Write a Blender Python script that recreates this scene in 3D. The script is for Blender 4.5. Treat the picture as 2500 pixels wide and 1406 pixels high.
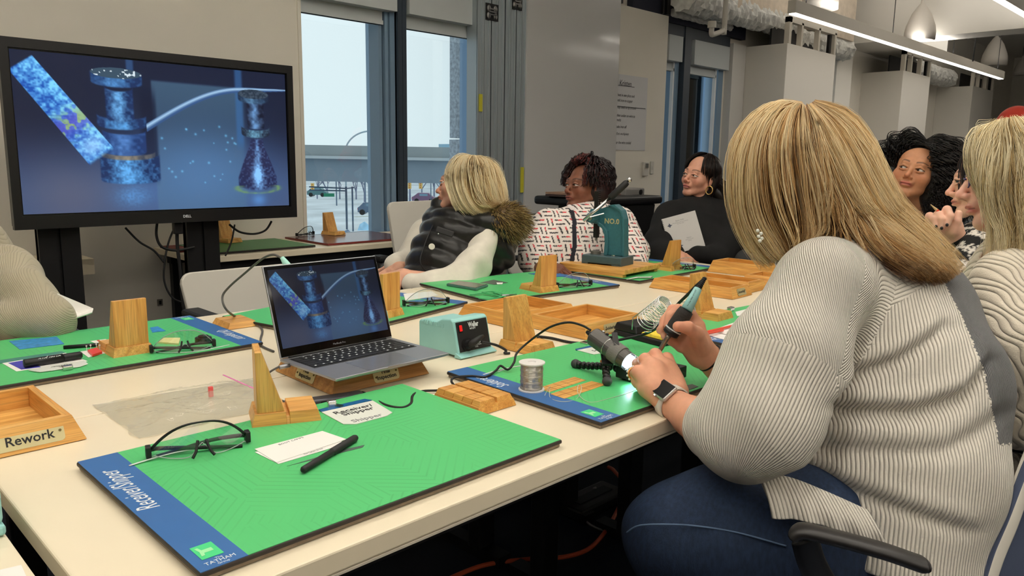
import bpy, bmesh, math, random
import numpy as np
from mathutils import Vector, Matrix
for o in list(bpy.data.objects): bpy.data.objects.remove(o)
scene = bpy.context.scene
COL = scene.collection
rnd = random.Random(7)
rng = np.random.default_rng(7)
PI = math.pi

# ------------------------------------------------------------------ camera
EYE = Vector((0.0, 0.0, 1.21))            # metres; floor is z = 0, table tops z = 0.735
FPX = 1880.0                              # focal length in pixels of the 2500 px wide frame
RIGHT = Vector((0.70674743, -0.70732421, 0.01416111))
UP = Vector((0.10712803, 0.12678364, 0.98612854))
BACK = Vector((-0.69930798, -0.69542676, 0.16537826))
RIGHT.normalize(); BACK = (BACK - RIGHT * BACK.dot(RIGHT)).normalized(); UP = BACK.cross(RIGHT).normalized()
cd = bpy.data.cameras.new('camera'); cam = bpy.data.objects.new('camera', cd); COL.objects.link(cam)
cd.sensor_width = 36.0; cd.lens = 36.0 * FPX / 2500.0; cd.clip_start = 0.02; cd.clip_end = 2000
cam.matrix_world = Matrix(((RIGHT.x, UP.x, BACK.x, EYE.x), (RIGHT.y, UP.y, BACK.y, EYE.y), (RIGHT.z, UP.z, BACK.z, EYE.z), (0, 0, 0, 1)))
scene.camera = cam

# ------------------------------------------------------------------ colour management, sky and room lights
scene.view_settings.view_transform = 'Standard'; scene.view_settings.look = 'None'
scene.view_settings.gamma = 1.0; scene.view_settings.exposure = 0.0
scene.view_settings.use_curve_mapping = False
scene.cycles.max_bounces = 8; scene.cycles.transparent_max_bounces = 24
scene.cycles.sample_clamp_indirect = 6.0
w = bpy.data.worlds.new('world'); scene.world = w; w.use_nodes = True
nt = w.node_tree; nt.nodes.clear()
wo = nt.nodes.new('ShaderNodeOutputWorld'); bg = nt.nodes.new('ShaderNodeBackground'); nt.links.new(bg.outputs[0], wo.inputs[0])
tc = nt.nodes.new('ShaderNodeTexCoord'); sp = nt.nodes.new('ShaderNodeSeparateXYZ'); nt.links.new(tc.outputs['Generated'], sp.inputs[0])
cr = nt.nodes.new('ShaderNodeValToRGB'); nt.links.new(sp.outputs['Z'], cr.inputs[0])
cr.color_ramp.elements[0].position = 0.0; cr.color_ramp.elements[0].color = (0.50, 0.625, 0.66, 1)
cr.color_ramp.elements[1].position = 0.45; cr.color_ramp.elements[1].color = (0.63, 0.685, 0.70, 1)
nz = nt.nodes.new('ShaderNodeTexNoise'); nz.inputs['Scale'].default_value = 2.2; nz.inputs['Detail'].default_value = 5
mp = nt.nodes.new('ShaderNodeMapping'); mp.inputs['Scale'].default_value = (1, 1, 3.5); nt.links.new(tc.outputs['Generated'], mp.inputs[0]); nt.links.new(mp.outputs[0], nz.inputs['Vector'])
mx = nt.nodes.new('ShaderNodeMixRGB'); mx.blend_type = 'MIX'; nt.links.new(nz.outputs['Fac'], mx.inputs[0]); nt.links.new(cr.outputs[0], mx.inputs[1]); mx.inputs[2].default_value = (0.56, 0.66, 0.685, 1)
nt.links.new(mx.outputs[0], bg.inputs['Color']); bg.inputs['Strength'].default_value = 1.55

LIGHT_COL = (1.0, 0.945, 0.87)
def area(name, loc, sx, sy, power, col=LIGHT_COL, rot=(0, 0, 0)):
    l = bpy.data.lights.new(name, 'AREA'); l.shape = 'RECTANGLE'; l.size = sx; l.size_y = sy; l.energy = power; l.color = col
    o = bpy.data.objects.new(name, l); COL.objects.link(o); o.location = loc; o.rotation_euler = rot
    return o
# ------------------------------------------------------------------ helpers
def PX(px, py, D):
    """point that is D metres in front of the camera and is seen at (px, py)"""
    return EYE + (RIGHT * (px - 1250) / FPX - UP * (py - 703) / FPX - BACK) * D
def _ray(px, py): return RIGHT * (px - 1250) - UP * (py - 703) - BACK * FPX
def PZ(px, py, z):
    d = _ray(px, py); return EYE + d * ((z - EYE.z) / d.z)
def PY(px, py, y):
    d = _ray(px, py); return EYE + d * (y / d.y)
def PXX(px, py, x):
    d = _ray(px, py); return EYE + d * (x / d.x)
V = Vector
def lin(c):
    """sRGB 0..255 -> linear"""
    r = []
    for v in c[:3]:
        v = v / 255.0
        r.append(v / 12.92 if v <= 0.04045 else ((v + 0.055) / 1.055) ** 2.4)
    return tuple(r)
_m = {}
def mat(name, col=(128, 128, 128), rough=0.5, metal=0.0, spec=0.5, noise=0.0, nscale=20, bump=0.0, bscale=60, emit=None, estr=0, alpha=None, vcol=None, trans=0, ior=1.45, coat=0, sheen=0, stretch=(1, 1, 1), sss=0, detail=3):
    if name in _m: return _m[name]
    m = bpy.data.materials.new(name); m.use_nodes = True; n = m.node_tree; b = n.nodes['Principled BSDF']
    c = lin(col) + (1,)
    b.inputs['Base Color'].default_value = c; b.inputs['Roughness'].default_value = rough; b.inputs['Metallic'].default_value = metal
    b.inputs['Specular IOR Level'].default_value = spec; b.inputs['IOR'].default_value = ior
    if coat: b.inputs['Coat Weight'].default_value = coat; b.inputs['Coat Roughness'].default_value = 0.1
    if sheen: b.inputs['Sheen Weight'].default_value = sheen; b.inputs['Sheen Roughness'].default_value = 0.5
    if trans: b.inputs['Transmission Weight'].default_value = trans
    if sss:
        b.inputs['Subsurface Weight'].default_value = sss; b.inputs['Subsurface Radius'].default_value = (0.012, 0.004, 0.002); b.inputs['Subsurface Scale'].default_value = 1.0
    if alpha is not None: b.inputs['Alpha'].default_value = alpha
    if emit: b.inputs['Emission Color'].default_value = lin(emit) + (1,); b.inputs['Emission Strength'].default_value = estr
    src = None
    if vcol:
        a = n.nodes.new('ShaderNodeVertexColor'); a.layer_name = vcol; src = a.outputs['Color']; n.links.new(src, b.inputs['Base Color'])
    if noise or bump:
        tcn = n.nodes.new('ShaderNodeTexCoord'); mpn = n.nodes.new('ShaderNodeMapping'); mpn.inputs['Scale'].default_value = stretch
        n.links.new(tcn.outputs['Object'], mpn.inputs[0])
    if noise:
        t = n.nodes.new('ShaderNodeTexNoise'); t.inputs['Scale'].default_value = nscale; t.inputs['Detail'].default_value = detail; n.links.new(mpn.outputs[0], t.inputs['Vector'])
        mr = n.nodes.new('ShaderNodeMapRange'); mr.inputs[1].default_value = 0.3; mr.inputs[2].default_value = 0.7; mr.inputs[3].default_value = 1 - noise; mr.inputs[4].default_value = 1 + noise; n.links.new(t.outputs['Fac'], mr.inputs[0])
        mm = n.nodes.new('ShaderNodeMixRGB'); mm.blend_type = 'MULTIPLY'; mm.inputs[0].default_value = 1
        if src: n.links.new(src, mm.inputs[1])
        else: mm.inputs[1].default_value = c
        n.links.new(mr.outputs[0], mm.inputs[2]); n.links.new(mm.outputs[0], b.inputs['Base Color'])
    if bump:
        t = n.nodes.new('ShaderNodeTexNoise'); t.inputs['Scale'].default_value = bscale; t.inputs['Detail'].default_value = 4; n.links.new(mpn.outputs[0], t.inputs['Vector'])
        bp = n.nodes.new('ShaderNodeBump'); bp.inputs['Strength'].default_value = bump; bp.inputs['Distance'].default_value = 0.002; n.links.new(t.outputs['Fac'], bp.inputs['Height']); n.links.new(bp.outputs[0], b.inputs['Normal'])
    _m[name] = m
    return m
def wood(name, c1, c2, c3, axis=0, scale=1.0, rough=0.38):
    """oak: long stretched grain along local axis, with fine pores"""
    if name in _m: return _m[name]
    m = bpy.data.materials.new(name); m.use_nodes = True; n = m.node_tree; b = n.nodes['Principled BSDF']
    tcn = n.nodes.new('ShaderNodeTexCoord'); mpn = n.nodes.new('ShaderNodeMapping')
    s = [26 * scale] * 3; s[axis] = 2.0 * scale; mpn.inputs['Scale'].default_value = s
    oi = n.nodes.new('ShaderNodeObjectInfo'); va = n.nodes.new('ShaderNodeVectorMath'); va.operation = 'ADD'
    sc = n.nodes.new('ShaderNodeVectorMath'); sc.operation = 'SCALE'; sc.inputs['Scale'].default_value = 9.7
    cmb = n.nodes.new('ShaderNodeCombineXYZ'); [n.links.new(oi.outputs['Random'], cmb.inputs[i]) for i in range(3)]
    n.links.new(cmb.outputs[0], sc.inputs[0]); n.links.new(tcn.outputs['Object'], va.inputs[0]); n.links.new(sc.outputs[0], va.inputs[1]); n.links.new(va.outputs[0], mpn.inputs[0])
    t = n.nodes.new('ShaderNodeTexNoise'); t.inputs['Scale'].default_value = 2.2; t.inputs['Detail'].default_value = 5; t.inputs['Distortion'].default_value = 0.6; n.links.new(mpn.outputs[0], t.inputs['Vector'])
    r = n.nodes.new('ShaderNodeValToRGB'); n.links.new(t.outputs['Fac'], r.inputs[0])
    r.color_ramp.elements[0].position = 0.32; r.color_ramp.elements[0].color = lin(c1) + (1,); r.color_ramp.elements[1].position = 0.66; r.color_ramp.elements[1].color = lin(c3) + (1,)
    e = r.color_ramp.elements.new(0.5); e.color = lin(c2) + (1,)
    mp2 = n.nodes.new('ShaderNodeMapping'); s2 = [420 * scale] * 3; s2[axis] = 14 * scale; mp2.inputs['Scale'].default_value = s2; n.links.new(va.outputs[0], mp2.inputs[0])
    t2 = n.nodes.new('ShaderNodeTexNoise'); t2.inputs['Scale'].default_value = 1.0; t2.inputs['Detail'].default_value = 2; n.links.new(mp2.outputs[0], t2.inputs['Vector'])
    mr = n.nodes.new('ShaderNodeMapRange'); mr.inputs[1].default_value = 0.35; mr.inputs[2].default_value = 0.55; mr.inputs[3].default_value = 0.80; mr.inputs[4].default_value = 1.03; n.links.new(t2.outputs['Fac'], mr.inputs[0])
    mm = n.nodes.new('ShaderNodeMixRGB'); mm.blend_type = 'MULTIPLY'; mm.inputs[0].default_value = 1; n.links.new(r.outputs[0], mm.inputs[1]); n.links.new(mr.outputs[0], mm.inputs[2]); n.links.new(mm.outputs[0], b.inputs['Base Color'])
    b.inputs['Roughness'].default_value = rough
    _m[name] = m
    return m

class MB:
    """collects faces; build() links them as ONE mesh object"""
    def __init__(s): s.v = []; s.f = []
    def add(s, vs, fs):
        k = len(s.v); s.v += [tuple(v) for v in vs]; s.f += [tuple(i + k for i in f) for f in fs]; return s
    def box(s, a, b, M=None):
        x0, y0, z0 = a; x1, y1, z1 = b
        vs = [V(p) for p in ((x0, y0, z0), (x1, y0, z0), (x1, y1, z0), (x0, y1, z0), (x0, y0, z1), (x1, y0, z1), (x1, y1, z1), (x0, y1, z1))]
        if M: vs = [M @ v for v in vs]
        return s.add(vs, [(3, 2, 1, 0), (4, 5, 6, 7), (0, 1, 5, 4), (1, 2, 6, 5), (2, 3, 7, 6), (3, 0, 4, 7)])
    def frustum(s, base, top, z0, z1, M=None):
        """two (x0,y0,x1,y1) rectangles"""
        vs = []
        for (x0, y0, x1, y1), z in ((base, z0), (top, z1)): vs += [V((x0, y0, z)), V((x1, y0, z)), V((x1, y1, z)), V((x0, y1, z))]
        if M: vs = [M @ v for v in vs]
        return s.add(vs, [(3, 2, 1, 0), (4, 5, 6, 7), (0, 1, 5, 4), (1, 2, 6, 5), (2, 3, 7, 6), (3, 0, 4, 7)])
    def prism(s, poly, h0, h1, M=None, axis='z'):
        """polygon (2d, ccw) extruded; axis 'z': poly in xy; 'y': poly in xz; 'x': poly in yz"""
        n = len(poly); vs = []
        for h in (h0, h1):
            for (a, b) in poly: vs.append(V((a, b, h)) if axis == 'z' else (V((a, h, b)) if axis == 'y' else V((h, a, b))))
        if M: vs = [M @ v for v in vs]
        fs = [tuple(range(n))[::-1], tuple(range(n, 2 * n))] + [(i, (i + 1) % n, n + (i + 1) % n, n + i) for i in range(n)]
        return s.add(vs, fs)
    def cyl(s, a, b, r0, r1=None, n=16, caps=True):
        a, b = V(a), V(b); r1 = r0 if r1 is None else r1; t = (b - a).normalized()
        u = t.orthogonal().normalized(); w2 = t.cross(u); vs = []
        for c, r in ((a, r0), (b, r1)):
            for i in range(n): an = 2 * PI * i / n; vs.append(c + (u * math.cos(an) + w2 * math.sin(an)) * r)
        fs = [(i, (i + 1) % n, n + (i + 1) % n, n + i) for i in range(n)]
        if caps: fs += [tuple(range(n))[::-1], tuple(range(n, 2 * n))]
        return s.add(vs, fs)
    def lathe(s, prof, n=24, M=None):
        """prof: (r, z) list"""
        vs = []
        for r, z in prof:
            for i in range(n): an = 2 * PI * i / n; vs.append(V((r * math.cos(an), r * math.sin(an), z)))
        if M: vs = [M @ v for v in vs]
        fs = []
        for k in range(len(prof) - 1):
            for i in range(n): j = (i + 1) % n; fs.append((k * n + i, k * n + j, (k + 1) * n + j, (k + 1) * n + i))
        fs.append(tuple(range(n))[::-1]); fs.append(tuple(range((len(prof) - 1) * n, len(prof) * n)))
        return s.add(vs, fs)
    def tube(s, pts, r, n=8, closed=False, flat=None):
        pts = [V(p) for p in pts]; m = len(pts)
        rs = r if isinstance(r, (list, tuple)) else [r] * m
        vs = []; u = None
        for i, p in enumerate(pts):
            if closed: t = pts[(i + 1) % m] - pts[(i - 1) % m]
            else: t = pts[min(i + 1, m - 1)] - pts[max(i - 1, 0)]
            t.normalize()
            if u is None: u = t.orthogonal().normalized() if flat is None else (V(flat) - t * V(flat).dot(t)).normalized()
            u = (u - t * u.dot(t)).normalized(); w2 = t.cross(u)
            for k in range(n): an = 2 * PI * k / n; vs.append(p + (u * math.cos(an) * (0.35 if flat is not None else 1) + w2 * math.sin(an)) * rs[i])
        fs = []
        for i in range(m if closed else m - 1):
            a = i * n; b = ((i + 1) % m) * n
            for k in range(n): fs.append((a + k, a + (k + 1) % n, b + (k + 1) % n, b + k))
        if not closed: fs += [tuple(range(n))[::-1], tuple(range((m - 1) * n, m * n))]
        return s.add(vs, fs)
    def sphere(s, c, r, n=12, m=8, R=None):
        c = V(c); r = V((r, r, r)) if not hasattr(r, '__len__') else V(r); vs = []; fs = []
        for j in range(m + 1):
            th = PI * j / m
            for i in range(n):
                ph = 2 * PI * i / n; q = V((r.x * math.sin(th) * math.cos(ph), r.y * math.sin(th) * math.sin(ph), r.z * math.cos(th)))
                if R: q = R @ q
                vs.append(c + q)
        for j in range(m):
            for i in range(n): fs.append((j * n + i, (j + 1) * n + i, (j + 1) * n + (i + 1) % n, j * n + (i + 1) % n))
        return s.add(vs, fs)
    def build(s, name, m, parent=None, smooth=False, bevel=0, world=False, segs=2, **kw):
        me = bpy.data.meshes.new(name)
        off = parent.matrix_world.inverted() if (world and parent) else None
        vs = s.v if off is None else [tuple(off @ V(v)) for v in s.v]
        me.from_pydata(vs, [], s.f); me.update()
        bm = bmesh.new(); bm.from_mesh(me); bmesh.ops.remove_doubles(bm, verts=bm.verts, dist=1e-6) if smooth else None
        bmesh.ops.recalc_face_normals(bm, faces=bm.faces); bm.to_mesh(me); bm.free()
        me.materials.append(m)
        if smooth: me.polygons.foreach_set('use_smooth', [True] * len(me.polygons))
        o = bpy.data.objects.new(name, me); COL.objects.link(o)
        if parent: o.parent = parent
        if bevel:
            bv = o.modifiers.new('bevel', 'BEVEL'); bv.width = bevel; bv.segments = segs; bv.limit_method = 'ANGLE'; bv.angle_limit = math.radians(40)
        for k, v in kw.items(): o[k] = v
        return o
def spline(pts, n=8, closed=False):
    """Catmull-Rom through the points"""
    P = [V(p) for p in pts]; m = len(P); out = []
    rg = m if closed else m - 1
    for i in range(rg):
        if closed: a, b, c, d = P[(i - 1) % m], P[i], P[(i + 1) % m], P[(i + 2) % m]
        else: a, b, c, d = P[max(i - 1, 0)], P[i], P[i + 1], P[min(i + 2, m - 1)]
        for k in range(n):
            t = k / n; out.append(0.5 * ((2 * b) + (c - a) * t + (2 * a - 5 * b + 4 * c - d) * t * t + (-a + 3 * b - 3 * c + d) * t ** 3))
    if not closed: out.append(P[-1])
    return out
def tag(o, label=None, category=None, group=None, kind=None):
    if label: o['label'] = label
    if category: o['category'] = category
    if group: o['group'] = group
    if kind: o['kind'] = kind
    return o
def thing(name, label, category, loc=(0, 0, 0), rz=0, group=None):
    o = bpy.data.objects.new(name, None); COL.objects.link(o); o.empty_display_size = 0.02
    o.location = loc; o.rotation_euler = (0, 0, rz)
    o.matrix_world = Matrix.Translation(V(loc)) @ Matrix.Rotation(rz, 4, 'Z')
    return tag(o, label, category, group)
def struct(o): o['kind'] = 'structure'; return o
def dup(root, loc, rz, label, group=None):
    def rec(o, par):
        c = o.copy(); COL.objects.link(c)
        if par: c.parent = par
        for ch in list(o.children): rec(ch, c)
        return c
    r = rec(root, None); r.location = loc; r.rotation_euler = (0, 0, rz)
    r.matrix_world = Matrix.Translation(V(loc)) @ Matrix.Rotation(rz, 4, 'Z')
    r['label'] = label
    if group: r['group'] = group
    return r
_txt = {}
def text(s, size, name, m, parent, M, shear=0.0, sx=1.0, bold=0.0, align='CENTER', extr=0.0001, lsp=1.0):
    """flat print: letters as a thin mesh, M places the text plane (local xy) in the parent's space"""
    cu = bpy.data.curves.new('t', 'FONT'); cu.body = s; cu.size = size; cu.align_x = align; cu.align_y = 'CENTER'; cu.shear = shear; cu.offset = bold; cu.extrude = extr; cu.resolution_u = 2; cu.space_line = lsp
    to = bpy.data.objects.new('t', cu); COL.objects.link(to)
    dg = bpy.context.evaluated_depsgraph_get(); dg.update()
    me = bpy.data.meshes.new_from_object(to.evaluated_get(dg)); bpy.data.objects.remove(to); bpy.data.curves.remove(cu)
    me.transform(M @ Matrix.Diagonal((sx, 1, 1, 1))); me.materials.clear(); me.materials.append(m)
    o = bpy.data.objects.new(name, me); COL.objects.link(o); o.parent = parent; me.name = name
    return o
def frame(o, ex, ey, ez=None):
    """matrix with origin o and axes ex, ey"""
    ex = V(ex).normalized(); ez = ex.cross(V(ey)).normalized(); ey = ez.cross(ex)
    return Matrix(((ex.x, ey.x, ez.x, o[0]), (ex.y, ey.y, ez.y, o[1]), (ex.z, ey.z, ez.z, o[2]), (0, 0, 0, 1)))

# ------------------------------------------------------------------ implicit surfaces (bodies, clothes, hair volumes)
class Field:
    def __init__(s, lo, hi, h):
        s.h = h; s.lo = np.array(lo, float); n = np.ceil((np.array(hi) - s.lo) / h).astype(int) + 1; s.n = n
        s.F = np.full(tuple(n), 1.0, np.float32)
    def _sl(s, lo, hi):
        a = np.maximum(((np.array(lo) - s.lo) / s.h).astype(int), 0); b = np.minimum(((np.array(hi) - s.lo) / s.h).astype(int) + 2, s.n)
        if (b <= a).any(): return None, None
        sl = tuple(slice(int(i), int(j)) for i, j in zip(a, b))
        g = np.meshgrid(*[(np.arange(i, j) * s.h + o).astype(np.float32) for i, j, o in zip(a, b, s.lo)], indexing='ij', sparse=True)
        return sl, g
    def _mix(s, sl, d, k, sub=False):
        A = s.F[sl]
        if sub:
            d = -d
            if k > 0: hh = np.maximum(k - np.abs(A - d), 0) / k; s.F[sl] = np.maximum(A, d) + hh * hh * k * 0.25
            else: s.F[sl] = np.maximum(A, d)
        elif k > 0: hh = np.maximum(k - np.abs(A - d), 0) / k; s.F[sl] = np.minimum(A, d) - hh * hh * k * 0.25
        else: s.F[sl] = np.minimum(A, d)
    def cone(s, a, b, ra, rb, k=0.01, flat=None, sub=False):
        a = np.array(a, float); b = np.array(b, float); f = max(flat[1], 1) if flat else 1; rm = max(ra, rb) * f + k + 3 * s.h
        sl, g = s._sl(np.minimum(a, b) - rm, np.maximum(a, b) + rm)
        if sl is None: return
        ab = b - a; q = [g[i] - a[i] for i in range(3)]
        L = float(ab @ ab) + 1e-12; t = np.clip((q[0] * ab[0] + q[1] * ab[1] + q[2] * ab[2]) / L, 0, 1)
        q = [q[i] - t * ab[i] for i in range(3)]
        if flat:
            w_ = np.array(flat[0], float); w_ /= np.linalg.norm(w_); dd = (q[0] * w_[0] + q[1] * w_[1] + q[2] * w_[2]) * (1 - 1 / flat[1]); q = [q[i] - dd * w_[i] for i in range(3)]
        s._mix(sl, np.sqrt(q[0] ** 2 + q[1] ** 2 + q[2] ** 2) - (ra + (rb - ra) * t), k, sub)
    def ell(s, c, r, k=0.01, R=None, sub=False):
        c = np.array(c, float); r = np.array(r if hasattr(r, '__len__') else (r, r, r), float); rm = r.max() + k + 3 * s.h
        sl, g = s._sl(c - rm, c + rm)
        if sl is None: return
        q = [g[i] - c[i] for i in range(3)]
        if R is not None: R = np.array(R); q = [q[0] * R[0, i] + q[1] * R[1, i] + q[2] * R[2, i] for i in range(3)]
        k0 = np.sqrt(sum((q[i] / r[i]) ** 2 for i in range(3))); k1 = np.sqrt(sum((q[i] / r[i] ** 2) ** 2 for i in range(3))) + 1e-9
        s._mix(sl, k0 * (k0 - 1) / k1, k, sub)
    def chain(s, pts, k=0.01, flat=None):
        """pts: list of (point, radius)"""
        for (a, ra), (b, rb) in zip(pts[:-1], pts[1:]): s.cone(a, b, ra, rb, k, flat)
    def cut(s, p, n):
        """keep the side the normal n points away from"""
        sl, g = s._sl(s.lo, s.lo + s.n * s.h); n = np.array(n, float); n /= np.linalg.norm(n); p = np.array(p)
        s.F = np.maximum(s.F, (g[0] - p[0]) * n[0] + (g[1] - p[1]) * n[1] + (g[2] - p[2]) * n[2]).astype(np.float32)
    def shape(s, smooth=0):
        F = s.F; F[0] = F[-1] = 1; F[:, 0] = F[:, -1] = 1; F[:, :, 0] = F[:, :, -1] = 1
        I = F < 0; nx, ny, nz_ = F.shape
        c8 = [I[i:nx - 1 + i, j:ny - 1 + j, k:nz_ - 1 + k] for i in (0, 1) for j in (0, 1) for k in (0, 1)]
        cnt = sum(c.astype(np.int8) for c in c8); mask = (cnt > 0) & (cnt < 8); cells = np.argwhere(mask)
        idx = np.full(mask.shape, -1, np.int64); idx[mask] = np.arange(len(cells))
        off = np.array([(i, j, k) for i in (0, 1) for j in (0, 1) for k in (0, 1)])
        vals = np.stack([F[cells[:, 0] + o[0], cells[:, 1] + o[1], cells[:, 2] + o[2]] for o in off], 1)
        acc = np.zeros((len(cells), 3)); num = np.zeros(len(cells))
        for a in range(8):
            for b in range(a + 1, 8):
                if np.abs(off[a] - off[b]).sum() != 1: continue
                va, vb = vals[:, a], vals[:, b]; cr_ = (va < 0) != (vb < 0); t = np.where(cr_, va / np.where(cr_, va - vb, 1), 0)
                acc += np.where(cr_[:, None], off[a] + t[:, None] * (off[b] - off[a]), 0); num += cr_
        P = (cells + acc / num[:, None]) * s.h + s.lo
        quads = []
        for ax in range(3):
            sa = [slice(1, -1)] * 3; sb = [slice(1, -1)] * 3; sa[ax] = slice(0, -1); sb[ax] = slice(1, None)
            A = I[tuple(sa)]; B = I[tuple(sb)]; e = np.argwhere(A != B)
            if len(e) == 0: continue
            flip = A[e[:, 0], e[:, 1], e[:, 2]]; o = np.array([1, 1, 1]); o[ax] = 0; e = e + o; u, w_ = [d for d in range(3) if d != ax]
            eu = np.eye(3, dtype=int)[u]; ew = np.eye(3, dtype=int)[w_]
            q = np.stack([idx[tuple((e - eu - ew).T)], idx[tuple((e - ew).T)], idx[tuple(e.T)], idx[tuple((e - eu).T)]], 1)
            fl = flip if ax != 1 else ~flip
            q[~fl] = q[~fl][:, ::-1]; quads.append(q)
        Q = np.concatenate(quads)
        Q = Q[(Q >= 0).all(1)]
        for _ in range(smooth):
            S = np.zeros_like(P); N = np.zeros(len(P))
            for a, b in ((0, 1), (1, 2), (2, 3), (3, 0)):
                np.add.at(S, Q[:, a], P[Q[:, b]]); np.add.at(S, Q[:, b], P[Q[:, a]]); np.add.at(N, Q[:, a], 1); np.add.at(N, Q[:, b], 1)
            P = P * 0.5 + 0.5 * S / N[:, None]
        return P, Q
def npmesh(name, P, Q, m, parent=None, cols=None, attrs=None, smooth=True, normals=None):
    me = bpy.data.meshes.new(name)
    if parent is not None:
        Mi = np.array(parent.matrix_world.inverted()); P = P @ Mi[:3, :3].T + Mi[:3, 3]
    k = Q.shape[1]; me.vertices.add(len(P)); me.vertices.foreach_set('co', np.ascontiguousarray(P, np.float32).ravel())
    me.loops.add(Q.size); me.loops.foreach_set('vertex_index', Q.astype(np.int32).ravel())
    me.polygons.add(len(Q)); me.polygons.foreach_set('loop_start', np.arange(0, Q.size, k, dtype=np.int32))
    me.update(calc_edges=True)
    me.polygons.foreach_set('use_smooth', np.full(len(Q), smooth))
    if cols is not None:
        a = me.color_attributes.new('Col', 'FLOAT_COLOR', 'POINT'); c = np.ones((len(P), 4), np.float32); c[:, :3] = cols; a.data.foreach_set('color', c.ravel())
    for kname, val in (attrs or {}).items():
        a = me.attributes.new(kname, 'FLOAT', 'POINT'); a.data.foreach_set('value', np.ascontiguousarray(val, np.float32))
    me.materials.append(m); o = bpy.data.objects.new(name, me); COL.objects.link(o)
    if parent: o.parent = parent
    return o
def lpal(*cs): return np.array([lin(c) for c in cs])

# ------------------------------------------------------------------ hair
def resample(pts, n):
    P = np.array([tuple(p) for p in spline(pts, 10)]); d = np.r_[0, np.cumsum(np.linalg.norm(np.diff(P, axis=0), axis=1))]; t = np.linspace(0, d[-1], n)
    return np.stack([np.interp(t, d, P[:, i]) for i in range(3)], 1)
def strands(name, parent, sheets, m, pal, r=0.0006, S=16, seed=1, clump=0.5, wave=0.004, wfreq=2.0, curl=0.0, cfreq=8, root=None, tipcut=0.12, frizz=0.0):
    """sheets: (guides, count, thickness) - guides are neighbouring polylines (same direction), strands run between them"""
    g = np.random.default_rng(seed); allS = []; allC = []
    for guides, cnt, thick in sheets:
        G = np.stack([resample(q, S) for q in guides])          # K,S,3
        K = len(G); u = g.random(cnt) * (K - 1); nl = max(int(cnt / 9), 1); lu = np.sort(g.random(nl)) * (K - 1)
        near = np.argmin(np.abs(u[:, None] - lu[None]), 1); tt = np.linspace(0, 1, S)
        uu = u[:, None] * (1 - clump * tt[None]) + lu[near][:, None] * clump * tt[None]
        i0 = np.clip(uu.astype(int), 0, K - 2); f = (uu - i0)[..., None]; si = np.arange(S)[None].repeat(cnt, 0)
        # smooth interpolation between guides
        Gm = G[np.clip(i0 - 1, 0, K - 1), si]; G0 = G[i0, si]; G1 = G[i0 + 1, si]; G2 = G[np.clip(i0 + 2, 0, K - 1), si]
        P = 0.5 * ((2 * G0) + (G1 - Gm) * f + (2 * Gm - 5 * G0 + 4 * G1 - G2) * f ** 2 + (-Gm + 3 * G0 - 3 * G1 + G2) * f ** 3)
        T = np.gradient(P, axis=1); T /= np.linalg.norm(T, axis=2, keepdims=True) + 1e-9
        side = np.gradient(G, axis=0)[np.clip(i0, 0, K - 1), si]; side -= T * (side * T).sum(2, keepdims=True); side /= np.linalg.norm(side, axis=2, keepdims=True) + 1e-9
        nrm = np.cross(T, side)
        lv = g.normal(size=nl)[near]; ph = g.random(nl)[near] * 6.28; ph2 = g.random(cnt) * 6.28
        env = np.minimum(tt * 3, 1)[None]
        P = P + nrm * ((g.random(cnt) - 0.5)[:, None] * thick * np.minimum(tt * 4 + 0.3, 1)[None] + lv[:, None] * thick * 0.28 * env)[..., None]
        P = P + side * (wave * np.sin(wfreq * 6.28 * tt[None] + ph[:, None]) * env)[..., None] + nrm * (wave * 0.7 * np.cos(wfreq * 6.28 * tt[None] * 0.9 + ph[:, None]) * env)[..., None]
        if curl: P = P + (side * np.sin(cfreq * 6.28 * tt[None] + ph[:, None])[..., None] + nrm * np.cos(cfreq * 6.28 * tt[None] + ph[:, None])[..., None]) * curl * env[..., None]
        if frizz: P = P + (side * np.cumsum(g.normal(size=(cnt, S)), 1)[..., None] + nrm * np.cumsum(g.normal(size=(cnt, S)), 1)[..., None]) * frizz
        # tip length variation
        ln = 1 - g.random(cnt) ** 2 * tipcut; q = tt[None] * ln[:, None] * (S - 1); a = np.clip(q.astype(int), 0, S - 2); fr = (q - a)[..., None]; ii = np.arange(cnt)[:, None]
        P = P[ii, a] * (1 - fr) + P[ii, a + 1] * fr
        cc = pal[np.clip(((lv * 0.35 + 0.5) * len(pal) + g.normal(size=cnt) * 0.7), 0, len(pal) - 1).astype(int)]
        cc = cc * (0.85 + 0.3 * g.random(cnt))[:, None]
        C = cc[:, None, :].repeat(S, 1)
        if root is not None: C = C * (1 - root[1] * (1 - np.minimum(tt * root[2], 1)))[None, :, None] + np.array(root[0])[None, None] * (root[1] * (1 - np.minimum(tt * root[2], 1)))[None, :, None]
        allS.append(P); allC.append(C)
    P = np.concatenate(allS); C = np.concatenate(allC); N = len(P)
    T = np.gradient(P, axis=1); T /= np.linalg.norm(T, axis=2, keepdims=True) + 1e-9
    A = np.cross(T, np.array([0.3, 0.5, 0.8])); A /= np.linalg.norm(A, axis=2, keepdims=True) + 1e-9; B = np.cross(T, A)
    rr = r * (1 - 0.75 * np.linspace(0, 1, S) ** 3)[None, :, None]
    ring = [P + rr * (A * math.cos(t) + B * math.sin(t)) for t in (0, 2.094, 4.189)]
    Vv = np.stack(ring, 2).reshape(-1, 3); Cc = C[:, :, None, :].repeat(3, 2).reshape(-1, 3)
    base = (np.arange(N)[:, None] * S + np.arange(S - 1)[None]) * 3; qs = []
    for k in range(3): k2 = (k + 1) % 3; qs.append(np.stack([base + k, base + k2, base + 3 + k2, base + 3 + k], -1).reshape(-1, 4))
    o = npmesh(name, Vv, np.concatenate(qs), m, parent, cols=Cc)
    return o
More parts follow.
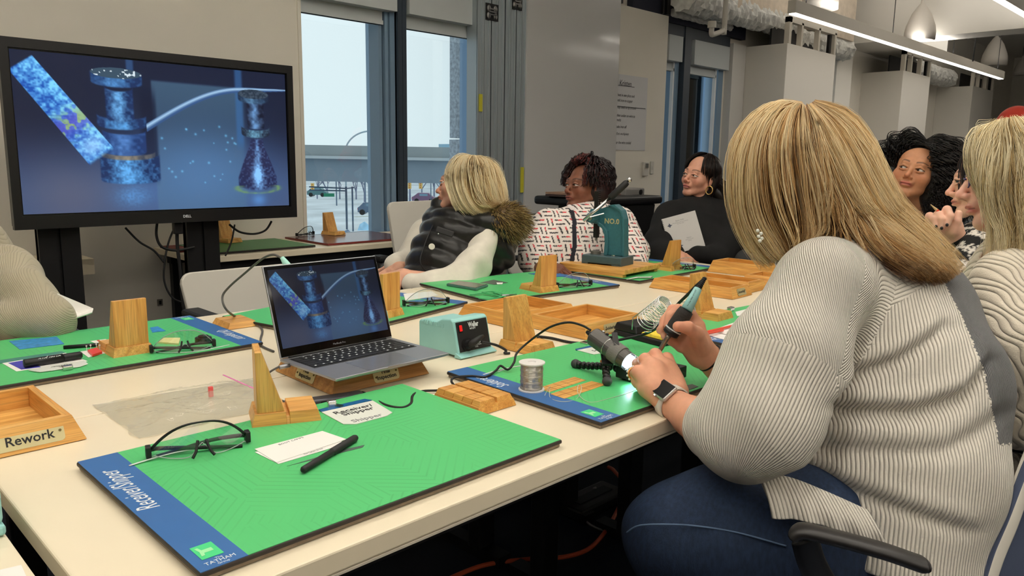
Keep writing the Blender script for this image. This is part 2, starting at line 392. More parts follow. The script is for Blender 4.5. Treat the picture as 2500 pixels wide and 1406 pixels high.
# ------------------------------------------------------------------ materials
M_wall = mat('wall_paint', (230, 225, 214), 0.75, noise=0.02, nscale=3)
M_panel = mat('panel_laminate', (196, 190, 180), 0.32, noise=0.02, nscale=2)
M_white = mat('white_laminate', (238, 226, 200), 0.36, noise=0.012, nscale=9)
M_edge = mat('table_edge', (205, 197, 182), 0.5)
M_black = mat('black_plastic', (18, 18, 20), 0.42)
M_blackm = mat('black_metal', (14, 14, 16), 0.5, noise=0.1)
M_rubber = mat('black_rubber', (24, 24, 25), 0.6)
M_chrome = mat('chrome', (215, 215, 215), 0.16, metal=1)
M_steel = mat('steel', (150, 150, 150), 0.3, metal=1)
M_alu = mat('aluminium_profile', (176, 186, 192), 0.42, metal=0.55)
M_dframe = mat('dark_frame', (52, 62, 74), 0.45)
M_bframe = mat('blue_grey_frame', (122, 148, 172), 0.45)
M_carpet = mat('carpet', (20, 26, 38), 0.95, noise=0.35, nscale=90, stretch=(1, 6, 1), bump=0.6, bscale=200)
M_conc = mat('concrete', (214, 200, 182), 0.9, noise=0.10, nscale=14, bump=0.9, bscale=50)
M_fluff = mat('fireproofing', (236, 236, 232), 0.95, noise=0.16, nscale=22, bump=1.0, bscale=70)
M_ceil = mat('ceiling_paint', (240, 237, 230), 0.85)
M_paper = mat('paper', (244, 242, 238), 0.75)
M_shade = mat('roller_shade', (196, 202, 204), 0.8)
M_ink = mat('ink', (30, 30, 34), 0.6)
M_grey = mat('grey_print', (128, 128, 132), 0.7)
M_wprint = mat('white_print', (232, 236, 240), 0.5)
M_clear = mat('clear_plastic', (250, 252, 252), 0.03, trans=1, ior=1.25, spec=0.5)
M_teal = mat('teal_plastic', (152, 208, 205), 0.4, noise=0.02)
def glass_mat(name, col=(253, 254, 254), refl=0.06, k=1.0):
    m = bpy.data.materials.new(name); m.use_nodes = True; n = m.node_tree; n.nodes.clear()
    o = n.nodes.new('ShaderNodeOutputMaterial'); t = n.nodes.new('ShaderNodeBsdfTransparent'); t.inputs[0].default_value = lin(col) + (1,)
    g = n.nodes.new('ShaderNodeBsdfGlossy'); g.inputs['Roughness'].default_value = 0.02; mx_ = n.nodes.new('ShaderNodeMixShader')
    fr = n.nodes.new('ShaderNodeFresnel'); fr.inputs[0].default_value = 1.45; mu = n.nodes.new('ShaderNodeMath'); mu.operation = 'MULTIPLY_ADD'; mu.inputs[1].default_value = k; mu.inputs[2].default_value = refl * 0.3
    n.links.new(fr.outputs[0], mu.inputs[0]); n.links.new(mu.outputs[0], mx_.inputs[0]); n.links.new(t.outputs[0], mx_.inputs[1]); n.links.new(g.outputs[0], mx_.inputs[2]); n.links.new(mx_.outputs[0], o.inputs[0])
    return m
M_glass = glass_mat('window_glass'); M_lens = glass_mat('lens_plastic', (240, 246, 245), 0.32, 0.7)

# ------------------------------------------------------------------ the room
struct(MB().box((-5, -4, -0.2), (24, 4.3, 0)).build('floor', M_carpet))
struct(MB().box((-5, -4, 3.3), (24, 4.3, 3.5)).build('ceiling', M_ceil))
WY = 4.1
wb = MB()
wb.box((-5, WY, 0), (2.38, WY + 0.28, 3.3)); wb.box((2.38, WY, 0), (7.05, WY + 0.28, 0.70)); wb.box((2.38, WY, 2.42), (7.05, WY + 0.28, 3.3))
wb.box((3.848, WY, 0.70), (6.0, WY + 0.28, 2.42)); wb.box((7.05, WY, 0), (24, WY + 0.28, 3.3))
struct(wb.build('wall_back', M_wall))
struct(MB().box((-5.2, -4, 0), (-5, 4.3, 3.3)).build('wall_left', M_wall))
struct(MB().box((24, -4, 0), (24.2, 4.3, 3.3)).build('wall_right', M_wall))
struct(MB().box((-5, -4.2, 0), (24, -4, 3.3)).build('wall_front', M_wall))
# ceiling plan: slab beam with sprayed fireproofing near the windows, drywall bulkheads further in
struct(MB().box((6.1, 3.75, 2.60), (9.3, 4.1, 3.3)).build('beam', M_conc))
struct(MB().box((9.6, 1.2, 2.62), (10.0, 4.1, 3.3)).build('bulkhead', M_ceil))

def window(n, x0, x1, panes, dark):
    """frame with pane, roller shade and pelmet as children; panes: (x0,x1) glass"""
    r = struct(MB().box((x0, WY + 0.02, 0.70), (x0 + 0.012, WY + 0.2, 2.42)).build('window_%d' % n, M_bframe))
    f = MB()
    for a, b, y0, y1 in dark: f.box((a, y0, 0.70), (b, y1, 2.42))
    f.box((x0, WY + 0.0, 0.70), (x1, WY + 0.10, 0.735)); f.build('window_frame', M_bframe, r)
    for a, b in panes: MB().box((a, WY + 0.12, 0.735), (b, WY + 0.126, 2.40)).build('pane', M_glass, r)
    sx0, sx1 = panes[0][0] - 0.0, panes[-1][1] + 0.02
    MB().box((sx0, WY + 0.01, 2.02), (sx1, WY + 0.035, 2.12)).box((sx0, WY + 0.0, 2.02), (sx1, WY + 0.045, 2.045)).build('roller_shade', M_shade, r)
    return r, sx0, sx1
w1, a1, b1 = window(1, 2.38, 3.03, [(2.38, 2.935)], [(2.932, 2.955, WY + 0.02, WY + 0.16), (2.965, 2.99, WY + 0.0, WY + 0.14), (2.995, 3.03, WY - 0.015, WY + 0.12)])
MB().box((2.38, WY - 0.06, 2.10), (3.02, WY + 0.03, 2.42)).build('shade_pelmet', M_shade, w1)
w2, a2, b2 = window(2, 3.10, 3.842, [(3.10, 3.80)], [(3.80, 3.842, WY, WY + 0.14)])
MB().box((3.115, WY - 0.06, 2.10), (3.80, WY + 0.03, 2.42)).build('shade_pelmet', M_shade, w2)
MB().box((3.785, WY + 0.02, 0.7), (3.80, WY + 0.03, 2.42)).build('seal', M_wprint, w2)
w3, a3, b3 = window(3, 6.0, 6.30, [(6.0, 6.17)], [(6.19, 6.26, WY, WY + 0.14)])
MB().box((6.0, WY - 0.06, 2.10), (6.22, WY + 0.03, 2.32)).build('shade_pelmet', M_shade, w3)
MB().box((6.172, WY + 0.0, 0.7), (6.19, WY + 0.03, 2.42)).build('seal', M_wprint, w3)
w4, a4, b4 = window(4, 6.38, 7.05, [(6.38, 6.90)], [(6.96, 7.05, WY, WY + 0.14)])
MB().box((6.42, WY - 0.06, 2.10), (7.05, WY + 0.03, 2.32)).build('shade_pelmet', M_shade, w4)
MB().box((6.905, WY + 0.0, 0.7), (6.93, WY + 0.03, 2.42)).build('seal', M_wprint, w4)
for _n, _x in ((12, 3.842), (13, 7.045)): struct(MB().box((_x - 0.006, WY + 0.13, 0.7), (_x + 0.004, WY + 0.285, 2.42)).build('trim_%d' % _n, mat('reveal_blue', (120, 150, 182), 0.6)))
t_ = struct(MB().box((3.03, WY - 0.05, 0.0), (3.062, WY + 0.2, 2.6)).box((3.068, WY - 0.045, 0.0), (3.10, WY + 0.2, 2.6)).box((3.03, WY - 0.03, 0), (3.10, WY + 0.2, 2.6)).build('trim_1', M_dframe))
struct(MB().box((6.27, WY - 0.05, 0.0), (6.375, WY + 0.2, 2.42)).build('trim_2', M_dframe))
struct(MB().box((6.0, WY - 0.04, 2.32), (7.08, WY + 0.1, 2.46)).build('trim_3', M_dframe))
struct(MB().box((7.08, WY - 0.08, 0.0), (7.33, WY + 0.1, 2.36)).build('trim_4', mat('white_trim', (214, 212, 208), 0.6)))
struct(MB().box((2.36, WY - 0.01, 0.735), (2.38, WY + 0.25, 2.42)).build('trim_5', M_wall))
# folding partition stack: two pairs of aluminium leaf edges with concealed hinges
def leaf_stack(x0, wd, label, hz, side=None):
    t = thing('partition_leaf', label, 'partition', (x0, 3.985, 0), group=None)
    wv = wd
    for k, (a, b) in enumerate(((0, 0.485), (0.515, 1))):
        p = [(a * wv, 0), (a * wv, 0.36), (b * wv, 0.36), (b * wv, 0)]
        e = MB(); xa, xb = a * wv, b * wv; q = (xb - xa) / 6
        e.box((xa, 0.006, 0.02), (xb, 0.11, 2.95))
        for j in (0, 2, 3, 5): e.box((xa + q * j, 0.0, 0.02), (xa + q * (j + 1) - 0.003, 0.01, 2.95))
        e.build('edge_profile', M_alu, t)
    MB().box((0.485 * wv, 0.03, 0.02), (0.515 * wv, 0.1, 2.95)).build('seal', M_black, t)
    for z in hz:
        h = MB().box((0.27 * wv, -0.004, z - 0.055), (0.73 * wv, 0.012, z + 0.055)).build('hinge', M_black, t)
        k = MB()
        for s_ in (-1, 1):
            k.sphere((wv * 0.5 + s_ * wv * 0.12, -0.004, z + 0.022), (0.018, 0.008, 0.024)); k.sphere((wv * 0.5 + s_ * wv * 0.12, -0.004, z - 0.024), (0.018, 0.008, 0.024))
        for j in range(3): k.box((wv * 0.36, -0.014, z - 0.022 + j * 0.018), (wv * 0.64, 0.0, z - 0.012 + j * 0.018))
        k.build('knuckle', M_steel, h)
    return t
_q = [PY(p, 300, 3.985).x for p in (1165, 1230, 1232, 1283)]; _h = [PY(1187, y, 3.97).z for y in (26, 652)] + [PY(1258, y, 3.97).z for y in (2, 660)]
la = leaf_stack(_q[0], _q[1] - _q[0], 'left folded aluminium partition edge, next to the window with the granite pier', _h[:2])
lb = leaf_stack(_q[2], _q[3] - _q[2], 'right folded aluminium partition edge, next to the grey whiteboard', _h[2:])
for (px, py0, py1, par) in ((1174, 230, 272, la), (1275, 408, 470, lb)):
    a = PY(px - 4, py1, 3.977); b = PY(px + 4, py0, 3.977)
    MB().box((a.x, 3.976, a.z), (b.x, 3.982, b.z)).build('warning_sticker', mat('yellow_sticker', (206, 200, 60), 0.5), par, world=True)
for px, par in ((1240, la), (1272, lb)):
    a = PY(px - 6, 515, 3.975); MB().box((a.x, 3.965, a.z), (a.x + 0.03, 3.982, a.z + 0.035)).build('floor_bolt_cover', M_black, par, world=True)
# grey wall panels right of the stack
_b = [PY(p, 300, 3.97).x for p in (1284, 1506, 1628)]; _zb = PY(1300, 522, 3.97).z
struct(MB().box((_b[0] - 0.01, 4.0, 0.0), (_b[2], 4.12, 2.455)).build('wall_pier', M_wall))
wbd = thing('whiteboard', 'tall grey glossy whiteboard leaf on the wall right of the folding partition', 'whiteboard', (_b[0], 3.97, 0))
MB().box((0, 0, _zb), (_b[1] - _b[0], 0.03, 2.95)).build('board', mat('whiteboard_gloss', (204, 204, 204), 0.16, coat=0.3), wbd, bevel=0.002)
tt = MB(); x_ = _b[2]
tt.box((_b[1], 3.98, 2.46), (_b[1] + 0.04, 4.04, 2.6)).box((x_ - 0.06, 3.98, 2.46), (x_ - 0.01, 4.04, 2.7)).box((x_ - 0.12, 3.98, 2.46), (x_ - 0.10, 4.0, 2.7)); struct(tt.build('trim_6', M_blackm))
# boxed columns along the window wall
def column(n, x0, x1, y0, y1, zt):
    c = struct(MB().box((x0, y0, 0), (x1, y1, zt)).build('wall_column_%d' % n, mat('column_paint', (222, 218, 210), 0.7), bevel=0.004))
    f = MB(); s_ = 0.05
    f.box((x0 + 0.02, y0, zt + 0.20), (x1, y0 + 0.05, zt + 0.25)); f.box((x0 + 0.02, y0, zt), (x0 + 0.07, y0 + 0.05, zt + 0.25))
    for q in (0.27, 0.62, 0.97): xx = x0 + (x1 - x0) * q; f.box((xx - 0.02, y0, zt), (xx + 0.02, y0 + 0.05, zt + 0.22))
    f.build('stud_frame', mat('stud_white', (216, 210, 198), 0.7), c)
    g = MB(); g.box((x0 + (x1 - x0) * 0.9, y0 + 0.03, zt), (x0 + (x1 - x0) * 0.94, y0 + 0.06, zt + 0.22)); g.build('bracket', M_blackm, c)
    MB().box((x0 + 0.02, y0 + 0.18, zt), (x1 - 0.02, y0 + 0.2, zt + 0.2)).build('cavity_back', M_blackm, c)
column(1, 7.337, 8.466, 3.59, 4.1, 2.352)
column(2, 10.52, 11.552, 3.59, 4.1, 2.375)
column(3, 13.539, 14.692, 3.59, 4.1, 2.41)
struct(MB().box((9.3, 3.92, 0), (9.75, 4.1, 2.62)).build('wall_pilaster', M_ceil))
struct(MB().box((8.7, 4.06, 0), (9.3, 4.1, 2.62)).build('wall_recess', mat('blue_wall', (176, 192, 204), 0.7)))
struct(MB().box((11.9, 3.98, 0), (12.05, 4.1, 2.0)).build('trim_7', M_dframe))
# fluffy sprayed beam lining
def fluff(name, p0, p1, r, seed):
    p0, p1 = V(p0), V(p1); L = (p1 - p0).length; n = int(L / 0.035); g = random.Random(seed); m_ = 18; vs = []; fs = []
    t = (p1 - p0).normalized(); u = V((0, 0, 1)).cross(t).normalized(); w_ = t.cross(u)
    for i in range(n + 1):
        c = p0.lerp(p1, i / n)
        for k in range(m_): an = 2 * PI * k / m_; q = r * (0.82 + 0.30 * g.random()); vs.append(c + (u * math.cos(an) + w_ * math.sin(an)) * q)
    for i in range(n):
        for k in range(m_): fs.append((i * m_ + k, i * m_ + (k + 1) % m_, (i + 1) * m_ + (k + 1) % m_, (i + 1) * m_ + k))
    fs += [tuple(range(m_))[::-1], tuple(range(n * m_, (n + 1) * m_))]
    return struct(MB().add(vs, fs).build(name, M_fluff, smooth=False))
fluff('pipe_lagging', (5.9, 3.86, 2.60), (7.9, 3.86, 2.62), 0.13, 1)
fluff('pipe_lagging', (7.9, 3.86, 2.50), (9.35, 3.86, 2.52), 0.12, 2)
fluff('pipe_lagging', (6.0, 4.02, 2.50), (7.0, 4.02, 2.50), 0.035, 3)
fluff('pipe_lagging', (11.6, 3.9, 2.52), (13.4, 3.9, 2.52), 0.13, 4)
struct(MB().box((5.44, 4.04, 2.42), (7.34, 4.1, 2.62)).build('trim_8', mat('dark_void', (44, 46, 60), 0.9)))
# sprinkler pipe
sp_ = thing('sprinkler_pipe', 'thin white sprinkler pipe elbow hanging under the concrete beam', 'pipe', (6.55, 3.55, 0))
q = PY(1768, 75, 3.55); q2 = PY(1737, 83, 3.55)
pt = MB(); pt.tube(spline([(q.x, 3.55, 3.3), (q.x, 3.55, q.z + 0.05), (q.x - 0.02, 3.55, q.z), (q2.x + 0.03, 3.55, q2.z), (q2.x, 3.55, q2.z + 0.005), (q2.x, 3.55, q2.z + 0.06)], 6), 0.022, 10); pt.build('pipe', mat('pipe_white', (206, 202, 194), 0.5), sp_, smooth=True, world=True)
MB().cyl((q2.x, 3.55, q2.z + 0.05), (q2.x, 3.55, q2.z + 0.10), 0.036).build('nozzle_cap', mat('pipe_white', (0, 0, 0)), sp_, world=True)

# ------------------------------------------------------------------ lamps of the room
M_led = mat('led_strip', (255, 250, 240), 0.5, emit=(255, 246, 232), estr=9)
M_fix = mat('fixture_white', (214, 208, 198), 0.5)
def linear_lamp(x0, x1, y, z, label, power, rails=3):
    t = thing('linear_lamp', label, 'lamp', (x0, y, z), group=None); L = x1 - x0
    MB().box((0, -0.035, 0), (L, 0.035, 0.10)).build('housing', M_fix, t, bevel=0.003)
    MB().box((0.02, -0.028, -0.006), (L - 0.02, 0.028, 0.0)).build('diffuser', M_led, t)
    for k in range(rails): xx = 0.25 + (L - 0.5) * k / max(rails - 1, 1); MB().cyl((xx, 0, 0.1), (xx, 0, 3.3 - z), 0.004, n=6).build('cable', M_black, t)
    area('lamp_light', ((x0 + x1) / 2, y, z - 0.02), L, 0.10, power * 0.33)
    area('ceiling_fill', ((x0 + x1) / 2, y, z + 0.125), L, 0.10, power * 2.0, rot=(PI, 0, 0))  # upward fill added to brighten the ceiling; the diffuser only faces down
    return t
linear_lamp(6.16, 12.6, 3.00, 2.40, 'long white linear pendant lamp running along the window side columns', 11, 4)
p_ = PZ(2440, 0, 2.50)
linear_lamp(p_.x - 0.2, p_.x + 6.0, p_.y, 2.50, 'white linear pendant lamp cut off by the top right corner', 20, 3)
linear_lamp(-1.6, 3.6, 0.25, 2.55, 'white linear pendant lamp over the near side of the table, out of view', 33, 3)
linear_lamp(-1.6, 3.6, 2.00, 2.55, 'white linear pendant lamp over the far side of the table, out of view', 21, 3)
linear_lamp(-3.0, 3.0, -1.9, 2.55, 'white linear pendant lamp behind the camera, out of view', 33, 3)
def pendant(px, py, rpx, D, label, dome=0.9):
    c = PX(px, py, D); r = rpx * D / FPX
    t = thing('pendant_lamp', label, 'lamp', c, group=None)
    pr = [(r, 0), (r * 1.0, 0.55 * r), (r * 0.93, 0.95 * r), (r * 0.62, 1.75 * r), (r * 0.3, 2.25 * r), (r * 0.12, 2.45 * r), (r * 0.1, 2.8 * r)]
    MB().lathe(pr, 28).build('shade', mat('pendant_shade', (205, 199, 190), 0.5), t, smooth=True)
    MB().lathe([(r * 0.9, -0.004), (r * 0.9, 0.003)], 28).build('diffuser', mat('pendant_diffuser', (226, 220, 210), 0.6), t)
    MB().cyl((0, 0, 2.7 * r), (0, 0, max(3.3 - c.z, 2.8 * r + 0.05)), 0.006, n=6).build('cord', M_black, t)
    return t
pendant(2001, 24, 42, 6.9, 'large white bell pendant lamp at the top edge above the long lamp')
pendant(2244, 98, 35, 8.4, 'white bell pendant lamp in front of the air vent box')
pendant(2426, 160, 28, 11.7, 'smaller white bell pendant lamp right of the air vent box')
pendant(2492, 183, 16, 13.5, 'farthest small white pendant lamp at the right edge')
# air handling box with grille
c = PX(2262, 60, 9.6)
ac = thing('air_unit', 'white boxed air unit with a louvred grille under the ceiling', 'air unit', (c.x, c.y, 0))
z0 = PX(2262, 120, 9.6).z
MB().box((-0.75, 0.0, z0), (0.9, 0.75, 3.3)).build('casing', M_ceil, ac, bevel=0.004)
gx0 = -0.14; g_ = MB().box((0.10, -0.03, z0 + 0.22), (0.62, 0.0, z0 + 0.62)).build('grille_frame', mat('grille_white', (224, 220, 212), 0.5), ac)
MB().box((0.14, -0.034, z0 + 0.26), (0.58, -0.028, z0 + 0.58)).build('grille_back', mat('grille_dark', (96, 92, 88), 0.8), ac)
for k in range(9): MB().box((0.14, -0.05, z0 + 0.265 + k * 0.035), (0.58, -0.032, z0 + 0.278 + k * 0.035)).build('slat', mat('grille_white', (0, 0, 0)), ac)
for k, (px, py) in enumerate(((2195, 95), (2375, 150))):
    p = PX(px, py, 9.0); h = thing('hanging_wire', 'thin dark wire hanging from the ceiling %s' % ('left of the air vent box' if k == 0 else 'right of the air vent box'), 'wire', (p.x, p.y, p.z))
    MB().tube([(0, 0, 0), (0.01, 0, 0.35), (0.0, 0, 3.3 - p.z)] if k == 0 else [(0, 0, 0), (0.05, 0, 0.55), (0.35, -0.1, 0.62), (0.38, -0.1, 3.3 - p.z)], 0.008, 6).build('wire', M_black, h)
# far right dark band
struct(MB().box((17.9, 3.0, 1.62), (18.0, 4.1, 2.0)).build('trim_9', M_black))
struct(MB().box((18.0, -4, 0), (18.1, 4.1, 3.3)).build('wall_end', M_wall))
# ------------------------------------------------------------------ outside the windows
SKYC = None
def outpt(px, py, D): return PX(px, py, D)
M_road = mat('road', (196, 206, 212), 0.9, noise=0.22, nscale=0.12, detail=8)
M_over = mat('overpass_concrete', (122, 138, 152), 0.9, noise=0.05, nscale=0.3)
GZ = -7.0
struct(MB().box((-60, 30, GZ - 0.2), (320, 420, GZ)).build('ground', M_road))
ov = thing('overpass', 'grey concrete motorway overpass crossing behind the windows', 'overpass', PX(930, 440, 62))
R2 = Matrix((RIGHT.to_tuple(), (-BACK).to_tuple(), (0, 0, 1))).transposed()
def strip(y0, y1, D, th, m, name, x0=500, x1=1300):
    a = PX(x0, y0, D); b = PX(x1, y0 + (x1 - x0) * 0.018, D); h = (y1 - y0) * D / FPX; bk = V((-BACK.x, -BACK.y, 0)).normalized() * th
    mb = MB(); q = [a, b, b - V((0, 0, h)), a - V((0, 0, h))]
    mb.add(q + [v + bk for v in q], [(0, 1, 2, 3), (7, 6, 5, 4), (0, 4, 5, 1), (1, 5, 6, 2), (2, 6, 7, 3), (3, 7, 4, 0)])
    return mb.build(name, m, ov, world=True)
strip(349, 376, 62, 0.4, mat('barrier_concrete', (140, 150, 154), 0.9, noise=0.05, nscale=0.5), 'parapet')
strip(375, 382, 61.6, 0.5, mat('ledge_concrete', (170, 180, 186), 0.9), 'ledge')
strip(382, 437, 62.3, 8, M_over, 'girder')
# highway arch and far building above the parapet
ar = thing('arch', 'thin grey steel arch rising beyond the overpass', 'arch', (PX(900, 360, 150).x, PX(900, 360, 150).y, GZ))
for _x in (843, 967): _p = PX(_x, 372, 150); MB().cyl((_p.x, _p.y, GZ), _p, 0.16, n=6).build('arch_leg', mat('arch_grey', (150, 172, 184), 0.8), ar, world=True)
MB().tube([PX(905 + 62 * math.cos(t), 372 + 52 * -math.sin(t), 150) for t in np.linspace(0, PI, 28)], 0.16, 6).build('arch_rib', mat('arch_grey', (150, 172, 184), 0.8), ar, world=True)
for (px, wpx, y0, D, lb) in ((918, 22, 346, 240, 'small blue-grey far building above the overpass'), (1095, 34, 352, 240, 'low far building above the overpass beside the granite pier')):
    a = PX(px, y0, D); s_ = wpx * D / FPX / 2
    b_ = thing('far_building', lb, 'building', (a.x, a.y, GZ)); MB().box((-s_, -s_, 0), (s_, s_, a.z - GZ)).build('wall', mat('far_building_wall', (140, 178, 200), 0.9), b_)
# granite piers just outside the glass
M_gran = mat('granite', (150, 160, 172), 0.8, noise=0.38, nscale=42, detail=5)
def pier(name, x0, x1, y0, y1, lb):
    t = thing(name, lb, 'pier', (x0, y0, GZ), group=None)
    zs = [0, 3.5, 7.02, 8.36, 9.9, 12.0]
    for k in range(5): MB().box((0.004 * (k % 2), 0, zs[k] + 0.006), (x1 - x0, y1 - y0, zs[k + 1] - 0.006)).build('granite_block', M_gran, t)
    return t
for n_, (pa, pb, pc_, lb) in enumerate(((1097, 1127, 1160, 'speckled granite pier outside the window beside the partition'), (1678, 1716, 1745, 'speckled granite pier outside the far window'))):
    r0, r1, r2 = (PY(q, 300, 1).x for q in (pa, pb, pc_)); X_ = r1 * 4.6; pier('granite_pier', X_, X_ + 0.5, 4.6, X_ / r0, lb)
# street furniture, cars, trees
M_pole = mat('pole_grey', (96, 116, 138), 0.8)
def pole(px, ytop, ybot, D, rpx, lb):
    a, b = PX(px, ybot, D), PX(px, ytop, D); t = thing('street_pole', lb, 'pole', a); MB().cyl(a, (a.x, a.y, b.z), rpx * D / FPX, n=8).build('pole', M_pole, t, world=True); return t
pole(847, 455, 560, 70, 2.5, 'left of the two thick grey signal poles below the overpass')
pole(862, 455, 565, 68, 2.0, 'right of the two thick grey signal poles below the overpass')
pole(822, 440, 502, 85, 1.6, 'slim street lamp pole left of the signal poles')
pole(893, 440, 520, 85, 1.2, 'thin pole right of the signal poles')
pole(1052, 440, 500, 85, 1.2, 'thin pole seen through the right window')
gt = thing('sign_gantry', 'horizontal signal arm with a small green street sign', 'gantry', PX(800, 465, 70))
g = MB(); g.cyl(PX(755, 456, 70), PX(846, 460, 70), 0.06, n=6).cyl(PX(755, 464, 70), PX(846, 466, 70), 0.06, n=6).cyl(PX(846, 460, 70), PX(865, 458, 70), 0.05, n=6); g.build('arm', M_pole, gt, world=True)
sg = MB(); a = PX(790, 472, 69); u = RIGHT * (26 * 69 / FPX); d_ = V((0, 0, -8 * 69 / FPX)); bk = -BACK * 0.06; sg.add([a, a + u, a + u + d_, a + d_, a + bk, a + u + bk, a + u + d_ + bk, a + d_ + bk], [(0, 1, 2, 3), (7, 6, 5, 4), (0, 4, 5, 1), (1, 5, 6, 2), (2, 6, 7, 3), (3, 7, 4, 0)]); sg.build('street_sign', mat('sign_green', (70, 170, 130), 0.6), gt, world=True)
for px, py, lb in ((763, 455, 'yellow traffic light left of the green sign'), (1000, 453, 'left of the two yellow traffic lights in the right window'), (1027, 453, 'right of the two yellow traffic lights in the right window')):
    a = PX(px, py, 80); t = thing('traffic_light', lb, 'traffic light', a)
    MB().box((-0.13, -0.13, -0.33), (0.13, 0.13, 0.33)).build('housing', mat('signal_yellow', (226, 190, 110), 0.6), t)
    for k in range(3): MB().sphere((-0.10, -0.10, 0.2 - 0.2 * k), 0.07, 8, 6).build('lens', mat('signal_lens', (190, 110, 60), 0.5), t)
def car(px, py, D, L, m, lb, rz=0.75):
    a = PX(px, py, D); t = thing('car', lb, 'car', (a.x, a.y, a.z), -PI / 4 + 0.02)
    MB().prism([(-L / 2, 0.3), (L / 2, 0.3), (L / 2, 0.75), (L * 0.33, 0.95), (L * 0.2, 1.4), (-L * 0.25, 1.42), (-L * 0.42, 0.98), (-L / 2, 0.85)], -0.8, 0.8, axis='y').build('car_body', m, t, bevel=0.06)
    for s_ in (-0.3, 0.3): MB().cyl((L * s_, -0.82, 0.32), (L * s_, 0.82, 0.32), 0.32).build('wheel', M_black, t)
    MB().box((-L * 0.18, -0.81, 1.0), (L * 0.16, 0.81, 1.3)).build('side_window', mat('car_glass', (120, 150, 170), 0.2), t)
    MB().box((-L / 2 - 0.02, -0.78, 0.6), (-L / 2 + 0.05, -0.4, 0.8)).build('tail_light', mat('tail_red', (220, 60, 60), 0.4), t)
car(904, 524, 88, 2.6, mat('car_dark', (90, 110, 135), 0.3), 'dark blue parked car below the overpass')
car(1036, 495, 110, 3.4, mat('car_maroon', (120, 92, 120), 0.4), 'dark van seen through the right window')
car(776, 480, 120, 3.0, mat('car_green', (80, 120, 125), 0.4), 'small dark green car behind the street sign')
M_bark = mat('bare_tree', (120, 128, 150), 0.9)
def tree(px, py, D, H, seed, lb):
    a = PX(px, py, D); a = V((a.x, a.y, min(a.z, GZ))) if False else a; t = thing('bare_tree', lb, 'tree', a); g = random.Random(seed); mb = MB()
    def rec(p, d, L, r, n):
        q = p + d * L; mb.cyl(p, q, r, r * 0.7, n=4, caps=False)
        if n == 0: return
        for _ in range(3): rec(q, (d + V((g.uniform(-.7, .7), g.uniform(-.7, .7), g.uniform(-.1, .5)))).normalized(), L * 0.72, r * 0.62, n - 1)
    rec(V((0, 0, 0)), V((0, 0, 1)), H * 0.3, H * 0.022, 4)
    mb.build('trunk_and_branches', M_bark, t)
for k, (px, py, D, H) in enumerate(((775, 500, 150, 7), (800, 495, 160, 8), (830, 498, 150, 8), (870, 500, 150, 8), (890, 502, 130, 7), (912, 500, 140, 8), (1001, 500, 95, 6.5), (1060, 495, 130, 8), (1080, 500, 140, 8), (1030, 492, 150, 8))):
    tree(px, py, D, H, k, ['leftmost bare tree under the overpass', 'bare tree behind the green sign', 'bare tree left of the signal poles', 'bare tree right of the signal poles', 'bare tree above the parked blue car', 'bare tree beside the window frame', 'bare tree below the left yellow traffic light', 'bare tree behind the thin pole in the right window', 'bare tree beside the granite pier', 'bare tree behind the dark van'][k])
struct(MB().box((60, 90, GZ), (260, 91, GZ + 0.02)).build('verge', mat('verge', (170, 178, 168), 0.9)))
fc = thing('construction_fence', 'low metal crowd fence outside below the right window', 'fence', PX(1030, 540, 40)); mb = MB()
for k in range(14): mb.cyl(PX(1000 + k * 8, 527 - k * 0.3, 40), PX(996 + k * 8, 575, 40), 0.03, n=5)
mb.cyl(PX(998, 527, 40), PX(1110, 522, 40), 0.05, n=5).cyl(PX(994, 570, 40), PX(1110, 570, 40), 0.05, n=5); mb.build('rails', mat('fence_blue', (110, 140, 175), 0.7), fc, world=True)
for px, py, wpx, col, nm in ((888, 548, 28, (150, 195, 225), 'pale blue tarpaulin heap outside the left window'), (912, 568, 18, (120, 165, 205), 'blue crate outside the left window'), (895, 574, 10, (225, 150, 120), 'left orange cone outside the left window'), (920, 570, 9, (225, 140, 110), 'right orange cone outside the left window'), (845, 572, 44, (84, 110, 140), 'dark skip outside the left window')):
    a = PX(px, py, 34); s_ = wpx * 34 / FPX / 2; cone_ = 'cone' in nm
    t = thing('traffic_cone' if cone_ else 'site_heap', nm, 'cone' if cone_ else 'clutter', (a.x, a.y, a.z - s_))
    if cone_: MB().lathe([(s_, 0), (s_, 0.03), (s_ * 0.6, 0.05), (s_ * 0.15, s_ * 2.2)], 12).build('cone_body', mat('c%d' % px, col, 0.7), t)
    else: MB().prism([(-s_, 0), (s_, 0), (s_ * 0.8, s_ * 0.9), (s_ * 0.1, s_ * 1.5), (-s_ * 0.6, s_ * 1.1)], -s_ * 0.5, s_ * 0.5, M=Matrix.Rotation(-0.78, 4, 'Z'), axis='y').build('heap_body', mat('c%d' % px, col, 0.7, noise=0.2, nscale=3), t)

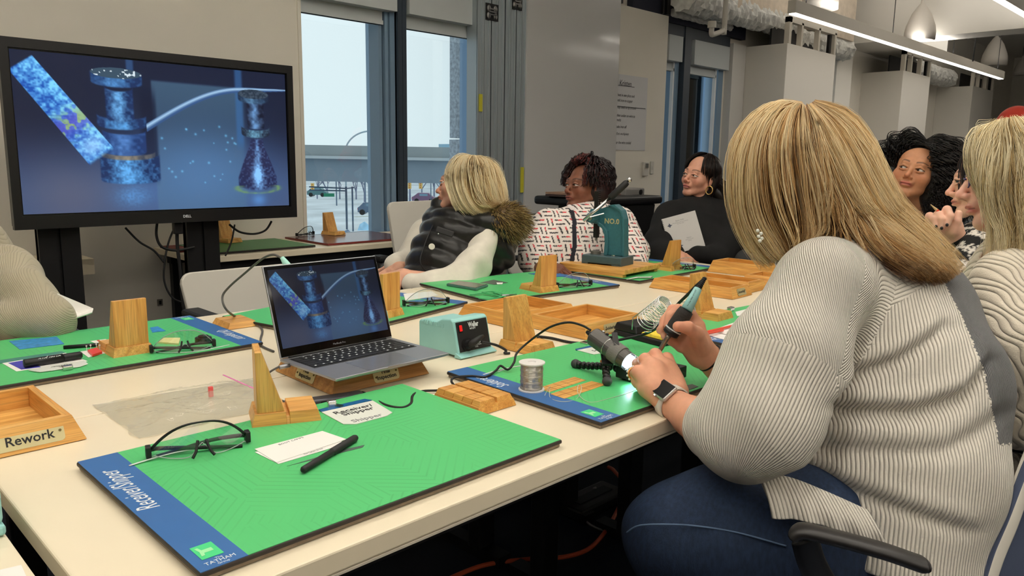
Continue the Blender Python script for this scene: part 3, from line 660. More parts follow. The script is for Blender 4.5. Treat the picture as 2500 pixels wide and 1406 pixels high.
# ------------------------------------------------------------------ the picture both screens show
def picture(nu, nv):
    u, v = np.meshgrid(np.linspace(0, 1, nu), np.linspace(0, 1, nv)); A = 16 / 9
    g = np.random.default_rng(3)
    def nz_(s, seed):
        r = np.random.default_rng(seed); w_ = r.random((int(nv / s) + 3, int(nu / s) + 3)); y = v * (nv - 1) / s; x = u * (nu - 1) / s; yi = y.astype(int); xi = x.astype(int); fy = y - yi; fx = x - xi; fy = fy * fy * (3 - 2 * fy); fx = fx * fx * (3 - 2 * fx)
        return (w_[yi, xi] * (1 - fx) + w_[yi, xi + 1] * fx) * (1 - fy) + (w_[yi + 1, xi] * (1 - fx) + w_[yi + 1, xi + 1] * fx) * fy
    def sm(x, a, b): t = np.clip((x - a) / (b - a), 0, 1); return t * t * (3 - 2 * t)
    k = nu / 384.0
    n1 = nz_(2.2 * k, 1); n2 = nz_(5 * k, 2); n3 = nz_(14 * k, 4)
    C = np.zeros((nv, nu, 3)); C[:] = (20, 28, 52)
    def mixc(m, col): 
        nonlocal C
        C = C * (1 - m[..., None]) + np.array(col, float) * m[..., None] if not isinstance(col, np.ndarray) else C * (1 - m[..., None]) + col * m[..., None]
    mixc(sm(v, 0.35, 0.9) * 0.8, (72, 92, 130)); mixc(np.exp(-((u - 0.62) ** 2 / 0.07 + (v - 0.75) ** 2 / 0.10)) * 0.8, (74, 116, 176))
    mixc(np.exp(-((u - 0.15) ** 2 / 0.02 + (v - 0.9) ** 2 / 0.05)) * 0.5, (96, 92, 108))
    rect = sm(u, 0.445, 0.455) * (1 - sm(u, 0.79, 0.83)) * sm(v, 0.10 + 0.02 * u, 0.125 + 0.02 * u); mixc(rect * 0.62 * (1 - 0.3 * sm(v, 0.1, 0.5)), (78, 114, 140))
    mixc(sm(u, 0.77, 0.785) * (1 - sm(u, 0.80, 0.815)) * (1 - sm(v, 0.5, 0.6)) * 0.7, (50, 96, 150))
    mixc(sm(u, 0.36, 0.37) * (1 - sm(u, 0.385, 0.395)) * (1 - sm(v, 0.05, 0.12)) * 0.5, (60, 110, 170))
    mixc(sm(u, 0.39, 0.42) * (1 - sm(u, 0.455, 0.47)) * sm(v, 0.12, 0.3) * (1 - sm(v, 0.7, 0.85)) * 0.7, (12, 20, 44))
    def body(cx, w_, v0, v1, bright, dark, tex=0.5, e=0.004, ell=0.03):
        x = (u - cx) / w_; vv = v - ell * np.sqrt(np.clip(1 - x * x, 0, 1)) * 1.0
        m = (1 - sm(np.abs(x), 1 - e / w_, 1 + e / w_)) * sm(vv, v0 - 0.006, v0 + 0.006) * (1 - sm(vv, v1 - 0.006, v1 + 0.006))
        sh = np.clip(np.exp(-((x + 0.1) ** 2) / 0.3) * 0.75 + tex * (n1 - 0.5) * 0.55 + 0.5 * (n2 - 0.5), 0, 1)
        mixc(m, np.array(dark) * (1 - sh[..., None]) + np.array(bright) * sh[..., None])
    B = (96, 172, 236); Dk = (20, 44, 88)
    # reflection on the board, then terminal one from base to cap
    mixc(np.exp(-((u - 0.36) ** 2 / 0.003 + (v - 0.90) ** 2 / 0.004)) * (0.4 + 0.6 * n1), (84, 140, 200))
    body(0.36, 0.105, 0.62, 0.79, B, Dk, 0.7); body(0.355, 0.095, 0.60, 0.63, (150, 140, 120), (60, 66, 80), 0.3)
    body(0.345, 0.075, 0.46, 0.60, (82, 130, 196), (24, 52, 104), 0.3); body(0.34, 0.085, 0.36, 0.43, B, Dk, 0.5)
    body(0.335, 0.048, 0.18, 0.38, (104, 170, 226), Dk, 0.6); body(0.33, 0.088, 0.09, 0.155, (84, 146, 206), Dk, 0.5)
    x = (u - 0.33) / 0.088; y = (v - 0.093) / 0.035; m = 1 - sm(x * x + y * y, 0.9, 1.05); mixc(m, (52, 74, 92)); mixc(m * (nz_(3 * k, 9) > 0.80), (205, 220, 228))
    # wire
    ts = np.linspace(0, 1, 60); wx = np.interp(ts, [0, .35, .7, 1], [0.425, 0.56, 0.79, 1.0]); wy = 0.44 - 0.30 * np.sin(np.clip((wx - 0.425) / 0.40, 0, 1) * 1.57) - 0.10 * (wx - 0.8) * (wx > 0.8)
    d = np.full(u.shape, 9.0); ww = np.interp(wx, [0.42, 0.8, 1.0], [0.028, 0.019, 0.007])
    cy = np.interp(u, wx, wy); hw = np.interp(u, wx, ww); dd = (v - cy) / hw
    m = (1 - sm(np.abs(dd), 0.85, 1.1)) * (u > 0.425) * 1.0; sh = np.clip(1 - np.abs(dd + 0.35) * 1.2, 0, 1) * 0.8 + 0.15; mixc(m, np.array((30, 60, 110)) * (1 - sh[..., None]) + np.array((168, 204, 232)) * sh[..., None])
    # terminal two
    hb = np.interp(v, [0.49, 0.54, 0.66, 0.78, 0.85, 0.9], [0.028, 0.03, 0.06, 0.085, 0.085, 0.06]); x = (u - 0.862) / hb
    m = (1 - sm(np.abs(x), 0.95, 1.04)) * sm(v, 0.49, 0.5) * (1 - sm(v + 0.03 * x * x, 0.86, 0.89)); sh = np.clip(np.exp(-(x ** 2) / 0.05 - (v - 0.76) ** 2 / 0.004) + 0.45 * np.exp(-(x - 0.05) ** 2 / 0.08) + 0.5 * (nz_(2.5 * k, 5) - 0.45) , 0, 1)
    mixc(m, np.array((34, 40, 76)) * (1 - sh[..., None]) + np.array((130, 190, 250)) * sh[..., None])
    rim = np.exp(-(((u - 0.862) / 0.09) ** 2 + ((v - 0.86) / 0.04) ** 2 - 1) ** 2 / 0.12) * (v > 0.84); mixc(rim * (0.3 + 0.6 * n2), (110, 150, 90))
    mixc(np.exp(-((u - 0.862) ** 2 / 0.0009 + (v - 0.95) ** 2 / 0.002)) * 0.6, (90, 150, 220))
    body(0.86, 0.062, 0.40, 0.455, (104, 160, 190), (26, 36, 54), 0.8); body(0.862, 0.036, 0.22, 0.41, (110, 160, 214), (16, 20, 40), 0.3, ell=0.01); body(0.855, 0.066, 0.16, 0.205, (92, 138, 176), (24, 40, 64), 0.5)
    x = (u - 0.855) / 0.066; y = (v - 0.165) / 0.035; m = 1 - sm(x * x + y * y, 0.9, 1.05); mixc(m, np.array((48, 62, 78)) + 40 * (n1[..., None] - 0.5) * np.ones(3))
    # iron tip bar
    P0 = np.array((0.04, 0.10)); P1 = np.array((0.255, 0.62)); dx, dy = (P1 - P0); L = math.hypot(dx * A, dy); ex = np.array((dx * A, dy)) / L; qx = (u - P0[0]) * A; qy = v - P0[1]
    al = (qx * ex[0] + qy * ex[1]) / L; pr_ = (-qx * ex[1] + qy * ex[0]); hw = np.interp(al, [0, 0.5, 1], [0.082, 0.088, 0.095]); m = (1 - sm(np.abs(pr_) / hw, 0.96, 1.02)) * sm(al, -0.06, -0.04) * (1 - sm(al, 1.0, 1.05))
    sh = np.clip(0.45 + 0.7 * (n1 - 0.45) + 0.9 * (n2 - 0.5) - 0.25 * (pr_ / hw), 0, 1); base = np.array((24, 78, 170)) * (1 - sh[..., None]) + np.array((120, 205, 250)) * sh[..., None]
    md = np.exp(-((al - 0.62) ** 2) / 0.012)[..., None]; oil = np.where((n2 > 0.55)[..., None], np.array((150, 165, 90)), np.array((92, 84, 190))); base = base * (1 - md * 0.75) + oil * md * 0.75
    md = (np.exp(-((al - 0.9) ** 2) / 0.01 - (pr_ / hw) ** 2))[..., None]; base = base * (1 - md * 0.6) + np.array((170, 215, 255)) * md * 0.6
    mixc(m, base)
    r = g.random((26, 3))
    for a, b, c_ in r: mixc(np.exp(-(((u - 0.45 - a * 0.33) * A) ** 2 + (v - 0.4 - b * 0.45) ** 2) / (0.000025 + 0.00005 * c_)) * 0.7, (110, 190, 235))
    C = np.clip(C, 0, 255) / 255.0
    return np.where(C <= 0.04045, C / 12.92, ((C + 0.055) / 1.055) ** 2.4)
def screen_mat(name, strg):
    m = bpy.data.materials.new(name); m.use_nodes = True; n = m.node_tree; b = n.nodes['Principled BSDF']; b.inputs['Base Color'].default_value = (0.01, 0.01, 0.012, 1); b.inputs['Roughness'].default_value = 0.12; b.inputs['Specular IOR Level'].default_value = 0.35
    a = n.nodes.new('ShaderNodeVertexColor'); a.layer_name = 'Col'; n.links.new(a.outputs[0], b.inputs['Emission Color']); b.inputs['Emission Strength'].default_value = strg
    return m
def screen(name, nu, nv, M, W, H, m, parent):
    """picture on a fine grid in local x (0..W), z (0..H)"""
    C = picture(nu, nv); u, v = np.meshgrid(np.linspace(0, 1, nu), np.linspace(0, 1, nv))
    P = np.stack([u.ravel() * W, np.zeros(u.size), (1 - v.ravel()) * H], 1); Mi = np.array(M); P = P @ Mi[:3, :3].T + Mi[:3, 3]
    i = (np.arange(nv - 1)[:, None] * nu + np.arange(nu - 1)[None]).ravel(); Q = np.stack([i, i + nu, i + nu + 1, i + 1], 1)
    o = npmesh(name, P, Q, m, None, cols=C.reshape(-1, 3), smooth=False); o.parent = parent; return o
# ------------------------------------------------------------------ television on its floor stand
TVX0, TVX1, TVZ0, TVZ1, TVY = 0.735, 1.925, 0.915, 1.628, 3.40
tv = thing('television', 'wide black flat screen television showing a blue close-up of two solder terminals', 'television', (1.33, TVY, 0))
bz = MB(); X0, X1 = TVX0 - 1.33, TVX1 - 1.33
SX0, SX1, SZ0, SZ1 = X0 + 0.030, X1 - 0.030, TVZ0 + 0.052, TVZ1 - 0.036
bz.box((X0, 0, TVZ0), (X1, 0.03, SZ0)).box((X0, 0, SZ1), (X1, 0.03, TVZ1)).box((X0, 0, SZ0), (SX0, 0.03, SZ1)).box((SX1, 0, SZ0), (X1, 0.03, SZ1)); bz.build('bezel', mat('tv_bezel', (22, 22, 24), 0.35), tv)
MB().box((X0 + 0.01, 0.03, TVZ0 + 0.01), (X1 - 0.01, 0.085, TVZ1 - 0.01)).build('back_cover', M_black, tv)
MB().box((SX0 - .002, 0.012, SZ0 - .002), (SX1 + .002, 0.016, SZ1 + .002)).build('panel', mat('panel_black', (8, 9, 12), 0.2), tv)
screen('screen', 440, 250, Matrix.Translation((SX0 + 0.006, 0.0105, SZ0 + 0.006)), SX1 - SX0 - 0.012, SZ1 - SZ0 - 0.012, screen_mat('tv_screen', 1.15), tv)
text('DELL', 0.016, 'logo', M_wprint, tv, frame(V((0.06, -0.0015, TVZ0 + 0.026)), (1, 0, 0), (0, 0, 1)), bold=0.0004)
st = thing('television_stand', 'black floor stand with two wide upright posts carrying the television', 'stand', (1.33, 3.52, 0))
for a, b in ((PY(100, 600, 3.46).x, PY(203, 600, 3.46).x), (PY(465, 600, 3.46).x, PY(543, 600, 3.46).x)):
    m_ = (a + b) / 2 - 1.33; hw = (b - a) / 2
    MB().box((m_ - hw, -0.03, 0.05), (m_ - hw * 0.12, 0.015, 1.3)).box((m_ + hw * 0.05, -0.03, 0.05), (m_ + hw, 0.015, 1.3)).box((m_ - hw, -0.015, 0.05), (m_ + hw, 0.015, 1.3)).build('post', M_blackm, st)
    MB().box((m_ - 0.05, -0.35, 0.0), (m_ + 0.05, 0.015, 0.06)).build('foot', M_blackm, st)
MB().box((-0.45, -0.03, 1.15), (0.2, 0.012, 1.25)).build('cross_bar', M_blackm, st)
def cable(name, pts, r, lb, m=None, n=8, cat='cable', par=None):
    P = spline(pts, 8); mb = MB(); mb.tube(P, r, n)
    if par: return mb.build(name, m or M_rubber, par, smooth=True, world=True)
    o = mb.build(name, m or M_rubber, smooth=True); return tag(o, lb, cat)
yy = 3.47
def cy(*ps, y=yy): return [PY(a, b, y) for a, b in ps]
cable('power_cable', cy((384, 540), (382, 575), (395, 602), (430, 611), (475, 603)), 0.006, 'black cable looping under the television centre')
cable('power_cable', cy((428, 552), (412, 590), (402, 640), (402, 690), (425, 730), (470, 742)), 0.0045, 'thin black cable curving down left of the right post')
cable('power_cable', cy((432, 552), (433, 600), (440, 660), (444, 720), (455, 790)), 0.008, 'thick black cable hanging straight down under the television')
cable('power_cable', cy((306, 556), (340, 590), (376, 612), (400, 640)), 0.0045, 'black cable sagging left of the television centre')
cable('power_cable', cy((560, 548), (585, 566), (620, 571), (648, 562), (663, 540)), 0.005, 'black cable loop under the television right end', )
cable('power_cable', cy((573, 548), (565, 590), (550, 625)), 0.004, 'thin black cable dropping beside the right stand post')
pg = thing('plug', 'black plug hanging under the television', 'plug', PY(434, 560, 3.45)); MB().box((-0.02, -0.015, -0.02), (0.02, 0.015, 0.03)).build('plug_body', M_black, pg, bevel=0.004)
# wall socket, ledge
so = thing('wall_socket', 'small grey socket on the wall between the stand posts', 'socket', PY(390, 738, 4.099)); MB().box((-0.014, -0.006, -0.018), (0.014, 0.0, 0.018)).build('plate', mat('socket_grey', (120, 116, 108), 0.5), so, bevel=0.002)
MB().box((-0.006, -0.008, -0.01), (0.006, -0.006, 0.01)).build('opening', M_black, so)
lg = MB().box((-2.5, 3.80, 0.665), (1.12, 4.09, 0.735)).build('wall_shelf', M_white); tag(lg, 'pale shelf along the wall behind the left stand post', 'shelf'); 
# thermostat, switch, paper sheet on the pier
th = thing('thermostat', 'white wall thermostat with a small grey display', 'thermostat', PY(1573, 411, 3.998)); MB().box((-0.033, -0.022, -0.065), (0.033, 0, 0.055)).build('housing', mat('thermo_white', (206, 203, 196), 0.5), th, bevel=0.004); MB().box((-0.014, -0.034, 0.005), (0.014, -0.021, 0.042)).build('display', mat('lcd', (120, 122, 118), 0.3), th)
sw = thing('light_switch', 'white light switch right of the thermostat', 'switch', PY(1591, 409, 3.998)); MB().box((-0.024, -0.008, -0.055), (0.024, 0, 0.055)).build('plate', mat('thermo_white', (0, 0, 0)), sw, bevel=0.003); MB().box((-0.006, -0.014, -0.02), (0.006, -0.008, 0.01)).build('toggle', mat('thermo_white', (0, 0, 0)), sw)
a = PY(1507, 186, 3.995); b = PY(1573, 368, 3.995)
fl = thing('flip_chart_sheet', 'white flip chart sheet with handwriting taped to the wall', 'poster', (a.x, 3.996, b.z)); W_, H_ = b.x - a.x + 0.01, a.z - b.z + 0.02
MB().box((0, 0, 0), (W_, 0.002, H_)).build('sheet', mat('flip_paper', (212, 212, 214), 0.8), fl)
MI = mat('marker_ink', (44, 44, 50), 0.7)
lines = [('Kristen', 0.070, 0.885), ('heat in one place and', 0.034, 0.73), ('add iron to copper', 0.034, 0.66), ('may need to tip around', 0.034, 0.57), ('then solder on wire so', 0.034, 0.46), ('melts', 0.034, 0.40), ('take iron off', 0.034, 0.31), ('then workpiece', 0.034, 0.22), ('or the wire cooled', 0.034, 0.10)]
for s_, sz, q in lines:
    text(s_, sz, 'handwriting', MI, fl, frame(V((0.012 if sz < 0.05 else 0.03, -0.0012, H_ * q)), (1, 0, 0.0), (0, 0, 1)), shear=0.25, sx=0.80, align='LEFT')
MB().box((0.01, -0.002, H_ * 0.85), (0.24, -0.001, H_ * 0.85 + 0.004)).build('underline', MI, fl); MB().box((0.01, -0.002, H_ * 0.575), (W_ - 0.02, -0.001, H_ * 0.575 + 0.005)).build('strike_line', MI, fl)
# faint shine of the window card on the board is left to the real reflections

# ------------------------------------------------------------------ table by the window wall
bt = thing('side_table', 'white topped table with black legs against the window wall', 'table', (1.49, 3.54, 0))
MB().box((0, 0, 0.705), (1.75, 0.55, 0.735)).build('tabletop', M_white, bt, bevel=0.003)
MB().box((0.05, 0.04, 0.655), (1.7, 0.09, 0.704)).box((0.05, 0.46, 0.655), (1.7, 0.51, 0.704)).build('under_frame', M_blackm, bt)
for x in (0.06, 1.10, 1.66):
    for y in (0.05, 0.47): MB().box((x, y, 0), (x + 0.05, y + 0.04, 0.66)).build('leg', M_blackm, bt)
MB().box((0.35, 0.50, 0.2), (1.05, 0.52, 0.66)).build('modesty_panel', mat('modesty_grey', (70, 72, 76), 0.7), bt)
MB().box((0.58, 0.12, 0.0), (1.05, 0.45, 0.60)).build('pedestal', mat('pedestal_grey', (120, 120, 118), 0.6), bt, bevel=0.004)
# ------------------------------------------------------------------ the big work table
TZ = 0.735
def work_table(name, x0, x1, y0, y1, lb):
    t = thing(name, lb, 'table', (x0, y0, 0), group=None); L, Wd = x1 - x0, y1 - y0
    MB().box((0, 0, TZ - 0.03), (L, Wd, TZ)).build('tabletop', M_white, t, bevel=0.003)
    MB().box((0.0, 0.0, TZ - 0.034), (L, 0.012, TZ - 0.0306)).build('edge_band', M_edge, t)
    MB().box((0.10, 0.07, TZ - 0.085), (L - 0.10, 0.12, TZ - 0.031)).box((0.10, Wd - 0.12, TZ - 0.085), (L - 0.10, Wd - 0.07, TZ - 0.031)).build('under_frame', M_blackm, t)
    for x in (0.16, L - 0.24):
        for y in (0.10, Wd - 0.16): MB().box((x, y, 0.03), (x + 0.07, y + 0.05, TZ - 0.032)).build('leg', M_blackm, t, bevel=0.006)
        MB().box((x + 0.01, 0.02, 0.0), (x + 0.06, Wd - 0.02, 0.035)).build('foot', M_blackm, t)
    return t
work_table('work_table', 0.222, 1.72, 0.765, 1.4975, 'near left cream table carrying the receiver station mat')
work_table('work_table', 1.7225, 3.20, 0.765, 1.4975, 'near right cream table behind the woman soldering')
work_table('work_table', 0.222, 1.72, 1.5005, 2.235, 'far left cream table carrying the inspector mat')
work_table('work_table', 1.7225, 3.20, 1.5005, 2.235, 'far right cream table carrying the lever press')
work_table('work_table', -1.28, 0.195, 0.70, 1.43, 'cream table cut off by the lower left corner')
work_table('work_table', -1.30, 0.2185, 1.5005, 2.235, 'cream table cut off by the left edge under the inspector mat')

# ------------------------------------------------------------------ station mats
def mat_green(name, base, lines=0.86):
    if name in _m: return _m[name]
    m = bpy.data.materials.new(name); m.use_nodes = True; n = m.node_tree; b = n.nodes['Principled BSDF']; L = n.links.new
    tcn = n.nodes.new('ShaderNodeTexCoord'); vo = n.nodes.new('ShaderNodeTexVoronoi'); vo.inputs['Scale'].default_value = 9; vo.inputs['Randomness'].default_value = 1; L(tcn.outputs['Object'], vo.inputs['Vector'])
    sc = n.nodes.new('ShaderNodeSeparateColor'); L(vo.outputs['Color'], sc.inputs[0])
    fl_ = n.nodes.new('ShaderNodeMath'); fl_.operation = 'MULTIPLY'; fl_.inputs[1].default_value = 4.0; L(sc.outputs[0], fl_.inputs[0])
    f2 = n.nodes.new('ShaderNodeMath'); f2.operation = 'FLOOR'; L(fl_.outputs[0], f2.inputs[0]); f3 = n.nodes.new('ShaderNodeMath'); f3.operation = 'MULTIPLY'; f3.inputs[1].default_value = PI / 4; L(f2.outputs[0], f3.inputs[0])
    vr = n.nodes.new('ShaderNodeVectorRotate'); vr.rotation_type = 'Z_AXIS'; L(tcn.outputs['Object'], vr.inputs['Vector']); L(f3.outputs[0], vr.inputs['Angle'])
    wv = n.nodes.new('ShaderNodeTexWave'); wv.inputs['Scale'].default_value = 24; wv.inputs['Distortion'].default_value = 0; L(vr.outputs[0], wv.inputs['Vector'])
    cr_ = n.nodes.new('ShaderNodeMapRange'); cr_.inputs[1].default_value = 0.0; cr_.inputs[2].default_value = 0.22; cr_.inputs[3].default_value = lines; cr_.inputs[4].default_value = 1.0; L(wv.outputs['Fac'], cr_.inputs[0])
    ns = n.nodes.new('ShaderNodeTexNoise'); ns.inputs['Scale'].default_value = 5; L(tcn.outputs['Object'], ns.inputs['Vector']); mr = n.nodes.new('ShaderNodeMapRange'); mr.inputs[1].default_value = 0.35; mr.inputs[2].default_value = 0.6; mr.inputs[3].default_value = 0; mr.inputs[4].default_value = 1; L(ns.outputs['Fac'], mr.inputs[0])
    mm = n.nodes.new('ShaderNodeMix'); mm.inputs['A'].default_value = 1.0; L(mr.outputs[0], mm.inputs['Factor']); L(cr_.outputs[0], mm.inputs['B'])
    mx_ = n.nodes.new('ShaderNodeMixRGB'); mx_.blend_type = 'MULTIPLY'; mx_.inputs[0].default_value = 1; mx_.inputs[1].default_value = lin(base) + (1,); L(mm.outputs['Result'], mx_.inputs[2]); L(mx_.outputs[0], b.inputs['Base Color'])
    b.inputs['Roughness'].default_value = 0.42; b.inputs['Specular IOR Level'].default_value = 0.35
    _m[name] = m; return m
M_g = mat_green('mat_green', (84, 190, 116), 0.84); M_blue = mat('mat_blue', (54, 104, 166), 0.4, noise=0.03); M_board = mat('board_edge', (44, 38, 34), 0.6, noise=0.25, nscale=60); M_side = mat('board_side', (132, 118, 100), 0.6, noise=0.15, nscale=80)
M_logo = mat('logo_green', (70, 206, 132), 0.5)
MW, MH, MT = 0.612, 0.440, 0.0115
def station_mat(loc, rz, word, lb, wsize=0.042, blue=0.058, gap=0.13, green=None, z=TZ):
    """origin at the corner of the blue strip nearest its top; local x along the board, y across"""
    t = thing('station_mat', lb, 'mat', (loc[0], loc[1], z + 0.0015), rz, 'green station mats on the tables')
    MB().box((0.003, 0.003, 0), (MW - 0.003, MH - 0.003, 0.005)).build('base_board', M_side, t)
    MB().box((0, 0, 0.005), (MW, MH, MT)).build('board', M_board, t, bevel=0.002)
    MB().box((blue, 0.002, MT), (MW - 0.002, MH - 0.002, MT + 0.0008)).build('printed_field', green or M_g, t)
    MB().box((0.0015, 0.0015, MT), (blue, MH - 0.0015, MT + 0.0008)).build('title_strip', M_blue, t)
    z_ = MT + 0.001
    lg_ = MB().prism([(0.014, 0.026), (0.014, 0.062), (0.040, 0.062), (0.040, 0.026)], z_, z_ + 0.0003).build('logo', M_logo, t)
    MB().prism([(0.017, 0.034), (0.021, 0.034), (0.0225, 0.040), (0.034, 0.040), (0.034, 0.048), (0.0225, 0.048), (0.021, 0.056), (0.017, 0.056), (0.019, 0.045)], z_ + 0.0003, z_ + 0.0006).build('emblem', mat('emblem_pale', (160, 230, 170), 0.5), lg_)
    text('The', 0.006, 'lettering', M_wprint, t, frame(V((0.031, 0.0205, z_)), (1, 0, 0), (0, 1, 0)), sx=0.9)
    text('TATHAM', 0.0098, 'lettering', M_wprint, t, frame(V((0.030, 0.0138, z_)), (1, 0, 0), (0, 1, 0)), sx=0.92)
    text('Group', 0.006, 'lettering', M_wprint, t, frame(V((0.031, 0.0070, z_)), (1, 0, 0), (0, 1, 0)), sx=0.9)
    return t, z_
def strip_text(t, z_, word, wsize, yc):
    text(word, wsize, 'lettering', M_wprint, t, frame(V((0.0215, yc, z_)), (0, 1, 0), (-1, 0, 0)), shear=0.28, sx=0.62, bold=0.0)
m1, z_ = station_mat((0.3205, 0.8035), 0.0, '', 'green and blue Receiver/Shipper mat nearest the camera on the near left table'); strip_text(m1, z_, 'Receiver/Shipper', 0.040, 0.285)
m2, z_ = station_mat((1.046, 0.812), -0.03, '', 'green and blue Solderer mat under the hands of the woman soldering'); strip_text(m2, z_, 'Solderer', 0.040, 0.315)
m3, z_ = station_mat((0.895, 2.207), PI, '', 'green and blue QA Inspector mat in front of the knitted sleeve at the left'); strip_text(m3, z_, 'QA Inspector', 0.038, 0.31)
m4, z_ = station_mat((1.555, 2.275), PI + 0.225, '', 'green mat behind the laptop in front of the woman in the black vest'); strip_text(m4, z_, 'Deliverer', 0.036, 0.30)
m5, z_ = station_mat((2.373, 2.17), PI - 0.12, '', 'green mat with a phone and green pliers on the far side of the table'); strip_text(m5, z_, 'Inspector', 0.036, 0.31)
m6, z_ = station_mat((3.05, 2.195), PI + 0.03, '', 'green mat under the lever press, farthest from the camera'); strip_text(m6, z_, 'Assembler', 0.036, 0.31)
m7, z_ = station_mat((1.741, 0.812), -0.10, '', 'green and blue mat on the near right table under loose papers and red pencils'); strip_text(m7, z_, 'Assembler', 0.040, 0.25)
b1 = thing('station_mat', 'small dark bordered green mat on the side table by the wall', 'mat', (1.60, 3.57, TZ + 0.0015), 0, None)
MB().box((-0.02, 0.02, 0), (0.535, 0.46, 0.010)).build('board', M_board, b1, bevel=0.002); MB().box((-0.017, 0.023, 0.010), (0.532, 0.457, 0.0108)).build('printed_field', mat_green('mat_green_dark', (58, 128, 72)), b1)
b2 = thing('station_mat', 'dark red edged mat shining blue with daylight on the side table at the window', 'mat', (2.215, 3.60, TZ + 0.0015), 0, None)
MB().box((0, 0, 0), (0.60, 0.46, 0.010)).build('board', mat('mat_red', (120, 44, 40), 0.5), b2, bevel=0.002); MB().box((0.0, 0.003, 0.010), (0.597, 0.457, 0.0108)).build('printed_field', mat('mat_red_top', (96, 58, 60), 0.22), b2)
b3 = thing('station_mat', 'red mat mostly hidden behind the right television post', 'mat', (1.50, 3.78, TZ + 0.0015), 0, None)
MB().box((0, 0, 0), (0.08, 0.25, 0.010)).build('board', mat('mat_red', (0, 0, 0)), b3, bevel=0.002)
# ------------------------------------------------------------------ wooden holders, trays, blocks
W_v = wood('oak_vertical', (196, 138, 66), (214, 160, 84), (226, 176, 100), axis=2)
W_x = wood('oak_along', (200, 142, 68), (220, 164, 86), (232, 182, 104), axis=0)
W_y = wood('oak_across', (192, 132, 60), (212, 154, 78), (224, 172, 94), axis=1)
W_d = wood('oak_final', (158, 108, 52), (182, 130, 70), (200, 150, 88), axis=0)
def holder(loc, rz, lb, z=TZ + MT, hgt=0.108):
    t = thing('card_holder', lb, 'holder', (loc[0], loc[1], z + 0.0012), rz, 'wooden card holders on the tables')
    b = MB(); H = 0.022; c = 0.006
    # base from back (x=0) to front (x=.115); groove at x=.058
    b.frustum((0, -0.046, 0.058, 0.046), (c, -0.046 + c, 0.058, 0.046 - c), 0, H); b.frustum((0.058, -0.046, 0.064, 0.046), (0.058, -0.046 + c, 0.064, 0.046 - c), 0, 0.014)
    b.frustum((0.064, -0.046, 0.118, 0.046), (0.064, -0.046 + c, 0.118 - c, 0.046 - c), 0, H); b.build('base', W_x, t, bevel=0.0008)
    MB().prism([(0.010, H), (0.056, H), (0.021, H + hgt), (0.010, H + hgt)], -0.037, 0.037, axis='y').build('upright', W_v, t, bevel=0.0008)
    return t
A0, B0 = V((0.615, 1.195)), V((0.694, 1.157))
holder((0.600, 1.245), -0.40, 'wooden card holder on the Receiver/Shipper mat beside the name badge')
holder((0.614, 1.842), PI / 2 + 0.0, 'wooden card holder on the QA Inspector mat, its broad face to the camera')
holder((1.325, 1.80), PI / 2 + 0.23, 'wooden card holder just right of the laptop lid, broad face to the camera')
holder((1.376, 1.372), -PI / 2, 'wooden card holder between the soldering station and the round tray stack', z=TZ)
holder((1.992, 1.79), PI / 2 - 0.1, 'wooden card holder on the mat with the phone')
holder((2.81, 1.80), PI / 2, 'wooden card holder on the farthest mat right of the lever press')
holder((2.035, 1.245), -PI / 2, 'wooden card holder behind the raised soldering iron')
holder((2.49, 4.06), -PI / 2 + 0.2, 'wooden card holder on the side table against the left window', z=TZ + 0.0125)
holder((1.83, 4.04), -PI / 2 + 0.2, 'wooden card holder on the side table half hidden behind the television post', z=TZ + 0.0125)
M_brass = mat('brass_plate', (206, 196, 150), 0.35, metal=0.35, noise=0.05, nscale=30); M_screw = mat('screw', (110, 96, 60), 0.35, metal=0.8)
def plate(par, M, w_, h_, s, size, screws=True, m=None, sx=1.0):
    """brass label plate in plane M (local xy), rounded"""
    pts = []; r = 0.006
    for cx_, cy_, a0 in ((w_ / 2 - r, h_ / 2 - r, 0), (-w_ / 2 + r, h_ / 2 - r, 90), (-w_ / 2 + r, -h_ / 2 + r, 180), (w_ / 2 - r, -h_ / 2 + r, 270)):
        for k in range(4): a = math.radians(a0 + 30 * k); pts.append((cx_ + r * math.cos(a), cy_ + r * math.sin(a)))
    p = MB().prism(pts, 0.0003, 0.0013, M=M).build('label_plate', m or M_brass, par)
    o = text(s, size, 'lettering', M_ink, par, M @ Matrix.Translation((0, 0, 0.0015)), bold=0.0003, lsp=0.95, sx=sx); o.parent = p
    if screws:
        for x, y in ((-w_ / 2 + 0.006, -h_ * 0.12), (w_ / 2 - 0.006, h_ * 0.12)): q = M @ V((x, y, 0.0013)); q2 = M @ V((x, y, 0.0025)); MB().cyl(q, q2, 0.0022, n=8).build('screw', M_screw, p)
    return p
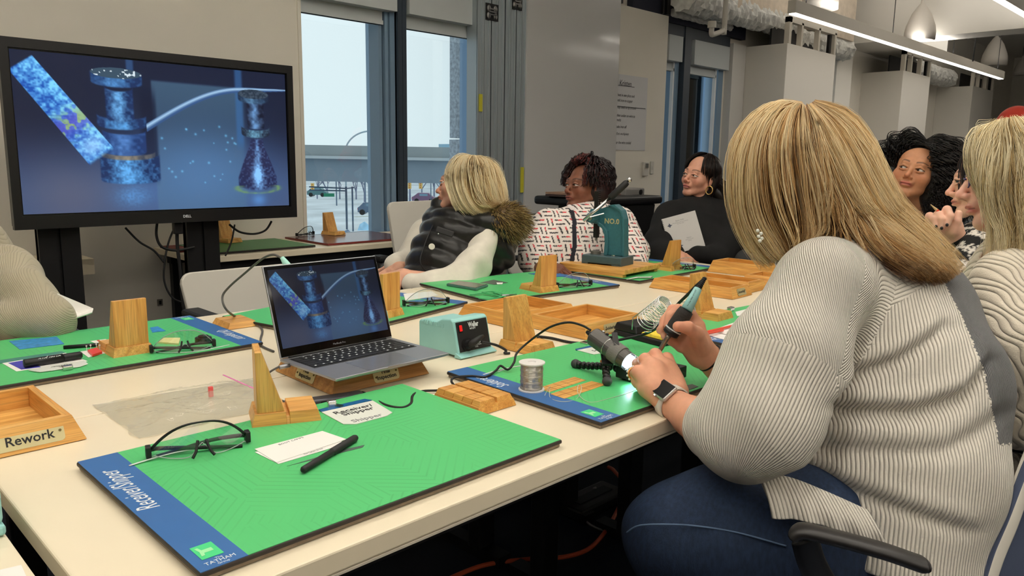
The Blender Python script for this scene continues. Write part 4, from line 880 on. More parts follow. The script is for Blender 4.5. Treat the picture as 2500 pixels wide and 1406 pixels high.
def tray(loc, rz, Wd, D, lb, H=0.037, fl=0.016, wall=0.010, solid=False, z=TZ, m=None, name='wooden_tray', group='wooden trays on the tables', floor_z=0.006):
    """outer size at the bottom; sides lean in towards the top"""
    t = thing(name, lb, 'tray', (loc[0], loc[1], z + 0.0012), rz, group)
    mw = m or W_x
    o0 = [(0, 0), (Wd, 0), (Wd, D), (0, D)]; o1 = [(fl, fl), (Wd - fl, fl), (Wd - fl, D - fl), (fl, D - fl)]; i1 = [(fl + wall, fl + wall), (Wd - fl - wall, fl + wall), (Wd - fl - wall, D - fl - wall), (fl + wall, D - fl - wall)]
    if solid: i1 = [(Wd / 2, D / 2)] * 4; MB().frustum((0, 0, Wd, D), (fl, fl, Wd - fl, D - fl), 0, H).build('body', mw, t, bevel=0.001); return t
    for k in range(4):
        j = (k + 1) % 4; vs = [(*o0[k], 0), (*o0[j], 0), (*o1[j], H), (*o1[k], H), (*i1[k], 0), (*i1[j], 0), (*i1[j], H), (*i1[k], H)]
        MB().add(vs, [(0, 1, 2, 3), (5, 4, 7, 6), (3, 2, 6, 7), (1, 0, 4, 5), (0, 3, 7, 4), (2, 1, 5, 6)]).build('side_panel', (m or W_x) if k % 2 == 0 else (m or W_y), t, bevel=0.0007)
    MB().box((i1[0][0] - 0.002, i1[0][1] - 0.002, 0.0005), (i1[2][0] + 0.002, i1[2][1] + 0.002, floor_z)).build('bottom_panel', W_x, t)
    return t
def face_M(par_loc, x, y, z, ang, lean):
    """label plane on a leaning face: ang = heading of the text direction"""
    ex = V((math.cos(ang), math.sin(ang), 0)); n = V((math.sin(ang), -math.cos(ang), 0)); ey = (V((0, 0, 1)) * math.cos(lean) - n * math.sin(lean))
    return frame(V((x, y, z)), ex, ey)
lean = math.atan2(0.016, 0.037)
tA = tray((1.512, 1.497), 0.0, 0.285, 0.24, 'wooden tray left of and behind the Soldering tray')
tB = tray((1.560, 1.272), 0.0, 0.272, 0.224, 'wooden tray labelled Soldering beside the wire coil stand', fl=0.014)
plate(tB, frame(V((0.115, 0.0045, 0.0165)), (1, 0, 0), (0, math.sin(lean) * 0.9, math.cos(lean))), 0.062, 0.024, 'Soldering', 0.0125)
tF = tray((0.803, 1.302), -0.02, 0.245, 0.243, 'darker wooden tray labelled Final Inspection, upturned under the laptop', m=W_d, solid=True)
plate(tF, frame(V((0.134, 0.0078, 0.0185)), (1, 0, 0), (0, math.sin(lean), math.cos(lean))), 0.064, 0.030, 'Final\nInspection', 0.0118)
plate(tF, frame(V((0.0078, 0.118, 0.0185)), (0, -1, 0), (math.sin(lean), 0, math.cos(lean))), 0.076, 0.030, 'Final\nInspection', 0.0118)
tR = tray((0.070, 1.372), 0.0, 0.303, 0.265, 'wooden tray labelled Rework cut off by the left edge', H=0.042, wall=0.012)
plate(tR, frame(V((0.222, 0.0082, 0.019)), (1, 0, 0), (0, math.sin(lean), math.cos(lean))), 0.10, 0.028, 'Rework', 0.0215)
tT = tray((2.420, 1.320), 0.03, 0.150, 0.345, 'long wooden tray labelled Assembly at the front of the stacked trays', fl=0.014)
plate(tT, frame(V((0.075, 0.006, 0.0185)), (1, 0, 0), (0, math.sin(lean), math.cos(lean))), 0.062, 0.025, 'Assembly', 0.0125)
tray((2.590, 1.345), 0.03, 0.145, 0.27, 'wooden tray directly behind the Assembly tray', fl=0.014)
tray((2.975, 1.50), 0.02, 0.165, 0.25, 'taller wooden tray farthest back by the black jacket', fl=0.016, H=0.05)
tray((2.80, 1.33), 0.02, 0.16, 0.165, 'small wooden tray in front of the farthest tray', fl=0.014, H=0.034)
# offcut block and grooved block
ob = thing('wood_block', 'small slanted oak piece beside the QA Inspector mat', 'block', (0.915, 2.005, TZ + 0.001), -0.05)
MB().frustum((0, 0, 0.088, 0.115), (0.008, 0.008, 0.080, 0.107), 0, 0.016).build('block_body', W_x, ob, bevel=0.001)
gb = thing('grooved_block', 'grooved oak block between the Receiver/Shipper and Solderer mats', 'block', (0.934, 1.012, TZ + 0.001), 0.0, None)
MB().frustum((0, 0, 0.100, 0.135), (0.004, 0.004, 0.096, 0.131), 0, 0.014).build('core', W_y, gb)
for r_ in range(2):
    for k in range(5):
        x0 = 0.0 + r_ * 0.051; y0 = k * 0.0272
        bx0 = x0 + (0.0 if r_ == 0 else 0.001); bx1 = x0 + (0.049 if r_ == 0 else 0.049)
        a = (bx0, y0 + (0 if k == 0 else 0.0008), bx1, y0 + (0.0262 if k < 4 else 0.0272))
        tp = (a[0] + (0.010 if r_ == 0 else 0.002), a[1] + (0.007 if k == 0 else 0), a[2] - (0.010 if r_ == 1 else 0.002), a[3] - (0.007 if k == 4 else 0))
        MB().frustum(a, tp, 0.0005, 0.024).build('pad', W_y, gb, bevel=0.0006)
# ------------------------------------------------------------------ safety glasses
def glasses(loc, rz, lb, z=TZ + MT + 0.0012, fold=True, s=1.0, thin=False):
    t = thing('safety_glasses', lb, 'glasses', (loc[0], loc[1], z), rz, 'safety glasses on the station mats')
    n = 22; arc = []; low = []
    for i in range(n + 1):
        a = -1 + 2 * i / n; x = 0.072 * a * s; y = 0.030 * (a * a) * s; zt = (0.013 + 0.045 * (1 - abs(a) ** 2.4)) * s; nose = 0.020 * math.exp(-(a / 0.16) ** 2); zb = (0.004 + nose * 1.1 + 0.006 * a ** 4) * s
        arc.append(V((x, y, zt))); low.append(V((x, y - 0.003 * s, min(zb, zt - 0.008))))
    mb = MB(); mb.add([tuple(p) for p in arc] + [tuple(p) for p in low], [(i, i + 1, n + 2 + i, n + 1 + i) for i in range(n)])
    mb.build('lens', M_lens, t, smooth=True)
    MB().tube(arc, [0.0014 + 0.0012 * abs(i / n * 2 - 1) if not thin else 0.0010 for i in range(n + 1)], 8).build('brow_bar', M_black if not thin else mat('clear_edge', (150, 160, 160), 0.15), t, smooth=True)
    MB().tube([V((q.x, q.y - 0.0005, q.z)) for q in low], 0.0009, 6).build('rim', mat('clear_rim', (200, 206, 206), 0.1, alpha=0.6), t, smooth=True)
    for sgn in (-1, 1):
        h = V((0.073 * sgn * s, 0.032 * s, 0.013 * s))
        pts = [h, h + V((-0.012 * sgn, 0.012, -0.002)) * s, V((0.02 * sgn, 0.030 + 0.008 * (sgn + 1), 0.010)) * s, V((-0.035 * sgn, 0.020 + 0.008 * (sgn + 1), 0.005)) * s, V((-0.062 * sgn, 0.014 + 0.008 * (sgn + 1), 0.0035)) * s]
        MB().tube(spline(pts, 5), [0.0036 * s - 0.00004 * i for i in range(21)], 8).build('temple', M_rubber, t, smooth=True)
        MB().box((h.x - 0.004, h.y - 0.010, 0.004 * s), (h.x + 0.004, h.y + 0.006, 0.022 * s)).build('hinge', M_black, t, bevel=0.0015)
    for sgn in (-1, 1): MB().tube(spline([V((0.006 * sgn, -0.002, 0.030)), V((0.010 * sgn, -0.010, 0.016)), V((0.016 * sgn, -0.014, 0.007))], 4), 0.0022, 6).build('nose_pad', M_rubber, t, smooth=True)
    return t
hg = glasses((0.466, 1.132), -0.265, 'clear safety glasses with a black brow bar standing on the Receiver/Shipper mat', s=1.0)
glasses(PZ(452, 860, 0.75)[:2], -0.25, 'clear safety glasses lying beside the QA Inspector lettering', thin=True, s=0.95)
glasses(PZ(1048, 748, 0.75)[:2], -0.35, 'clear safety glasses right of the card holder behind the laptop', thin=True)
glasses(PZ(1412, 702, 0.75)[:2], -0.3, 'clear safety glasses right of the card holder on the mat with the phone', thin=True)
glasses(PZ(1674, 660, 0.75)[:2], -0.3, 'clear safety glasses below the hands of the woman in the black sweater', thin=True)
glasses((1.93, 1.19), 1.2, 'clear safety glasses behind the hand holding the soldering iron', thin=True)
glasses((2.345, 4.01), 0.35, 'safety glasses on the side table by the left window', z=TZ + 0.0125)
ties = mat('white_plastic', (226, 230, 228), 0.3)
def tie(pts, lb, z=TZ + MT + 0.003, r=0.0022):
    o = MB().tube(spline([(x, y, z + (h if len(q_) > 2 else 0)) for q_ in pts for x, y, h in [tuple(q_) + (0,) * (3 - len(q_))]], 6), r, 6, flat=(0, 0, 1)).build('plastic_strap', ties, smooth=True); return tag(o, lb, 'strap')
tie([(0.372, 1.172), (0.41, 1.170, 0.003), (0.455, 1.165, 0.004), (0.50, 1.150)], 'white plastic strap under the glasses nearest the camera')
tie([PZ(1180, 915, 0.749)[:2], PZ(1220, 903, 0.749)[:2], PZ(1290, 890, 0.749)[:2]], 'pale plastic strap on the Solderer mat left of the spool')
tie([PZ(1215, 908, 0.749)[:2], PZ(1248, 898, 0.749)[:2], PZ(1292, 889, 0.749)[:2]], 'second pale plastic strap on the Solderer mat below the first', r=0.0016)
tie([PZ(420, 862, 0.749)[:2], PZ(480, 858, 0.749)[:2], PZ(560, 842, 0.749)[:2]], 'white plastic strap at the front edge of the QA Inspector mat')
# ------------------------------------------------------------------ laptop
LZ = TZ + 0.0012 + 0.037 + 0.0008
lp = thing('laptop', 'open silver laptop showing the blue solder picture on an upturned wooden tray', 'laptop', (0.776, 1.246, LZ), 0.028)
M_sil = mat('laptop_silver', (168, 170, 176), 0.34, metal=0.8, noise=0.01); M_key = mat('key_black', (22, 22, 24), 0.45)
LW, LD, LT = 0.304, 0.212, 0.0145
MB().frustum((0.02, 0.02, LW - 0.02, LD - 0.02), (0, 0, LW, LD), 0.001, 0.0095).frustum((0, 0, LW, LD), (0, 0, LW, LD), 0.0095, LT).build('base', M_sil, lp, bevel=0.0012, segs=2)
MB().box((0.014, 0.098, LT - 0.0002), (LW - 0.014, 0.198, LT + 0.0003)).build('key_well', mat('key_well', (40, 41, 44), 0.5), lp)
rows = [(14, 0.0085), (14, 0.0155), (14, 0.0155), (13, 0.0155), (12, 0.0155), (9, 0.0165)]
y = 0.1965
kp = lpal((22, 22, 24))
for ri, (n, kh) in enumerate(rows):
    x = 0.016; Wt = LW - 0.032; y -= kh + 0.0008
    ws = [1.0] * n
    if ri == 5: ws = [1, 1, 1, 1.25, 5.2, 1.25, 1, 1, 1]
    elif ri in (2,): ws[0] = 1.5
    elif ri == 3: ws[0] = 1.75; ws[-1] = 1.8
    elif ri == 4: ws[0] = 2.2; ws[-1] = 2.2
    elif ri == 1: ws[-1] = 1.5
    u_ = Wt / sum(ws)
    for k in range(n):
        MB().box((x + 0.0008, y, LT), (x + ws[k] * u_ - 0.0008, y + kh - 0.0008, LT + 0.0014)).build('key', M_key, lp)
        if ri < 5 and 0 < k < n - 1 or ri == 5 and k != 4: MB().box((x + ws[k] * u_ * 0.4, y + kh * 0.35, LT + 0.0014), (x + ws[k] * u_ * 0.6, y + kh * 0.6, LT + 0.0016)).build('key_letter', M_wprint, lp)
        x += ws[k] * u_
MB().box((0.085, 0.008, LT - 0.0001), (0.219, 0.090, LT + 0.0003)).build('trackpad', mat('trackpad', (158, 160, 166), 0.25, metal=0.75), lp)
MB().box((0.131, -0.0006, LT - 0.003), (0.173, 0.003, LT + 0.0002)).build('lid_notch', M_sil, lp)
TL = math.radians(18)
LM = Matrix.Translation((0, LD - 0.004, LT + 0.002)) @ Matrix.Rotation(-TL, 4, 'X')
lid = MB().box((0, 0.001, 0), (LW, 0.0065, 0.206), M=LM).build('lid', M_sil, lp, bevel=0.002)
MB().box((0.0025, -0.0004, 0.002), (LW - 0.0025, 0.001, 0.2035), M=LM).build('screen_glass', mat('screen_black', (8, 8, 10), 0.08), lp, bevel=0.0)
screen('screen', 280, 176, LM @ Matrix.Translation((0.009, -0.0008, 0.020)), LW - 0.018, 0.176, screen_mat('laptop_screen', 0.50), lp)
text('MacBook Pro', 0.0062, 'lettering', M_grey, lp, LM @ frame(V((LW / 2, -0.0007, 0.010)), (1, 0, 0), (0, 0, 1)))
MB().cyl((0.02, LD - 0.003, LT + 0.001), (LW - 0.02, LD - 0.003, LT + 0.001), 0.0035, n=10).build('hinge', M_black, lp, smooth=True)
lp.scale = (0.965,) * 3
# charger plug and cables on the left side of the laptop
pl = MB().cyl((-0.022, 0.175, 0.008), (0.001, 0.175, 0.008), 0.0045, n=10).build('usb_plug', M_sil, lp, smooth=True)
M_cab = mat('cable_grey', (84, 82, 80), 0.5)
cable('charging_cable', [PZ(722, 887, 0.785), PZ(695, 890, 0.785), PZ(672, 900, 0.780), PZ(655, 912, 0.770), PZ(648, 930, 0.75), PZ(652, 950, 0.738), PZ(680, 975, 0.738), PZ(718, 985, 0.742)], 0.0022, 'grey cable from the laptop to the hub behind the card holder', M_cab)
hb = thing('usb_hub', 'dark grey metal hub with ports lying in front of the laptop', 'hub', (0.722, 1.268, TZ + 0.001), -0.27)
MB().box((0, 0, 0), (0.118, 0.028, 0.013)).build('hub_body', mat('hub_grey', (92, 92, 98), 0.35, metal=0.6), hb, bevel=0.003)
for x in (0.030, 0.062, 0.090): MB().box((x, -0.0005, 0.004), (x + 0.013, 0.001, 0.009)).build('port', M_black, hb)
cable('hub_cable', [PZ(865, 962, 0.742), PZ(885, 958, 0.742), PZ(905, 968, 0.742), PZ(940, 988, 0.749), PZ(980, 995, 0.749), PZ(1003, 985, 0.749), PZ(1008, 965, 0.749), PZ(1030, 955, 0.742), PZ(1068, 953, 0.740), PZ(1095, 950, 0.738), PZ(1110, 945, 0.738), PZ(1102, 930, 0.75), PZ(1112, 921, 0.752), PZ(1150, 918, 0.751), PZ(1185, 920, 0.751), PZ(1210, 905, 0.755), PZ(1222, 893, 0.758), PZ(1240, 902, 0.755), PZ(1255, 885, 0.765), PZ(1262, 862, 0.775), PZ(1290, 835, 0.79), PX(1340, 800, 1.74), PX(1385, 787, 1.72), PX(1420, 794, 1.69), PX(1442, 806, 1.67)], 0.0026, 'black cable running from the hub over the Solderer mat to the microscope')
cable('iron_cable', [PZ(1175, 835, 0.770), PZ(1210, 842, 0.760), PZ(1235, 855, 0.745), PZ(1232, 862, 0.739), PZ(1245, 862, 0.7385)], 0.0032, 'black lead plugged into the soldering station')
cable('iron_cable', [PX(1722, 680, 1.60), PX(1704, 694, 1.64), PX(1680, 718, 1.70), PX(1650, 748, 1.76), PX(1634, 775, 1.80), PX(1610, 797, 1.84), PZ(1575, 815, 0.780), PZ(1520, 828, 0.768), PZ(1480, 836, 0.75), PZ(1435, 838, 0.739), PZ(1390, 835, 0.739), PZ(1345, 825, 0.739), PZ(1310, 822, 0.739), PZ(1330, 832, 0.739)], 0.0035, 'thick black lead looping from the soldering iron behind its stand')
cable('webcam_cable', [PX(690, 632, 1.92), PX(668, 622, 1.96), PX(640, 632, 2.0), PX(600, 665, 2.05), PX(560, 700, 2.08), PX(543, 725, 2.08), PX(552, 755, 2.05), PZ(580, 775, 0.742), PZ(620, 787, 0.739), PZ(640, 805, 0.738), PZ(636, 830, 0.738), PZ(640, 845, 0.738), PZ(668, 858, 0.738)], 0.0030, 'dark grey cable arching left of the laptop up to the mint coloured grip', M_cab)
mg = thing('mint_grip', 'mint coloured tool grip standing up behind the laptop lid', 'tool', PX(720, 690, 1.9)); MB().tube([PX(688, 628, 1.9), PX(696, 640, 1.9), PX(708, 656, 1.9), PX(728, 700, 1.9)], [0.005, 0.008, 0.010, 0.012], 12).build('grip_body', mat('mint', (170, 226, 214), 0.4), mg, smooth=True, world=True)
# ------------------------------------------------------------------ zip bag
def heightfield(name, corners, nu, nv, hf, m, parent, thick=0.004):
    P = []
    for j in range(nv):
        for i in range(nu):
            u, v = i / (nu - 1), j / (nv - 1); a = V(corners[0]).lerp(V(corners[1]), u); b = V(corners[3]).lerp(V(corners[2]), u); p = a.lerp(b, v); dx, dy, h = hf(u, v); P.append((p.x + dx, p.y + dy, p.z + h))
    F = [(j * nu + i, j * nu + i + 1, (j + 1) * nu + i + 1, (j + 1) * nu + i) for j in range(nv - 1) for i in range(nu - 1)]
    return MB().add(P, F).build(name, m, parent, smooth=True, world=True)
from mathutils import noise as mn
bag = thing('zip_bag', 'crumpled clear plastic zip bag lying on the table', 'bag', (0.43, 1.32, TZ), 0)
mbag = bpy.data.materials.new('bag_film'); mbag.use_nodes = True; n_ = mbag.node_tree; n_.nodes.clear()
o_ = n_.nodes.new('ShaderNodeOutputMaterial'); t1 = n_.nodes.new('ShaderNodeBsdfTransparent'); t1.inputs[0].default_value = (0.96, 0.96, 0.94, 1); g1 = n_.nodes.new('ShaderNodeBsdfPrincipled'); g1.inputs['Base Color'].default_value = lin((222, 220, 206)) + (1,); g1.inputs['Roughness'].default_value = 0.07; g1.inputs['Specular IOR Level'].default_value = 1.0
mxx = n_.nodes.new('ShaderNodeMixShader'); mxx.inputs[0].default_value = 0.30; n_.links.new(t1.outputs[0], mxx.inputs[1]); n_.links.new(g1.outputs[0], mxx.inputs[2]); n_.links.new(mxx.outputs[0], o_.inputs[0])
def bagh(u, v):
    e = min(u, 1 - u, v * 0.8, (1 - v)) * 6; e = max(0, min(1, e)); h = 0.002 + e * (0.016 - 0.012 * abs(mn.noise(V((u * 4, v * 4, 0.3)))) - 0.008 * abs(mn.noise(V((u * 9 + v * 4, v * 12, 1.3)))) - 0.003 * abs(mn.noise(V((u * 24, v * 26, 4)))))
    return 0.012 * mn.noise(V((u * 3, v * 5, 2))), 0.016 * mn.noise(V((u * 4, v * 3, 7))), h
bc = [PZ(340, 1072, TZ), PZ(655, 1000, TZ), PZ(655, 918, TZ), PZ(225, 990, TZ)]
heightfield('film', bc, 90, 60, bagh, mbag, bag)
heightfield('film', bc, 12, 8, lambda u, v: (0, 0, 0.0012), mbag, bag)
a, b = PZ(545, 915, TZ + 0.02), PZ(628, 952, TZ + 0.012)
MB().tube(spline([a, a.lerp(b, 0.35) + V((0, 0.004, 0)), a.lerp(b, 0.7), b, PZ(690, 985, TZ + 0.01)], 6), 0.0022, 6, flat=(0, 0, 1)).build('zip', mat('zip_pink', (226, 130, 186), 0.35), bag, smooth=True, world=True)
MB().box((-0.004, -0.003, 0), (0.004, 0.003, 0.02)).build('red_piece', mat('zip_red', (230, 90, 90), 0.4), bag).location = (0.19, 0.13, 0.004)
# ------------------------------------------------------------------ badge, card, pen, marks on the Receiver/Shipper mat
ZM = TZ + 0.0015 + MT + 0.0012
bd = thing('name_badge', 'clear name badge reading Receiver/Shipper on the mat nearest the camera', 'badge', (0.727, 1.103, ZM), 0.0)
def P2(px, py): q = PZ(px, py, ZM); return (q.x - 0.727, q.y - 1.103)
q_ = [(785, 1007), (910, 979), (958, 1008), (945, 1016), (870, 1036), (838, 1036)]; pts = [P2(*p) for p in q_]
MB().prism(pts[::-1], 0, 0.0012).build('card', mat('badge_white', (236, 240, 232), 0.25), bd)
q_ = [(785, 1007), (778, 1001), (890, 975), (908, 978)]; MB().prism([P2(*p) for p in q_][::-1], 0.0, 0.0014).build('header_band', mat('badge_blue', (24, 92, 150), 0.3), bd)
ux = V((*P2(905, 988), 0)) - V((*P2(800, 1012), 0)); 
text('Receiver/\nShipper', 0.021, 'lettering', M_ink, bd, frame(V((*P2(868, 1003), 0.0014)), ux, (-ux.y, ux.x, 0)), bold=0.0003, lsp=0.78)
text('Shipper', 0.020, 'lettering', M_grey, bd, frame(V((*P2(896, 1022), 0.0014)), ux, (-ux.y, ux.x, 0)), bold=0.0002)
cl = thing('badge_clip', 'clear badge clip with metal jaw beside the hub', 'clip', PZ(810, 985, TZ + 0.02)); MB().box((-0.008, -0.006, -0.006), (0.008, 0.006, 0.006), M=Matrix.Rotation(-0.3, 4, 'Z')).build('jaw', M_chrome, cl, bevel=0.002)
MB().box((0.0, -0.02, -0.004), (0.010, 0.0, -0.002), M=Matrix.Rotation(0.3, 4, 'Z')).build('strap', M_lens, cl)
cd_ = thing('printed_card', 'white printed card lying under the black pen on the nearest mat', 'card', (0.555, 1.06, ZM), 0.0)
def P3(px, py): q = PZ(px, py, ZM); return (q.x - 0.555, q.y - 1.06)
MB().prism([P3(*p) for p in ((622, 1104), (680, 1133), (850, 1082), (800, 1070))][::-1][::-1], 0, 0.0006).build('lower_sheet', M_paper, cd_)
MB().prism([P3(*p) for p in ((622, 1098), (675, 1131), (846, 1074), (787, 1054))], 0.001, 0.0016).build('card', M_paper, cd_)
e1 = V((*P3(846, 1074), 0)) - V((*P3(675, 1131), 0))
text('BOOT CAMPS', 0.0075, 'lettering', M_grey, cd_, frame(V((*P3(711, 1079), 0.0018)), e1, (-e1.y, e1.x, 0))); text('The Tatham Group', 0.0045, 'lettering', M_grey, cd_, frame(V((*P3(765, 1104), 0.0018)), e1, (-e1.y, e1.x, 0)))
a, b = PZ(738, 1148, ZM + 0.006), PZ(869, 1068, ZM + 0.006)
pn = thing('pen', 'matte black capped pen lying across the printed card', 'pen', a); mid = a.lerp(b, 0.52)
MB().tube([a, a.lerp(b, 0.02), mid], [0.0036, 0.0052, 0.0056], 14).build('barrel', mat('pen_black', (34, 34, 36), 0.55), pn, smooth=True, world=True); MB().tube([mid, a.lerp(b, 0.54), b.lerp(a, 0.03), b], [0.0052, 0.0064, 0.0062, 0.0048], 14).build('cap', mat('pen_black', (0, 0, 0)), pn, smooth=True, world=True)
sc_ = thing('printed_scalpel', 'grey scalpel outline printed under the pen on the nearest mat', 'print', (0, 0, 0)); MB().prism([tuple(PZ(*p, ZM)[:2]) for p in ((700, 1138), (835, 1098), (890, 1086), (885, 1092), (838, 1104))], ZM - 0.0002, ZM + 0.0001).build('print', mat('scalpel_grey', (78, 96, 88), 0.5), sc_)
# ------------------------------------------------------------------ things on the QA Inspector mat
def flat(name, lb, cat, quad, m, z=ZM, th=0.0006, group=None):
    c = V((0, 0, 0)); pts = [PZ(px, py, z) for px, py in quad]; c = sum(pts, V((0, 0, 0))) / len(pts); o = MB().prism([(p.x - c.x, p.y - c.y) for p in pts][::-1], 0, th).build(name, m); o.location = (c.x, c.y, z); return tag(o, lb, cat, group)
flat('photo_print', 'blue photo print at the left of the QA Inspector mat', 'print', ((22, 833), (138, 822), (157, 840), (48, 853)), mat('print_blue', (56, 140, 205), 0.35, noise=0.3, nscale=60))
flat('photo_print', 'small blue photo print behind the holder on the QA Inspector mat', 'print', ((366, 800), (385, 797), (405, 808), (372, 812)), mat('print_blue', (0, 0, 0)))
bk_ = thing('data_card', 'printed card with a violet field under the marker pen', 'card', (0, 0, 0)); MB().prism([tuple(PZ(*p, ZM)[:2]) for p in ((0, 884), (150, 858), (214, 882), (40, 907))], ZM, ZM + 0.0007).build('sheet', M_paper, bk_); MB().prism([tuple(PZ(*p, ZM)[:2]) for p in ((20, 887), (60, 880), (100, 897), (52, 903))], ZM + 0.0008, ZM + 0.001).build('violet_field', mat('violet', (66, 64, 176), 0.5), bk_)
MB().prism([tuple(PZ(*p, ZM)[:2]) for p in ((0, 880), (150, 858), (160, 862), (0, 888))], ZM + 0.0008, ZM + 0.0011).build('ruler_edge', mat('ruler_teal', (60, 130, 120), 0.4), bk_)
a, b = PZ(58, 888, ZM + 0.010), PZ(200, 866, ZM + 0.010); mk = thing('marker_pen', 'thick black marker pen on the QA Inspector mat', 'pen', a)
MB().tube([a, a.lerp(b, 0.01), a.lerp(b, 0.66)], [0.0085, 0.0095, 0.0095], 16).build('barrel', M_black, mk, smooth=True, world=True); MB().tube([a.lerp(b, 0.66), a.lerp(b, 0.69), a.lerp(b, 0.97), b], [0.0075, 0.0085, 0.0085, 0.006], 16).build('cap', M_black, mk, smooth=True, world=True)
ex = (a - b).normalized(); eyy = V((0, 0, 1)).cross(ex)
lo = text('Sharpie', 0.015, 'lettering', M_wprint, None, frame(b.lerp(a, 0.52) + V((-0.0062, -0.0062, 0.0045)), ex, V((-0.45, -0.45, 0)).normalized() * -0.5 - V((0, 0, 1)) * 0.8), shear=0.3, bold=0.0002); lo.matrix_world = Matrix(); lo.parent = mk; lo.matrix_parent_inverse = mk.matrix_world.inverted()
qb = thing('name_badge', 'name badge reading QA Inspector upside down at the mat edge', 'badge', (0, 0, 0)); MB().prism([tuple(PZ(*p, ZM)[:2]) for p in ((70, 906), (98, 910), (195, 897), (215, 890), (205, 882), (120, 894))], ZM + 0.001, ZM + 0.0022).build('card', mat('badge_white', (0, 0, 0)), qb)
u1 = (PZ(110, 902, ZM) - PZ(200, 888, ZM)); text('QA\nInspector', 0.011, 'lettering', M_ink, qb, frame(PZ(152, 896, ZM) + V((0, 0, 0.0026)), u1, (-u1.y, u1.x, 0)), lsp=0.8)
qc = thing('badge_clip', 'badge clip lying in front of the QA Inspector badge', 'clip', PZ(165, 903, ZM)); MB().box((-0.010, -0.006, 0), (0.010, 0.006, 0.010)).build('jaw', M_chrome, qc, bevel=0.002)
a, b = PZ(155, 848, ZM + 0.004), PZ(284, 838, ZM + 0.004); tag(MB().tube([a, b], 0.0045, 10).build('slim_pen', M_black, smooth=True), 'slim black pen with metal clip behind the red clip card', 'pen')
flat('swatch_card', 'white card with a red stripe behind the slim black pen', 'card', ((220, 833), (258, 828), (270, 834), (232, 838)), M_paper)
flat('red_stripe', 'red stripe on the swatch card', 'sticker', ((236, 831), (242, 830), (252, 836), (246, 837)), mat('red_plastic', (226, 66, 52), 0.4), z=ZM + 0.001)
rc = thing('clip_card', 'white card with a red centre and small pins beside the holder', 'card', (0, 0, 0)); MB().prism([tuple(PZ(*p, ZM)[:2]) for p in ((196, 859), (262, 849), (275, 858), (216, 873))], ZM, ZM + 0.001).build('card', M_paper, rc); MB().prism([tuple(PZ(*p, ZM)[:2]) for p in ((214, 860), (236, 854), (250, 864), (226, 872))], ZM + 0.001, ZM + 0.006).build('red_block', mat('red_plastic', (0, 0, 0)), rc)
for px, py in ((212, 858), (222, 856), (236, 853), (246, 850), (244, 856)): p = PZ(px, py, ZM); MB().cyl(p, p + V((0, 0, 0.012)), 0.0008, n=6).sphere(p + V((0, 0, 0.013)), 0.002, 8, 6).build('pin', M_wprint, rc)
flat('sticky_note', 'yellow sticky note under the glasses on the QA Inspector mat', 'note', ((386, 838), (400, 828), (440, 828), (436, 842)), mat('note_yellow', (232, 226, 160), 0.7), th=0.004)
tb = thing('tape_case', 'small black round case at the right of the QA Inspector mat glasses', 'case', PZ(497, 836, ZM)); MB().cyl((0, 0, 0), (0, 0, 0.014), 0.020, n=20).build('case_body', M_black, tb, bevel=0.002); MB().cyl((0.0, 0, 0.014), (0, 0, 0.018), 0.012, n=16).build('case_knob', M_rubber, tb)
# papers, pencils on the near right mat
flat('printed_sheet', 'white printed sheet over the mat behind the sleeve of the woman soldering', 'paper', ((1723, 818), (1812, 842), (1960, 800), (1850, 775)), M_paper, th=0.002)
flat('printed_sheet', 'upper white printed sheet beside the red pencils', 'paper', ((1738, 808), (1816, 828), (1960, 780), (1830, 775)), M_paper, z=ZM + 0.003, th=0.002)
for k, (p, q, lb) in enumerate((((1708, 814), (1790, 795), 'upper of two red pencils on the near right mat'), ((1712, 818), (1765, 806), 'lower of two red pencils on the near right mat'))):
    a, b = PZ(*p, ZM + 0.010), PZ(*q, ZM + 0.010); t = thing('red_pencil', lb, 'pencil', a); MB().tube([a.lerp(b, 0.06), b], 0.0036, 6).build('shaft', mat('pencil_red', (226, 84, 60), 0.4), t, world=True); MB().tube([a, a.lerp(b, 0.06)], [0.0008, 0.0034], 6).build('sharpened_tip', mat('pencil_wood', (226, 196, 150), 0.6), t, world=True)
c_ = thing('badge_clip', 'clear badge clip behind the rightmost card holder', 'clip', PZ(1784, 755, TZ + 0.02)); MB().box((-0.012, -0.008, -0.008), (0.012, 0.008, 0.008)).build('jaw', M_chrome, c_, bevel=0.003)
flat('name_badge', 'white name badge partly hidden right of the rightmost card holder', 'badge', ((1795, 762), (1850, 748), (1870, 760), (1800, 772)), M_paper, th=0.001)
# phone, pliers etc on the far mat
ph = thing('smartphone', 'dark smartphone in a clear green case on the far mat', 'phone', (1.825, 2.055, ZM), -1.05 + PI); 
ph.rotation_euler = (0, 0, 0); ph.matrix_world = Matrix.Translation(V((1.825, 2.055, ZM)))
pp = [PZ(*p, ZM) for p in ((1090, 698), (1118, 691), (1192, 700), (1162, 710))]; pc_ = [(p.x - 1.825, p.y - 2.055) for p in pp]
MB().prism(pc_, 0.0, 0.009).build('case', mat('phone_case', (84, 118, 112), 0.2), ph, bevel=0.002); cx = sum(p[0] for p in pc_) / 4; cy_ = sum(p[1] for p in pc_) / 4
MB().prism([(cx + (a - cx) * 0.93, cy_ + (b - cy_) * 0.93) for a, b in pc_], 0.009, 0.010).build('screen', mat('phone_glass', (24, 24, 28), 0.06), ph)
flat('printed_patch', 'dark grey square printed on the far mat right of the phone', 'print', ((1172, 690), (1205, 683), (1240, 690), (1208, 695)), mat('patch_grey', (84, 92, 84), 0.5))
flat('white_chip', 'small white scrap on the dark square of the far mat', 'scrap', ((1212, 690), (1228, 690), (1226, 694), (1214, 694)), M_paper, z=ZM + 0.001)
pliers = thing('pliers', 'green handled pliers lying on the front edge of the far mat', 'pliers', PZ(1230, 720, ZM))
